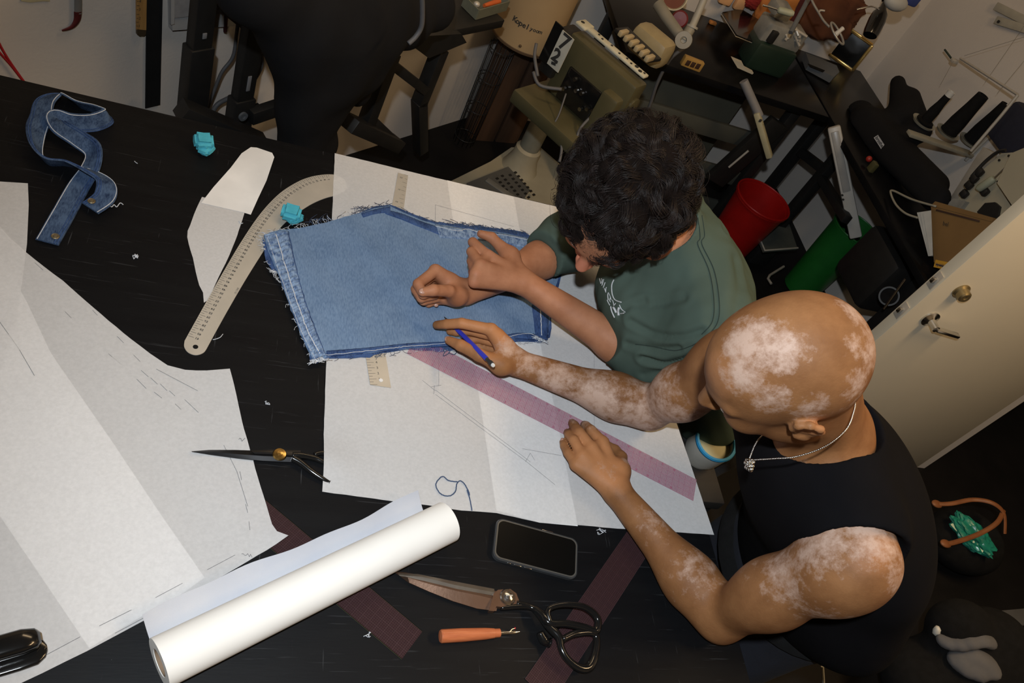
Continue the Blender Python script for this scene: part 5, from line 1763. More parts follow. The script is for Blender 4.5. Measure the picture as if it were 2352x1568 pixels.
# cover
cv = Sculpt((-.30, 1.30, .30), (1.20, 2.70, 1.25), .012)
for a, b, o, r in ((700, 20, .42, .10), (780, 20, .42, .10), (860, 20, .42, .09), (930, 40, .42, .07), (650, 60, .42, .05), (700, 90, .44, .075), (780, 90, .44, .09), (850, 90, .44, .07), (690, 150, .44, .06), (760, 160, .44, .085), (830, 160, .44, .055), (820, 210, .42, .035), (700, 215, .44, .065),
                   (760, 220, .43, .05), (690, 270, .44, .055), (730, 270, .44, .05), (690, 330, .44, .055), (735, 330, .44, .045), (680, 400, .44, .05), (620, -30, .42, .08), (560, -40, .42, .06), (1000, 20, .42, .05)):
    q = PW(a, b, o)
    cv.ell(q, (r*1.1, r*1.1, r*1.25), None, .05)
V, F_ = cv.mesh()
mesh_obj('t', V, F_, mat('black_cover_cloth', (0.010, 0.010, 0.011), 0.9, col2=(0.007, 0.007, 0.008), scale=8, bump=0.8, bscale=14, spec=0.2), None, 180).name = 'machine_cover'
tag(bpy.data.objects['machine_cover'], 'big black cloth cover hanging over the sewing table at the top', 'cover')
# tray of tools on the table's front corner
ty = thing('parts_tray', 'small grey green open tray with an orange tool at the corner of the black table', 'tray', P(1120, 25, .80))
tz = .79
a, b, c_, d_ = P(1094, 40, tz+.0), P(1164, 19, tz), P(1120, -12, tz), P(1062, 8, tz)
fl = [np.array([*q[:2], .782]) for q in (a, b, c_, d_)]
mb = MB()
mb.prism(fl, (0, 0, .003))
for p, q in zip(fl, fl[1:]+fl[:1]):
    bar(mb, p+(0, 0, .0175), q+(0, 0, .0175), .004, .035, bev=0)
mb.build('box', mat('grey_green_tray', (0.16, 0.165, 0.12), 0.5, col2=(0.13, 0.135, 0.10), scale=30), ty)
o1, o2 = P(1112, 13, .805), P(1146, 3, .805)
t = tag(MB().tube([o1, o1+(o2-o1)*.3, o2], [.006, .008, .010], 10).build('orange_tool', mat('orange_plastic', (0.62, 0.13, 0.03), 0.5), None, 60), 'orange handled tool lying in the grey green tray', 'tool')
tag(MB().ball(P(1095, 10, .797), (.012, .010, .010)).build('bobbin_case', M_steel, None, 60), 'small dark metal bobbin case in the grey green tray', 'bobbin')
# cables
def cable(label, pts, r, m=M_rubber):
    return tag(MB().tube(spline(pts, 6), r, 8).build('cable', m, None, 180), label, 'cable')
cable('thin grey cable hanging between the two slotted posts', [PW(a, b, .06) for a, b in ((548, 40), (543, 80), (535, 130), (510, 165), (495, 200), (478, 245), (470, 280))], .005)
cable('thick grey cable looping behind the second slotted post', [PW(a, b, .05) for a, b in ((600, 120), (600, 150), (585, 180), (560, 210), (520, 228), (495, 245), (478, 285))], .007)
cable('grey plug cable coming down the front of the black cover', [PW(a, b, .62) for a, b in ((968, -20), (970, 20), (968, 60), (955, 84), (938, 100))], .006)

# ------------------------------------------------------------------ corner: brown boards and the kraft drum
M_board = mat('brown_board', (0.075, 0.038, 0.020), 0.7, col2=(0.05, 0.025, 0.013), scale=6, stretch=(6, 6, .6))
bd0, bd1 = P(1085, 322, 0), P(1185, 330, 0)
bx = thing('wooden_crate', 'tall brown wooden crate standing in the wall corner under the drum', 'crate', (bd0+bd1)/2)
u = nrm(bd1-bd0)
n = np.array([-u[1], u[0], 0])
for k in range(2):
    q = bd0+(bd1-bd0)*(k+.5)/2
    MB().box(q+n*.01+(0, 0, .27), (np.linalg.norm(bd1-bd0)/2-.012, .02, .54), (u, n, Z3), .002).build('plank', M_board, bx)
for k in range(2):
    q = bd0 if k == 0 else bd1
    MB().box(q+n*.055+(0, 0, .27), (.02, .09, .54), (u, n, Z3), .002).build('plank', M_board, bx)
MB().box((bd0+bd1)/2+n*.055+(0, 0, .27), (np.linalg.norm(bd1-bd0)-.04, .07, .53), (u, n, Z3)).build('back_board', M_blackcloth, bx)
dc = P(1206, 76, .565)*V3(1, 1, 0)
dr = thing('kraft_drum', 'beige cardboard drum with printed letters in the wall corner', 'drum', dc+(0, 0, .545))
M_kraft = mat('kraft_card', (0.44, 0.31, 0.165), 0.75, col2=(0.38, 0.26, 0.135), scale=5, bump=.1)
MB().lathe([(.130, 0), (.134, .004), (.134, .6), (.128, .6), (.128, .01), (0, .01)], dc+(0, 0, .545), (0, 0, 1), 48).build('shell', M_kraft, dr, 30)
MB().lathe([(.1345, .0), (.1365, .002), (.1365, .010), (.1345, .012)], dc+(0, 0, .545), (0, 0, 1), 48, closed=True).build('bottom_rim', mat('dark_kraft', (0.10, 0.06, 0.03), 0.7), dr, 30)
mb = MB()
word = 'Kopel.yoom'
cd = np.array([-dc[0], -dc[1]])
a0 = math.atan2(cd[1], cd[0])
for i, ch in enumerate(word):
    a = a0-.42+i*.105*(1 if i < 6 else .86)
    nn = np.array([math.cos(a), math.sin(a), 0])
    text_mesh(ch, .030 if i < 6 else .022, dc+nn*.1346+(0, 0, .655), np.cross(Z3, nn), Z3, mb, .02)
mb.build('printed_letters', M_ink, dr, 0, 'stuff')
MB().ball(dc+np.array([math.cos(a0+.02), math.sin(a0+.02), 0])*.134+(0, 0, .575), (.006, .006, .006)).build('stud', mat('dark_kraft', (0.1,)*3), dr, 180)
# wire basket beside the crate
wk = thing('wire_basket', 'thin dark wire basket standing beside the brown crate', 'basket', P(1075, 300, .0))
wc = P(1050, 322, 0)+W1N*.03
mb = MB()
for k in range(14):
    a = 2*math.pi*k/14
    e = np.array([math.cos(a), math.sin(a), 0])
    mb.rod(wc+e*.045+(0, 0, .02), wc+e*.052+(0, 0, .50), .0016, 5)
mb.build('upright_wires', M_darksteel, wk, 180, 'stuff')
for z in (.05, .20, .35, .49):
    MB().tube([wc+np.array([math.cos(a), math.sin(a), 0])*(.045+.014*z)+(0, 0, z) for a in np.linspace(0, 2*math.pi, 25)[:-1]], .002, 5, closed=True).build('hoop', M_darksteel, wk, 180)
# plastic bottle with blue label
bt_ = P(1262, 92, .5)
bo_ = thing('plastic_bottle', 'clear plastic bottle with blue label next to the kraft drum', 'bottle', bt_)
MB().lathe([(.0, 0), (.030, .002), (.032, .01), (.032, .16), (.012, .20), (.012, .215), (0, .215)], bt_, (0, 0, 1), 20).build('body', mat('dull_clear_plastic', (0.22, 0.22, 0.23), 0.25), bo_, 40)
MB().lathe([(.0326, .05), (.0326, .11)], bt_, (0, 0, 1), 20).build('label_band', mat('blue_label', (0.05, 0.10, 0.28), 0.5, col2=(0.25, 0.30, 0.36), scale=25), bo_, 40)
MB().lathe([(.0145, .2), (.0145, .232), (0, .232)], bt_, (0, 0, 1), 16).build('cap', M_black, bo_, 40)

# ------------------------------------------------------------------ pedestal machine
pp_ = P(1196, 378, .05)
pm = thing('pedestal_sewing_machine', 'old cream industrial sewing machine on a round pedestal post', 'sewing machine', plan(pp_))
u, n = W1N, W1D                      # u towards the room
bp_ = [P(*q, 0.0) for q in ((1010, 440), (1120, 385), (1168, 352), (1235, 352), (1290, 400), (1330, 470), (1180, 500))]
mb = MB()
mb.prism(bp_, (0, 0, .035))
mb.build('base_plate', M_cream, pm, 30)
MB().lathe([(.085, .03), (.075, .05), (.058, .10), (.056, .14), (.050, .145), (.045, .15)], plan(pp_), (0, 0, 1), 32).build('socket', M_cream, pm, 40)
mb = MB()
mb.prism([plan(P(1160, 372, .04))+(0, 0, .035), plan(P(1178, 372, .04))+(0, 0, .035), plan(pp_)+(0, 0, .035), plan(pp_)+(0, 0, .14)], n*.012)
mb.build('rib', M_cream, pm, 0)
MB().lathe([(.044, .14), (.044, .62)], plan(pp_), (0, 0, 1), 32).build('post', mat('grey_green_enamel', (0.20, 0.20, 0.165), 0.4, col2=(0.16, 0.16, 0.13)), pm, 40)
# foot treadle with rubber squares
tr = [P(*q, .045) for q in ((1070, 425), (1165, 387), (1215, 440), (1190, 475), (1110, 470))]
MB().prism(tr, (0, 0, .012)).build('treadle', mat('treadle_grey', (0.10, 0.10, 0.095), 0.6, scale=30), pm, 0)
mb = MB()
for r_ in range(2):
    for k in range(7):
        for j in range(2):
            q = P((1172, 1150)[r_]+k*7-(0 if r_ == 0 else 8)+j*12, (402, 400)[r_]+k*8.5+j*(-6)+(0 if r_ == 0 else 10), .058)
            mb.box(q, (.010, .014, .004), (u, n, Z3), .001)
mb.build('rubber_squares', M_black, pm, 0, 'stuff')
bar(MB(), P(1118, 412, .06), P(1180, 455, .06), .03, .006).build('treadle_plate', mat('dull_steel', (0.28, 0.28, 0.26), 0.5, 0.4), pm)
# head
M_olive = mat('olive_enamel', (0.095, 0.083, 0.042), 0.32, col2=(0.07, 0.062, 0.031), scale=8)
hz = .90
A_, B_ = P(1352, 66, hz), P(1486, 180, hz)
uu = nrm(plan(B_-A_))
nn = np.array([-uu[1], uu[0], 0])          # away from camera
if nn[1] < 0:
    nn = -nn
Lh = np.linalg.norm(B_-A_)
hm = MB()
hm.box((A_+B_)/2-nn*.035+(0, 0, -.12), (Lh+.03, .075, .22), (uu, nn, Z3), .012)
hm.build('head_body', M_olive, pm, 30)
MB().box(B_-uu*.035-nn*.05+(0, 0, -.17), (.07, .12, .20), (uu, nn, Z3), .012).build('head_column', M_olive, pm, 30)
MB().box(A_-uu*.03-nn*.045+(0, 0, -.10), (.06, .10, .16), (uu, nn, Z3), .008).build('needle_head', M_black, pm, 30)
bed = MB()
bed.box((A_+B_)/2-nn*.10+(0, 0, -.255), (Lh+.10, .20, .05), (uu, nn, Z3), .008)
bed.build('bed', M_olive, pm, 30)
MB().box((A_+B_)/2-nn*.075-uu*.02+(0, 0, -.16), (Lh*.55, .012, .12), (uu, nn, Z3), .004).build('open_mechanism', M_blackgloss, pm, 30)
for k in range(7):
    q = (A_+B_)/2-nn*.085-uu*(.07-.022*k)+(0, 0, -.15+random.uniform(-.04, .04))
    MB().rod(q, q-nn*.012, .007, 10).build('screw', M_chrome, pm, 30)
MB().box((A_+B_)/2+(0, 0, .006)-nn*.01, (Lh, .030, .010), (uu, nn, Z3), .004).build('top_plate', mat('worn_white_enamel', (0.60, 0.57, 0.44), 0.5, col2=(0.48, 0.45, 0.33), scale=40), pm, 30)
MB().box(A_+(0, 0, .007)-nn*.012-uu*.012, (.045, .055, .010), (uu, nn, Z3), .006).build('top_plate', mat('worn_white_enamel', (0.6,)*3), pm, 30)
for k, s in enumerate((-.08, .18, .26, .40, .55, .66, .75, .82, .90, .95)):
    MB().lathe([(.004 if k not in (0, 7, 8) else .007, 0), (.004 if k not in (0, 7, 8) else .007, .0015)], A_+(B_-A_)*s+(0, 0, .0115)-nn*(.008 if k % 2 else .016), Z3, 12).build('screw_hole', M_black, pm, 30)
cc = A_-uu*.002-nn*.105+(0, 0, -.07)
cd_ = MB().box(cc, (.052, .003, .125), (uu, nn, Z3)).build('number_card', mat('off_white_card', (0.52, 0.51, 0.44), 0.8), pm, 0)
mb = MB()
text_mesh('7', .075, cc-nn*.002+(0, 0, .032), uu, Z3, mb, .02)
text_mesh('2', .06, cc-nn*.002+(-.006, 0, -.018), uu, Z3, mb, .04)
stroke(mb, cc-nn*.002+(0, 0, -.05)-uu*.012, cc-nn*.002+(0, 0, -.045)+uu*.006, .010, nn)
mb.build('card_numbers', M_ink, cd_, 0, 'stuff')
MB().box(cc-uu*.045+nn*.002, (.038, .004, .14), (uu, nn, Z3), .001).build('side_plate', M_blackgloss, pm, 0)
mc = P(1496, 104, hz-.04)
mb = MB()
mb.box(mc, (.155, .10, .105), (uu, nn, Z3), .03)
mb.build('motor', mat('beige_motor', (0.36, 0.29, 0.16), 0.42, col2=(0.29, 0.23, 0.125)), pm, 40)
for k in range(6):
    q = P(1432+k*12.0, 76+k*11.5, hz+.01)
    MB().box(q, (.017, .046, .02), (uu, nn, Z3), .004).build('tension_roller', mat('cream_roller', (0.46, 0.36, 0.19), 0.5, col2=(0.40, 0.32, 0.2)), pm, 30)
bar(MB(), P(1426, 66, hz-.008), P(1504, 140, hz-.008), .07, .012).build('roller_rack', M_black, pm)
MB().lathe([(.026, 0), (.03, .008), (.03, .02), (.012, .026), (0, .026)], B_+uu*.002-nn*.03+(0, 0, -.09), uu, 24).build('hand_wheel', M_olive, pm, 30)
for pts, r in (([(1235, 175), (1228, 130), (1232, 100)], .006), ([(1225, 165), (1240, 196), (1290, 205)], .006), ([(1300, 215), (1285, 260), (1275, 280)], .003), ([(1285, 300), (1290, 340), (1285, 372)], .005), ([(1355, 270), (1330, 300), (1320, 345)], .005)):
    MB().tube(spline([PT(a, b, 2.62) for a, b in pts], 5), r, 6).build('hose', M_rubber, pm, 180)
cable('long grey cables looping down behind the cream sewing machine', [PY(a, b, 2.62) for a, b in ((1580, 105), (1540, 135), (1510, 190), (1495, 235), (1480, 270), (1460, 300))], .007)

# ------------------------------------------------------------------ table along the back wall
bk = thing('sewing_table', 'black topped sewing table along the back wall behind the curly haired head', 'table', (1.72, 2.88, 0))
M_glosstop = mat('glossy_black_top', (0.008, 0.008, 0.009), 0.25, col2=(0.004, 0.004, 0.004), scale=10, spec=0.12)
MB().box((1.75, 2.88, .735), (.96, .54, .03), bev=.004).build('tabletop', M_glosstop, bk)
for x in (1.36, 2.12):
    for y in (2.68, 3.08):
        MB().box((x, y, .36), (.045, .045, .72), bev=.003).build('leg', M_black, bk)
M_og = mat('olive_grey_metal', (0.075, 0.078, 0.066), 0.5, col2=(0.06, 0.063, 0.054), scale=10)
for z, y in ((.50, 2.70), (.30, 2.70), (.12, 2.70)):
    MB().box((1.72, y, z), (.80, .02, .075), bev=.003).build('rail', M_og, bk)
MB().box((1.80, 3.00, .33), (.60, .02, .50), bev=.003).build('back_panel', mat('olive_panel', (0.12, 0.115, 0.085), 0.6, col2=(0.10, 0.095, 0.07), scale=5), bk)
def put(x, y, z, s, ax=None, bev=.003):
    return MB().box((x, y, z), s, ax, bev)
# power strip, red spool and others on it
q = PY(1590, 145, 2.60)
ps = thing('power_strip', 'amber edged power strip under the front edge of the back table', 'power strip', q)
pu, pn = nrm(PY(1618, 160, 2.60)-PY(1562, 132, 2.60)), None
pu = V3(1, 0, -.05)
MB().box(q, (.088, .022, .040), (pu, V3(0, 1, 0), Z3), .004).build('housing', mat('amber_plastic', (0.42, 0.25, 0.07), 0.5, col2=(0.34, 0.2, 0.05)), ps)
for k in (-1, 0, 1):
    MB().box(q+(k*.022, -.0105, 0), (.018, .003, .022), bev=.001).build('socket', mat('dark_brown_socket', (0.05, 0.025, 0.015), 0.5), ps)
q = PT(1561, 44, 3.0)
sp = thing('spool', 'big round dark red spool beside the jointed lamp arm', 'spool', q)
MB().lathe([(0, 0), (.026, .0), (.032, .006), (.032, .014), (.026, .02), (0, .022)], q, nrm(CAM-q), 28).build('disc', mat('dark_red_plastic', (0.16, 0.018, 0.02), 0.45, col2=(0.12, 0.014, 0.016)), sp, 30)
lm_ = thing('lamp_arm', 'beige jointed lamp arm bent in a V above the back table', 'lamp arm', P(1570, 95, .75))
j = PT(1570, 92, 2.85)
MB().tube([PT(1512, 10, 2.9), PT(1530, 38, 2.88), j], [.022, .021, .019], 14).build('lower_tube', mat('dull_beige', (0.26, 0.24, 0.19), 0.5), lm_, 60)
MB().tube([j+(0, 0, .0), PT(1586, 66, 2.84)], [.018, .018], 14).build('upper_tube', mat('dull_beige', (0.26,)*3), lm_, 60)
MB().tube([PT(1586, 68, 2.84), PT(1594, 52, 2.84), PT(1622, -14, 2.80)], [.014, .013, .013], 12).build('upper_tube', mat('pale_beige', (0.34, 0.325, 0.28), 0.5), lm_, 60)
MB().lathe([(.021, -.004), (.021, .004)], PT(1590, 62, 2.84), nrm(PT(1622, -14, 2.80)-PT(1586, 68, 2.84)), 18).build('collar', mat('pale_beige', (0.3,)*3), lm_, 30)
MB().lathe([(.030, -.02), (.032, .0), (.030, .02), (.012, .021), (.010, .012), (0, .012)], j, nrm(CAM-j), 22).build('joint', mat('dull_beige', (0.3,)*3), lm_, 30)
bw_ = PT(1550, -8, 3.0)
t = thing('bowl', 'cream rimmed bowl with red contents at the top edge', 'bowl', bw_)
MB().lathe([(.0, -.03), (.035, -.028), (.05, 0), (.046, 0), (.032, -.024), (0, -.026)], bw_, nrm(CAM*.6+V3(0, 0, 1.5)-bw_), 28).build('shell', mat('cream_ceramic', (0.5, 0.45, 0.3), 0.3), t, 40)
MB().lathe([(.043, -.008), (.0, -.004)], bw_, nrm(CAM*.6+V3(0, 0, 1.5)-bw_), 24).build('contents', mat('red_brown_contents', (0.16, 0.05, 0.03), 0.8), t, 40)
t = tag(MB().box(P(1637, 52, .757), (.034, .02, .014), bev=.004).build('switch', mat('orange_switch', (0.50, 0.20, 0.05), 0.5), None), 'small orange switch on the dark back table', 'switch')
t = thing('tablet', 'black glossy tablet with bright edges propped on the back table', 'tablet', PT(1700, 70, 2.9))
tq = [PY(1657, 32, 3.08), PY(1690, 84, 2.86), PY(1745, 106, 2.84), PY(1762, 62, 3.02), PY(1700, 24, 3.12)]
nq = nrm(np.cross(tq[1]-tq[0], tq[2]-tq[0]))
MB().prism(tq, nq*.008).build('screen', M_blackgloss, t, 0)
mb = MB()
mb.tube([tq[0], tq[1], tq[2]], .0022, 6)
mb.build('edge', M_chrome, t, 60)
# green machine with pale face
gq = P(1766, 124, .82)
gm = thing('overlock_machine', 'green and grey sewing machine on the back table left of the gold framed mirror', 'sewing machine', gq*V3(1, 1, 0)+(0, 0, .75))
M_dgreen = mat('dark_green_enamel', (0.017, 0.036, 0.024), 0.4, col2=(0.013, 0.028, 0.019), scale=10)
M_gface = mat('worn_grey_face', (0.30, 0.29, 0.26), 0.45, col2=(0.20, 0.20, 0.18), scale=25)
gx, gy = gq[0], gq[1]
MB().box((gx+.005, gy+.02, .81), (.19, .12, .12), bev=.015).build('base', M_dgreen, gm, 30)
MB().box((gx+.005, gy+.03, .905), (.19, .10, .085), bev=.012).build('face', M_gface, gm, 30)
MB().box((gx-.05, gy+.04, .985), (.075, .09, .05), bev=.01).build('upper_housing', M_gface, gm, 30)
MB().box((gx-.05, gy-.02, .90), (.03, .03, .05), bev=.004).build('needle_block', M_black, gm, 30)
for k in range(7):
    MB().rod((gx+.02+random.uniform(-.03, .05), gy-.015, .93+random.uniform(-.03, .03)), (gx+.03+random.uniform(-.03, .05), gy-.035, .93+random.uniform(-.03, .03)), .006, 8).build('knob', M_steel, gm, 30)
MB().tube([PT(1752, 12, 2.85), PT(1768, 16, 2.85), PT(1786, 22, 2.85)], .004, 8).build('tension_rod', M_chrome, gm, 60)
MB().tube([PT(1786, 22, 2.85), PT(1790, 23, 2.85), PT(1818, 31, 2.85), PT(1823, 32, 2.85)], [.008, .012, .012, .008], 10).build('tension_cap', mat('pale_green_plastic', (0.36, 0.38, 0.28), 0.5), gm, 60)
MB().ball(P(1803, 122, .80), (.015, .015, .018)).build('button', mat('pale_beige', (0.3,)*3), gm, 60)
t = thing('presser_plate', 'white angled metal plate under the green machine', 'plate', PY(1708, 155, 2.56))
p4 = [PY(a, b, 2.56) for a, b in ((1682, 136), (1706, 146), (1712, 158), (1731, 168), (1728, 171), (1694, 156))]
MB().prism(p4, (0, .02, .0)).build('plate', mat('pale_metal2', (0.42, 0.40, 0.33), 0.4), t, 0)
t = thing('lever_bar', 'long cream bar leaning below the green machine beside the red bin', 'bar', PY(1770, 365, 2.40))
MB().tube([PY(1708, 186, 2.56), PY(1744, 266, 2.50)], .017, 12).build('grey_sleeve', mat('grey_sleeve', (0.20, 0.20, 0.21), 0.5), t, 60)
bar(MB(), PY(1738, 258, 2.50), PY(1768, 362, 2.42), .03, .024, bev=.006).build('cream_bar', mat('cream_bar', (0.40, 0.37, 0.24), 0.45), t)
for k in range(3):
    q = PY(1744+k*3, 272+k*11, 2.485)-V3(.0, .014, 0)
    MB().box(q, (.010, .004, .012), bev=.001).build('mark', M_ink, t)
# shelf of bright cloth and boxes at the top edge
def crumple(c, s):
    bm = bmesh.new()
    bmesh.ops.create_icosphere(bm, subdivisions=4, radius=1)
    r_ = np.random.default_rng(int(abs(c[0])*1000))
    ws = [(r_.normal(size=3)*k, r_.uniform(0, 6)) for k in (1.5, 2, 3, 4, 5)]
    v = []
    for q in bm.verts:
        p = np.array(q.co)
        p = p/np.max(np.abs(p))**.55
        k = 1+sum(abs(math.sin(p @ w+o))*.13-.08 for w, o in ws)
        v.append(np.array(c)+p*k*np.array(s)*.5)
    bm.verts.index_update()
    f = [tuple(q.index for q in p.verts) for p in bm.faces]
    bm.free()
    return MB().add(v, f)
def lump(name, label, cat, pix, t_, s, m, ax=None):
    if name == 'folded_cloth':
        return tag(crumple(PY(*pix, 3.12), s).build(name, m, None, 180), label, cat)
    return tag(MB().box(PY(*pix, 3.125), s, ax, min(s)*.3).build(name, m, None, 40), label, cat)
M_or = mat('orange_cloth', (0.55, 0.20, 0.04), 0.8, col2=(0.42, 0.14, 0.03), scale=12)
M_rd = mat('red_cloth', (0.35, 0.02, 0.015), 0.8, col2=(0.24, 0.015, 0.012), scale=12)
M_mr = mat('maroon_cloth', (0.10, 0.015, 0.015), 0.9, col2=(0.07, 0.012, 0.012), scale=9)
M_pe = mat('peach_card', (0.75, 0.42, 0.20), 0.7)
M_ru = mat('rust_cloth', (0.16, 0.055, 0.02), 0.9, col2=(0.10, 0.03, 0.012), scale=10, bump=.6, bscale=25)
lump('card_box', 'pale peach card box at the top, left of the other one', 'box', (1668, -4), 3.25, (.06, .03, .05), M_pe)
lump('card_box', 'pale peach card box at the top beside the red cloth', 'box', (1699, 9), 3.2, (.05, .03, .05), M_pe)
lump('folded_cloth', 'small bright red folded cloth at the top behind the green machine', 'cloth', (1728, 2), 3.3, (.07, .05, .06), M_rd)
lump('folded_cloth', 'bright orange folded cloth at the top behind the green machine', 'cloth', (1790, 22), 3.35, (.20, .04, .16), M_or)
lump('metal_strip', 'grey upright strip in front of the orange cloth', 'strip', (1800, 22), 3.25, (.03, .01, .22), mat('grey_strip', (0.30, 0.29, 0.27), 0.5), (V3(.8, -.4, -.2), V3(.3, .9, 0), V3(.2, -.06, 1)))
lump('folded_cloth', 'dark maroon hanging cloth between the orange cloth and the loop lamp', 'cloth', (1835, 40), 3.3, (.12, .05, .26), M_mr)
lump('folded_cloth', 'rust brown bundle behind the ring of the loop lamp', 'cloth', (1905, 30), 3.45, (.30, .08, .22), M_ru)
lump('folded_cloth', 'small reddish bundle left of the loop lamp ring', 'cloth', (1848, 62), 3.3, (.07, .06, .06), M_ru)
t = thing('metal_rod', 'thin grey metal rod rising behind the green machine', 'rod', PT(1816, 75, 3.0))
MB().rod(PT(1816, 75, 3.0), PT(1866, -20, 3.05), .009, 10).build('rod', M_grey, t)
# gooseneck loop
lo = thing('loop_lamp', 'thin metal gooseneck with a ring in front of the gold mirror', 'lamp', PT(1870, 5, 2.8))
rc = PT(1923, 77, 2.75)
vd = nrm(CAM-rc)
cx_, cy_ = nrm(RC[:, 0]*.83+RC[:, 1]*.55), nrm(-RC[:, 0]*.4+RC[:, 1]*.9)
r_u, r_v = nrm(RC[:, 0]*.45+RC[:, 1]*.9+RC[:, 2]*.0), nrm(RC[:, 0]*.9-RC[:, 1]*.45+RC[:, 2]*1.2)
MB().tube([rc+r_u*.042*math.cos(a)+r_v*.040*math.sin(a) for a in np.linspace(0, 2*math.pi, 33)[:-1]], .0038, 8, closed=True).build('ring', mat('grey_ring', (0.32, 0.31, 0.29), 0.35, 0.4), lo, 60)
MB().tube(spline([PT(1858, -16, 2.8), PT(1868, 8, 2.79), PT(1882, 32, 2.78), PT(1892, 48, 2.77), PT(1905, 62, 2.76)], 6), .0042, 8).build('neck', mat('grey_ring', (0.3,)*3), lo, 60)
MB().tube(spline([PT(1880, 30, 2.78), PT(1884, 24, 2.78), PT(1894, 25, 2.78)], 4), .004, 8).build('hook', mat('grey_ring', (0.3,)*3), lo, 60)
MB().tube([PT(1918, 80, 2.75), PT(1930, 70, 2.74), PT(1936, 65, 2.74)], [.010, .007, .008], 10).build('centre_pin', mat('pale_pin', (0.45, 0.44, 0.42), 0.4), lo, 60)
# gold framed mirror standing on the black table
m0, m1 = P(1902, 122, .765), P(1958, 162, .765)
mu = nrm(m1-m0)
mn = np.array([mu[1], -mu[0], 0])
if mn @ (CAM-m0) < 0:
    mn = -mn
mw_ = np.linalg.norm(m1-m0)
gf = thing('framed_mirror', 'small gold framed dark mirror standing on the corner table', 'mirror', (m0+m1)/2)
M_gold = mat('gold_leaf', (0.80, 0.56, 0.20), 0.28, 0.85, col2=(0.68, 0.45, 0.14), scale=30)
fh = .135
def fbar(a, b, name='frame_bar'):
    mb = MB()
    bar(mb, a, b, .013, .015, up=np.cross(nrm(b-a), mn), bev=.004)
    return mb.build(name, M_gold, gf)
for a, b in (((0, 0), (1, 0)), ((0, 1), (1, 1)), ((0, 0), (0, 1)), ((1, 0), (1, 1))):
    fbar(m0+mu*mw_*a[0]+Z3*fh*a[1], m0+mu*mw_*b[0]+Z3*fh*b[1])
MB().prism([m0, m1, m1+Z3*fh, m0+Z3*fh], -mn*.004).build('glass', M_blackgloss, gf, 0)
# small things by the mirror
t = thing('grey_box', 'grey plastic open box on the corner table below the gold mirror', 'box', P(1880, 162, .77))
bxp = [P(*q, .755) for q in ((1841, 134), (1912, 163), (1918, 178), (1905, 190), (1850, 160))]
MB().prism(bxp[:3]+bxp[3:], (0, 0, .03)).build('body', M_grey, t, 0)
MB().prism([P(*q, .787) for q in ((1855, 146), (1895, 162), (1890, 166), (1860, 153))], (0, 0, .001)).build('opening', M_blackcloth, t, 0)
bo2 = PT(2012, 52, 3.25)
t = thing('spray_bottle', 'dark glossy bottle standing by the right wall behind the gold mirror', 'bottle', bo2)
ax_ = nrm(PT(2040, -5, 3.25)-PT(1995, 90, 3.25))
MB().lathe([(0, -.06), (.028, -.058), (.032, -.04), (.034, .01), (.030, .04), (.014, .065), (.012, .09), (.018, .095), (.018, .12), (0, .12)], bo2, ax_, 22).build('body', M_blackgloss, t, 40)
MB().tube(spline([bo2+(-.03, 0, .05), bo2+(-.07, 0, .05), bo2+(-.12, .0, .02)], 4), .003, 6).build('trigger_loop', M_chrome, t, 60)
t = tag(MB().ball(PT(2058, 6, 2.95), (.05, .03, .03)).build('white_bag', mat('white_pouch', (0.42, 0.42, 0.40), 0.6), None, 180), 'white pouch at the top beside the dark bottle', 'pouch')
t = tag(MB().box(PT(2098, -6, 3.0), (.06, .03, .06), None, .01).build('blue_cloth', mat('blue_cloth', (0.03, 0.05, 0.20), 0.8), None), 'small blue cloth at the top next to the white pouch', 'cloth')

# ------------------------------------------------------------------ table along the right wall
rt_ = thing('sewing_table', 'black sewing table along the right wall carrying the black covered machine', 'table', (2.45, 2.4, 0))
MB().box((2.45, 2.385, .735), (.42, 1.53, .03), bev=.004).build('tabletop', M_glosstop, rt_)
def vleg(pix, x, z0, z1, w=.045):
    q = PX(*pix, x)
    return MB().box((q[0], q[1], (z0+z1)/2), (w, w, z1-z0), bev=.003).build('leg', M_black, rt_), q
_, qa = vleg((1890, 400), 2.42, .0, .72)
_, qb = vleg((1830, 350), 2.42, .0, .72)
bar(MB(), (2.42, qa[1], PX(1890, 380, 2.42)[2]), (2.42, qb[1], PX(1838, 352, 2.42)[2]), .035, .04).build('cross_bar', M_black, rt_)
bar(MB(), PX(1882, 400, 2.42), PX(1945, 505, 2.36), .035, .035).build('brace', M_black, rt_)
MB().box((2.44, 1.72, .36), (.05, .30, .72), bev=.004).build('end_panel', M_black, rt_)
MB().box((2.47, 2.0, .52), (.30, .25, .25), bev=.03).build('motor_box', M_black, rt_)
# black covered machine
bmx = thing('covered_machine', 'black sewing machine body under a dark cover with a white name label', 'sewing machine', (2.4, 2.4, .75))
K = Sculpt((2.20, 1.85, .74), (2.72, 2.95, 1.2), .008)
lab = PX(2022, 328, 2.33)
K.cone(PX(1985, 285, 2.40), PX(2150, 455, 2.40), .062, .050, .05)
K.cone(PX(1975, 262, 2.44), PX(2150, 425, 2.46), .058, .045, .06)
K.cone(PX(2072, 265, 2.50), PX(2062, 190, 2.56), .052, .030, .06)
K.cone(PX(2110, 300, 2.50), PX(2096, 222, 2.57), .050, .030, .05)
K.cut(PX(2022, 328, 2.352), V3(-1, .0, .28), (2.21, 1.86, .75), (2.7, 2.94, 1.19), .02)
K.cut(V3(0, 0, .752), V3(0, 0, -1), (2.21, 1.86, .745), (2.7, 2.94, .80), .003)
V, F_ = K.mesh()
M_cov2 = mat('black_cover_cloth', (0.010,)*3)
mesh_obj('cover', V, F_, M_cov2, bmx, 180)
q0 = PX(2022, 328, 2.30)
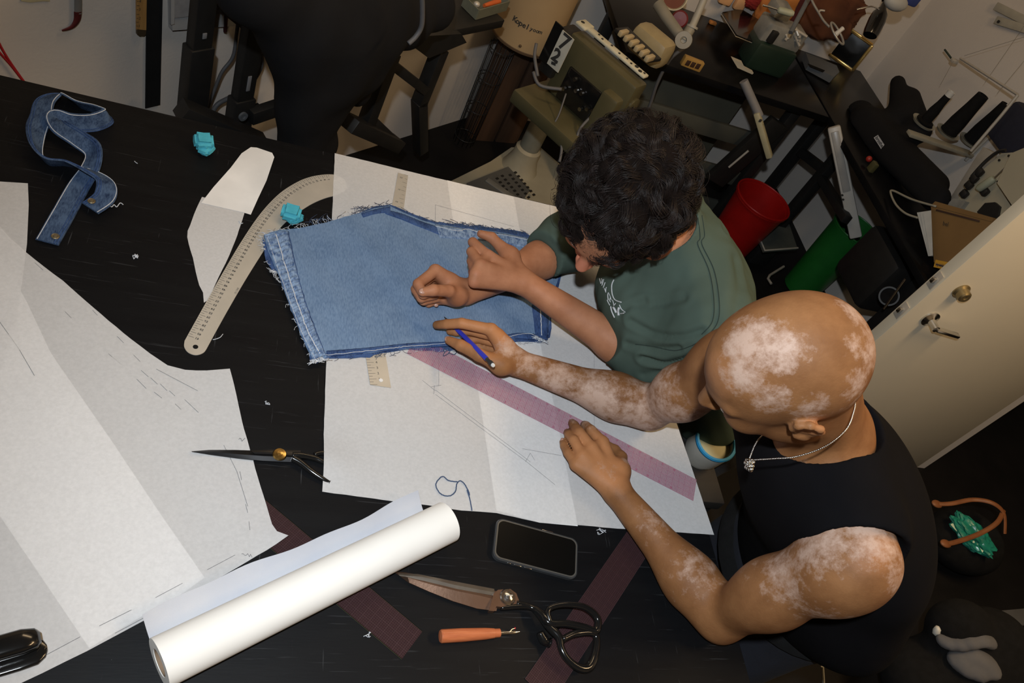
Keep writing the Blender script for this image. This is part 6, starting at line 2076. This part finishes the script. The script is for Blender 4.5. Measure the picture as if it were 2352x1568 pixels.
_b2 = BVHTree.FromPolygons([Vector(p) for p in V], [tuple(int(i) for i in q) for q in F_])
h_ = _b2.ray_cast(Vector(CAM), Vector(nrm(_ray(2022, 328))))
if h_[0] is not None:
    hp, hn = np.array(h_[0]), np.array(h_[1])
    hn = nrm(hn*.3+nrm(CAM-hp))
    tu = nrm(PT(2034, 345, 2.5)-PT(2012, 312, 2.5))
    tu = nrm(tu-hn*(tu @ hn))
    tv = np.cross(hn, tu)
    lb = MB().box(hp+hn*.012, (.060, .018, .003), (tu, tv, hn)).build('name_label', mat('silver_label', (0.35, 0.35, 0.36), 0.5), bmx, 0)
    mb = MB()
    text_mesh('brother', .017, hp+hn*.0140, tu, tv, mb, .03)
    mb.build('lettering', M_ink, lb, 0)
MB().ball(PX(1996, 365, 2.28), (.012, .012, .012)).build('red_lamp', mat('red_button', (0.40, 0.03, 0.02), 0.4), bmx, 60)
MB().box(PX(2003, 385, 2.29), (.02, .03, .05), None, .004).build('switch_box', mat('olive_switch', (0.08, 0.075, 0.03), 0.5), bmx)
# thread stand with three cones
ts = thing('thread_stand', 'cream thread stand with three dishes behind the covered machine', 'thread stand', PX(2165, 310, 2.58)*V3(1, 1, 0)+(0, 0, .75))
zb_ = [PX(2112, 287, 2.58), PX(2170, 309, 2.58), PX(2225, 330, 2.58)]
zz = np.mean([q[2] for q in zb_])-.0
M_stand = mat('cream_stand', (0.34, 0.32, 0.25), 0.45, col2=(0.29, 0.27, 0.21))
def atz(px_, py_):
    return P(px_, py_, zz)
pl0, pl1 = atz(2096, 296), atz(2240, 346)
bar(MB(), pl0-(0, 0, .02), pl1-(0, 0, .02), .035, .014).build('base_bar', M_stand, ts)
tops = [(2151, 204), (2241, 196), (2280, 222)]
for i, (bx_, by_) in enumerate(((2120, 283), (2175, 306), (2228, 326))):
    c_ = atz(bx_, by_)
    MB().lathe([(0, .0), (.042, .002), (.05, .008), (.052, .008), (.044, -.003), (0, -.004)], c_, Z3, 28).build('dish', M_stand, ts, 40)
MB().rod(pl1-(0, 0, .05), pl1+(0, 0, .20), .006, 10).build('pole', M_steel, ts)
pt_ = PX(2338, 218, 2.55)
MB().tube([PX(2230, 347, 2.55), PX(2300, 265, 2.55), pt_], .006, 10).build('pole', M_steel, ts, 60)
MB().rod(pt_, PX(2206, 134, 2.62), .005, 10).build('guide_arm', M_steel, ts)
MB().rod(PX(2170, 114, 2.62), PX(2188, 138, 2.62), .004, 8).build('guide_pin', M_dgreen, ts)
MB().box(PX(2192, 140, 2.62), (.03, .02, .015), None, .003).build('clamp', M_steel, ts)
for i in range(3):
    bxy, tp = ((2120, 283), (2175, 306), (2228, 326))[i], tops[i]
    c_ = atz(*bxy)
    hgt = .135 if i == 0 else .185
    k = thing('thread_cone', ('slim black thread cone with white top at the left of the thread stand', 'fat black thread cone in the middle of the thread stand', 'fat black thread cone at the pole end of the thread stand')[i], 'thread cone', c_+(0, 0, .008), 'thread cones on the stand')
    rb, rt2 = ((.022, .014), (.034, .023), (.034, .023))[i]
    MB().lathe([(.012, .009), (.036, .009), (.036, .014), (rb, .018), (rb*.98, .06), (rt2*1.15, hgt*.7), (rt2, hgt), (rt2*.6, hgt+.002), (rt2*.6, hgt-.02), (0, hgt-.02)], c_, Z3, 26).build('wound_thread', M_blackcloth, k, 30)
    if i == 0:
        MB().lathe([(.0146, hgt-.004), (.0150, hgt+.016), (.011, hgt+.016), (.011, hgt-.002)], c_, Z3, 20).build('paper_core', mat('white_core', (0.6, 0.6, 0.58), 0.7), k, 30)
for a, b, lb_ in (((2160, 195), (2190, 140), 'thin thread from the slim white topped cone up to the clamp'), ((2262, 190), (2352, 60), 'thin thread rising from the middle thread cone to the frame edge'), ((2290, 215), (2352, 140), 'thin thread rising from the thread cone at the pole end'), ((2215, 128), (2352, 85), 'thin thread running from the clamp of the thread stand to the bracket')):
    t = tag(MB().rod(PX(*a, 2.60), PX(*b, 2.60), .0007, 5).build('thread_line', mat('grey_thread', (0.2, 0.19, 0.17), 0.8), None), lb_, 'thread', 'threads above the thread stand')
wb_ = thing('wall_bracket', 'pale metal bracket screwed to the right wall at the top corner', 'bracket', PX(2320, 50, WX))
for a, b in (((2288, 46), (2380, 74)), ((2288, 14), (2380, 60))):
    bar(MB(), PX(*a, WX-.01), PX(*b, WX-.01), .012, .03).build('arm', mat('pale_metal2', (0.4,)*3), wb_)
MB().lathe([(.006, 0), (.006, .004), (0, .004)], PX(2294, 50, WX-.018), (-1, 0, 0), 10).build('screw', M_black, wb_)
t = tag(MB().box(PX(2345, 310, 2.66), (.10, .22, .16), None, .03).build('dark_cloth_bundle', mat('navy_cloth', (0.012, 0.014, 0.03), 0.9, scale=40, bump=.5, bscale=60), None), 'dark navy cloth bundle hanging at the right edge', 'cloth')
# cream sewing machine near the door
cm = thing('sewing_machine', 'cream sewing machine half hidden behind the open door', 'sewing machine', (2.5, 1.95, .75))
M_cream2 = mat('cream_machine_enamel', (0.42, 0.38, 0.28), 0.35, col2=(0.37, 0.335, 0.245), scale=7)
e0, e1 = PX(2205, 452, 2.45), PX(2330, 345, 2.45)
def quadslab(name, pix, x, th, m, par, bev=0):
    p = [PX(a, b, x) for a, b in pix]
    return MB().prism(p, (th, 0, 0)).build(name, m, par, 20)
quadslab('arm', [(2190, 468), (2222, 432), (2262, 385), (2300, 352), (2325, 350), (2345, 372), (2375, 420), (2330, 500), (2290, 530), (2240, 500)], 2.44, .10, M_cream2, cm)
quadslab('column', [(2322, 352), (2375, 330), (2420, 400), (2350, 478), (2330, 480), (2290, 420)], 2.40, .12, M_cream2, cm)
quadslab('groove', [(2288, 416), (2292, 414), (2334, 480), (2330, 486)], 2.438, .004, M_black, cm)
quadslab('needle_plate', [(2172, 472), (2190, 455), (2218, 462), (2205, 480)], 2.42, .04, M_gface, cm)
MB().tube([PX(2246, 436, 2.41), PX(2250, 432, 2.41), PX(2280, 412, 2.41), PX(2284, 409, 2.41)], [.010, .014, .014, .010], 12).build('tension_cap', mat('pale_green_plastic', (0.3,)*3), cm, 60)
MB().rod(PX(2284, 409, 2.41), PX(2340, 355, 2.42), .003, 8).build('tension_rod', M_chrome, cm)
for pix in ((2238, 410), (2226, 425), (2215, 445), (2262, 440), (2250, 395)):
    MB().box(PX(*pix, 2.425), (.02, .028, .028), None, .006).build('fitting', M_black, cm)
MB().tube(spline([PX(2232, 405, 2.42), PX(2262, 372, 2.42), PX(2290, 350, 2.42), PX(2310, 345, 2.42)], 5), .006, 8).build('black_hose', M_black, cm, 60)
for pix in ((2296, 368), (2318, 358), (2332, 440), (2300, 512)):
    MB().lathe([(.004, 0), (.004, .004), (0, .004)], PX(*pix, 2.438), (-1, 0, 0), 10).build('screw', M_black, cm)
quadslab('emblem', [(2244, 486), (2262, 466), (2285, 464), (2296, 474), (2292, 494), (2278, 506), (2250, 498)], 2.43, .01, M_black, cm)
t = thing('strip_rail', 'pale grey bar rising between the covered machine and the cream machine', 'rail', PX(2230, 350, 2.5))
bar(MB(), PX(2195, 470, 2.48), PX(2275, 345, 2.48), .03, .05).build('rail', mat('pale_rail', (0.33, 0.31, 0.27), 0.6), t)
# envelope, papers, yellow box
en = thing('cardboard_box', 'flat brown cardboard box standing in front of the cream sewing machine', 'box', PX(2180, 600, 2.32))
M_card = mat('brown_card', (0.24, 0.135, 0.045), 0.75, col2=(0.20, 0.11, 0.036), scale=8)
quadslab('panel', [(2138, 472), (2278, 508), (2286, 545), (2200, 622), (2145, 602)], 2.32, .06, M_card, en)
quadslab('top_edge', [(2138, 472), (2148, 462), (2282, 500), (2278, 509)], 2.318, .06, M_card, en)
bar(MB(), PX(2150, 482, 2.317), PX(2250, 508, 2.317), .001, .006).build('tape_strip', mat('dark_card_print', (0.06, 0.03, 0.02), 0.7), en)
mb = MB()
text_mesh('bel', .022, PX(2172, 514, 2.317), nrm(PX(2190, 519, 2.317)-PX(2165, 512, 2.317)), nrm(PX(2172, 505, 2.317)-PX(2169, 520, 2.317)), mb)
mb.build('lettering', M_ink, en, 0)
pa = thing('paper_stack', 'white papers standing beside the brown cardboard box', 'paper', PX(2125, 585, 2.31))
for k, off_ in enumerate((0, 7, 14)):
    quadslab('sheet', [(2106+off_, 488), (2138, 483), (2142, 588-k), (2132+off_*.3, 588)], 2.30-.004*k, .002, mat('white_sheet_paper', (0.62, 0.62, 0.58), 0.8), pa)
yb = thing('yellow_box', 'small yellow box with dark lettering at the foot of the cardboard box', 'box', PX(2165, 612, 2.30))
quadslab('carton', [(2149, 596), (2187, 604), (2188, 623), (2144, 613)], 2.28, .03, mat('yellow_card', (0.66, 0.36, 0.04), 0.5, col2=(0.58, 0.30, 0.03)), yb)
mb = MB()
for k in range(11):
    x = 2150+k*3.3
    stroke(mb, PX(x, 603.5+k*.85+random.uniform(-1.5, .5), 2.279), PX(x+random.uniform(-1, 1.5), 610+k*.85+random.uniform(0, 1.5), 2.279), .0022, V3(-1, 0, 0))
stroke(mb, PX(2150, 607, 2.279), PX(2184, 615.5, 2.279), .003, V3(-1, 0, 0))
mb.build('lettering', mat('navy_print', (0.02, 0.03, 0.10), 0.6), yb, 0, 'stuff')
t = thing('wire_loop', 'bent cream wire loop lying on the right hand table', 'wire', PX(2060, 450, 2.3))
MB().tube(spline([PX(2150, 474, 2.3), PX(2095, 458, 2.3), PX(2052, 438, 2.3), PX(2046, 444, 2.29), PX(2058, 470, 2.27), PX(2080, 490, 2.26), PX(2108, 500, 2.27)], 6), .004, 8).build('wire', M_stand, t, 180)
# wheel under the table
wh = thing('hand_wheel', 'black hand wheel with a steel lever under the right table near the door', 'wheel', PX(2045, 680, 2.3))
wcx = PX(2042, 680, 2.30)
MB().lathe([(.030, -.006), (.036, -.006), (.038, 0), (.036, .006), (.030, .006)], wcx, nrm(CAM-wcx), 28, closed=True).build('rim', M_black, wh, 40)
MB().lathe([(.030, -.003), (.030, .003)], wcx, nrm(CAM-wcx), 24).build('disc', M_blackcloth, wh, 40)
MB().rod(PX(2079, 641, 2.26), PX(2030, 709, 2.26), .0045, 10).build('lever', M_chrome, wh)
bar(MB(), PY(1640, 415, 2.64), PY(1790, 280, 2.64), .10, .03, up=V3(0, 1, 0)).build('slanted_leg', M_black, bk)
MB().rod(PY(1674, 384, 2.615), PY(1719, 346, 2.615), .005, 10).build('bright_strip', M_steel, bk)

# ------------------------------------------------------------------ bins and the white tube
def bin_(name, label, base, top_px, m, rb, rt2, hgt, fan=0):
    b = P(*base, 0.005)
    t = thing(name, label, 'bin', b*V3(1, 1, 0))
    MB().lathe([(0, .0), (rb, .0), (rt2, hgt), (rt2+.006, hgt), (rt2+.006, hgt-.012), (rt2-.003, hgt-.012), (rb-.004, .006), (0, .006)], b, Z3, 32).build('body', m, t, 40)
    MB().tube([b+V3(math.cos(a), math.sin(a), 0)*(rt2+.004)+(0, 0, hgt) for a in np.linspace(0, 2*math.pi, 41)[:-1]], .005, 6, closed=True).build('rim', m, t, 60)
    return t
bin_('waste_bin', 'bright red plastic bin behind the green shirt', (1655, 580), None, mat('red_plastic', (0.33, 0.006, 0.005), 0.4, col2=(0.28, 0.005, 0.004)), .095, .125, .34)
bin_('waste_bin', 'tall green plastic bin with a white tube in it', (1838, 660), None, mat('green_plastic', (0.012, 0.13, 0.02), 0.4, col2=(0.010, 0.11, 0.018)), .085, .105, .40)
tu_ = thing('fluorescent_tube_lamp', 'long white tube lamp standing in the tall green bin', 'lamp', PX(1968, 530, 2.42))
ta, tb = PX(1966, 545, 2.46), PX(1915, 290, 2.20)
bar(MB(), ta, tb, .05, .032, up=nrm(CAM-ta), bev=.008).build('housing', mat('white_lamp_housing', (0.52, 0.50, 0.46), 0.4, col2=(0.46, 0.44, 0.40)), tu_)
nup = nrm(CAM-ta)
bar(MB(), ta+(tb-ta)*.42+nup*.017, ta+(tb-ta)*.95+nup*.017, .030, .008, up=nup, bev=.003).build('diffuser', mat('pale_diffuser', (0.36, 0.35, 0.33), 0.3), tu_)
for s in (.36, .40):
    q = ta+(tb-ta)*s+np.cross(nrm(tb-ta), nup)*-.02+nup*.017
    MB().ball(q, (.005, .005, .004)).build('button', M_ink, tu_, 60)
# grey step with pale rim and the black things under it
st_ = thing('foot_pedal', 'grey foot pedal with a pale rim between red and green bins', 'pedal', P(1785, 550, .2)*V3(1, 1, 0))
fp = [P(*q, .16) for q in ((1733, 534), (1752, 580), (1828, 574), (1806, 508), (1760, 503))]
MB().prism(fp, (0, 0, .012)).build('plate', mat('grey_green_plate', (0.085, 0.095, 0.085), 0.5), st_, 0)
MB().tube([fp[0]+(0, 0, .014), fp[1]+(0, 0, .014), fp[2]+(0, 0, .014)], .005, 8).build('rim', mat('pale_beige', (0.3,)*3), st_, 60)
pc_ = np.mean(fp, 0)
MB().box((pc_[0], pc_[1], .08), (.10, .10, .155), None, .01).build('base', M_black, st_)
MB().tube([P(1800, 612, .10), P(1768, 632, .10), P(1764, 640, .10), P(1772, 652, .10)], .006, 8).build('bracket', mat('pale_beige', (0.3,)*3), st_, 60)

# ------------------------------------------------------------------ the open door
dr1 = MB().box(((1.93+WX)/2, 1.418+.020, 1.02), (WX-1.93-.005, .040, 2.03), None, .002).build('door_1', mat('beige_door_paint', (0.66, 0.60, 0.47), 0.5, col2=(0.63, 0.57, 0.445), scale=3), None)
struct(dr1)
ORI[dr1.name] = (0, 0, 0)
dy = 1.418
kn = PY(2207, 668, dy)
MB().lathe([(.026, 0), (.026, .004), (.020, .010), (.019, .026), (.015, .030), (.007, .030), (.006, .026), (0, .026)], kn, (0, -1, 0), 28).build('deadbolt', mat('aged_brass', (0.34, 0.27, 0.14), 0.35, 0.8), dr1, 30)
lv = PY(2136, 731, dy)
hd = MB().lathe([(.028, 0), (.028, .005), (.016, .010), (.012, .014), (.011, .045), (0, .046)], lv, (0, -1, 0), 28).build('door_handle', M_chrome, dr1, 30)
bar(MB(), lv+(0, -.042, 0), lv+(.105, -.040, -.010), .020, .012, bev=.004).build('lever', M_chrome, hd)
for z in (kn[2], lv[2]-.01):
    MB().box((1.931, dy+.02, z), (.004, .026, .055), None, .001).build('latch_plate', M_steel, dr1)
    MB().box((1.925, dy+.02, z), (.016, .012, .018), None, .003).build('bolt', M_chrome, dr1)
struct(MB().box((WX-.01, 1.485, 1.02), (.03, .07, 2.04), None, .003).build('trim_2', mat('beige_door_paint', (0.4,)*3)))

# ------------------------------------------------------------------ bucket, bag and dark things on the floor at the right
bq = P(1646, 1012, .855)
bu = thing('tub', 'white tub with a bright blue rim standing between the two people', 'tub', bq-(0, 0, .1))
tilt = nrm(V3(-.15, -.2, 1))
MB().lathe([(0, -.085), (.036, -.085), (.044, -.06), (.046, -.004), (.043, -.004), (.041, -.02), (0, -.02)], bq, tilt, 36).build('body', mat('off_white_plastic', (0.55, 0.53, 0.47), 0.5), bu, 40)
MB().lathe([(.040, -.004), (.041, .002), (.046, .003), (.048, -.001), (.0465, -.007)], bq, tilt, 36, closed=True).build('rim', mat('bright_blue_rim', (0.03, 0.27, 0.52), 0.4), bu, 40)
MB().lathe([(.041, -.019), (.036, -.016), (0, -.015)], bq, tilt, 28).build('contents', mat('cream_wax', (0.42, 0.40, 0.24), 0.6, col2=(0.37, 0.35, 0.21), scale=30), bu, 40)
so = thing('stool', 'narrow dark wooden stool under the white tub', 'stool', (bq[0], bq[1], 0))
MB().box((bq[0], bq[1]-.02, bq[2]-.103), (.10, .16, .03), None, .004).build('seat', mat('dark_stool_wood', (0.018, 0.015, 0.011), 0.7, col2=(0.013, 0.010, 0.008), scale=12, stretch=(1, 8, 1)), so)
for sx in (-.03, .03):
    for sy in (-.08, .04):
        MB().box((bq[0]+sx, bq[1]+sy, (bq[2]-.118)/2), (.025, .025, bq[2]-.118), None, .003).build('leg', M_black, so)
bg = thing('handbag', 'black bag with tan leather handles and green plastic inside, on the floor', 'bag', P(2225, 1235, 0))
bc = P(2235, 1225, .16)
B2 = Sculpt(bc-.3, bc+.3, .008)
B2.ell(bc+(0.02, .0, -.06), (.16, .13, .10), None, .03).ell(bc+(.02, 0, .03), (.11, .085, .06), None, .02, True)
V, F_ = B2.mesh()
mesh_obj('body', V, F_, M_blackcloth, bg, 180)
M_tan = mat('tan_leather', (0.23, 0.085, 0.03), 0.5, col2=(0.17, 0.06, 0.02), scale=30)
zt = .24
MB().tube(spline([P(2150, 1157, .22), P(2185, 1156, .24), P(2235, 1147, .27), P(2280, 1155, .30), P(2306, 1180, .29), P(2308, 1225, .25)], 6), .0085, 8, flat=.6).build('handle', M_tan, bg, 60)
MB().tube(spline([P(2168, 1250, .22), P(2200, 1243, .23), P(2250, 1225, .25), P(2290, 1200, .28), P(2305, 1172, .29)], 6), .0085, 8, flat=.6).build('handle', M_tan, bg, 60)
for q in (P(2152, 1157, .22), P(2172, 1248, .22)):
    MB().ball(q, (.024, .016, .008)).build('handle_tab', M_tan, bg, 60)
bm = bmesh.new()
bmesh.ops.create_icosphere(bm, subdivisions=4, radius=1)
gpt = [P(2180, 1170, .19), P(2210, 1200, .2), P(2292, 1215, .2), P(2270, 1278, .17), P(2216, 1274, .18), P(2230, 1235, .22)]
gc = np.mean(gpt, 0)
gu, gv = nrm(P(2270, 1260, .19)-P(2185, 1175, .19)), None
gv = nrm(np.cross(Z3, gu))
r_ = np.random.default_rng(5)
ws = [(r_.normal(size=3)*s_, r_.uniform(0, 6)) for s_ in (2, 2, 3, 3, 4, 5, 6, 8)]
vv_ = []
for q in bm.verts:
    p = np.array(q.co)
    k = 1+sum(abs(math.sin(p @ w+o))*.12-.07 for w, o in ws)
    vv_.append(gc+(gu*p[0]*.082+gv*p[1]*.050+Z3*p[2]*.035)*k)
bm.verts.index_update()
ff_ = [tuple(q.index for q in p.verts) for p in bm.faces]
bm.free()
tag(mesh_obj('plastic_bag', vv_, ff_, mat('green_plastic_film', (0.02, 0.26, 0.19), 0.25, col2=(0.012, 0.17, 0.12), scale=25), None, 25), 'crumpled green plastic bag inside the black handbag', 'bag')
bk2 = thing('backpack', 'dark backpack with grey panels at the lower right corner', 'backpack', P(2230, 1490, 0))
K = Sculpt(P(2220, 1500, .3)-.5, P(2220, 1500, .3)+.5, .01)
for a, b, z, r in ((2200, 1440, .35, (.09, .08, .09)), (2260, 1480, .30, (.13, .11, .12)), (2200, 1540, .25, (.12, .11, .12)), (2120, 1560, .2, (.13, .12, .1)), (2300, 1560, .25, (.13, .11, .12))):
    K.ell(P(a, b, z), r, None, .05)
V, F_ = K.mesh()
mesh_obj('body', V, F_, M_blackcloth, bk2, 180)
_b3 = BVHTree.FromPolygons([Vector(p) for p in V], [tuple(int(i) for i in q) for q in F_])
def patch(name, pix, m, par, r=.03):
    K2 = Sculpt(P(2220, 1500, .3)-.5, P(2220, 1500, .3)+.5, .008)
    for a, b in pix:
        h = _b3.ray_cast(Vector(CAM), Vector(nrm(_ray(a, b))))
        if h[0] is not None:
            K2.ell(np.array(h[0]), (r, r, r*.6), None, .02)
    v, f = K2.mesh()
    return mesh_obj(name, v, f, m, par, 180)
M_gfab = mat('grey_fabric', (0.105, 0.105, 0.11), 0.8, col2=(0.08, 0.08, 0.085), scale=14, bump=.4, bscale=30)
patch('grey_panel', [(2165, 1470), (2185, 1478), (2210, 1480), (2235, 1475), (2260, 1470), (2275, 1475)], M_gfab, bk2, .022)
patch('grey_panel', [(2195, 1515), (2215, 1510), (2240, 1505), (2265, 1520), (2280, 1540), (2220, 1535), (2250, 1545)], M_gfab, bk2, .028)
patch('white_tag', [(2148, 1455), (2152, 1448), (2156, 1442)], M_whiteplastic, bk2, .008)
t = thing('grey_strap', 'flat grey strap running off the right edge above the backpack', 'strap', P(2300, 1430, .3))
bar(MB(), P(2236, 1428, .33), P(2400, 1412, .33), .05, .012).build('strap', mat('dark_grey_strap', (0.05, 0.052, 0.056), 0.7), t)
t = thing('white_cable', 'thin pale cable hanging at the bottom edge right of the table', 'cable', P(1890, 1550, .3))
MB().tube([P(1889, 1530, .35), P(1892, 1580, .30)], .004, 6).build('cord', mat('pale_cord', (0.35, 0.33, 0.26), 0.6), t, 60)
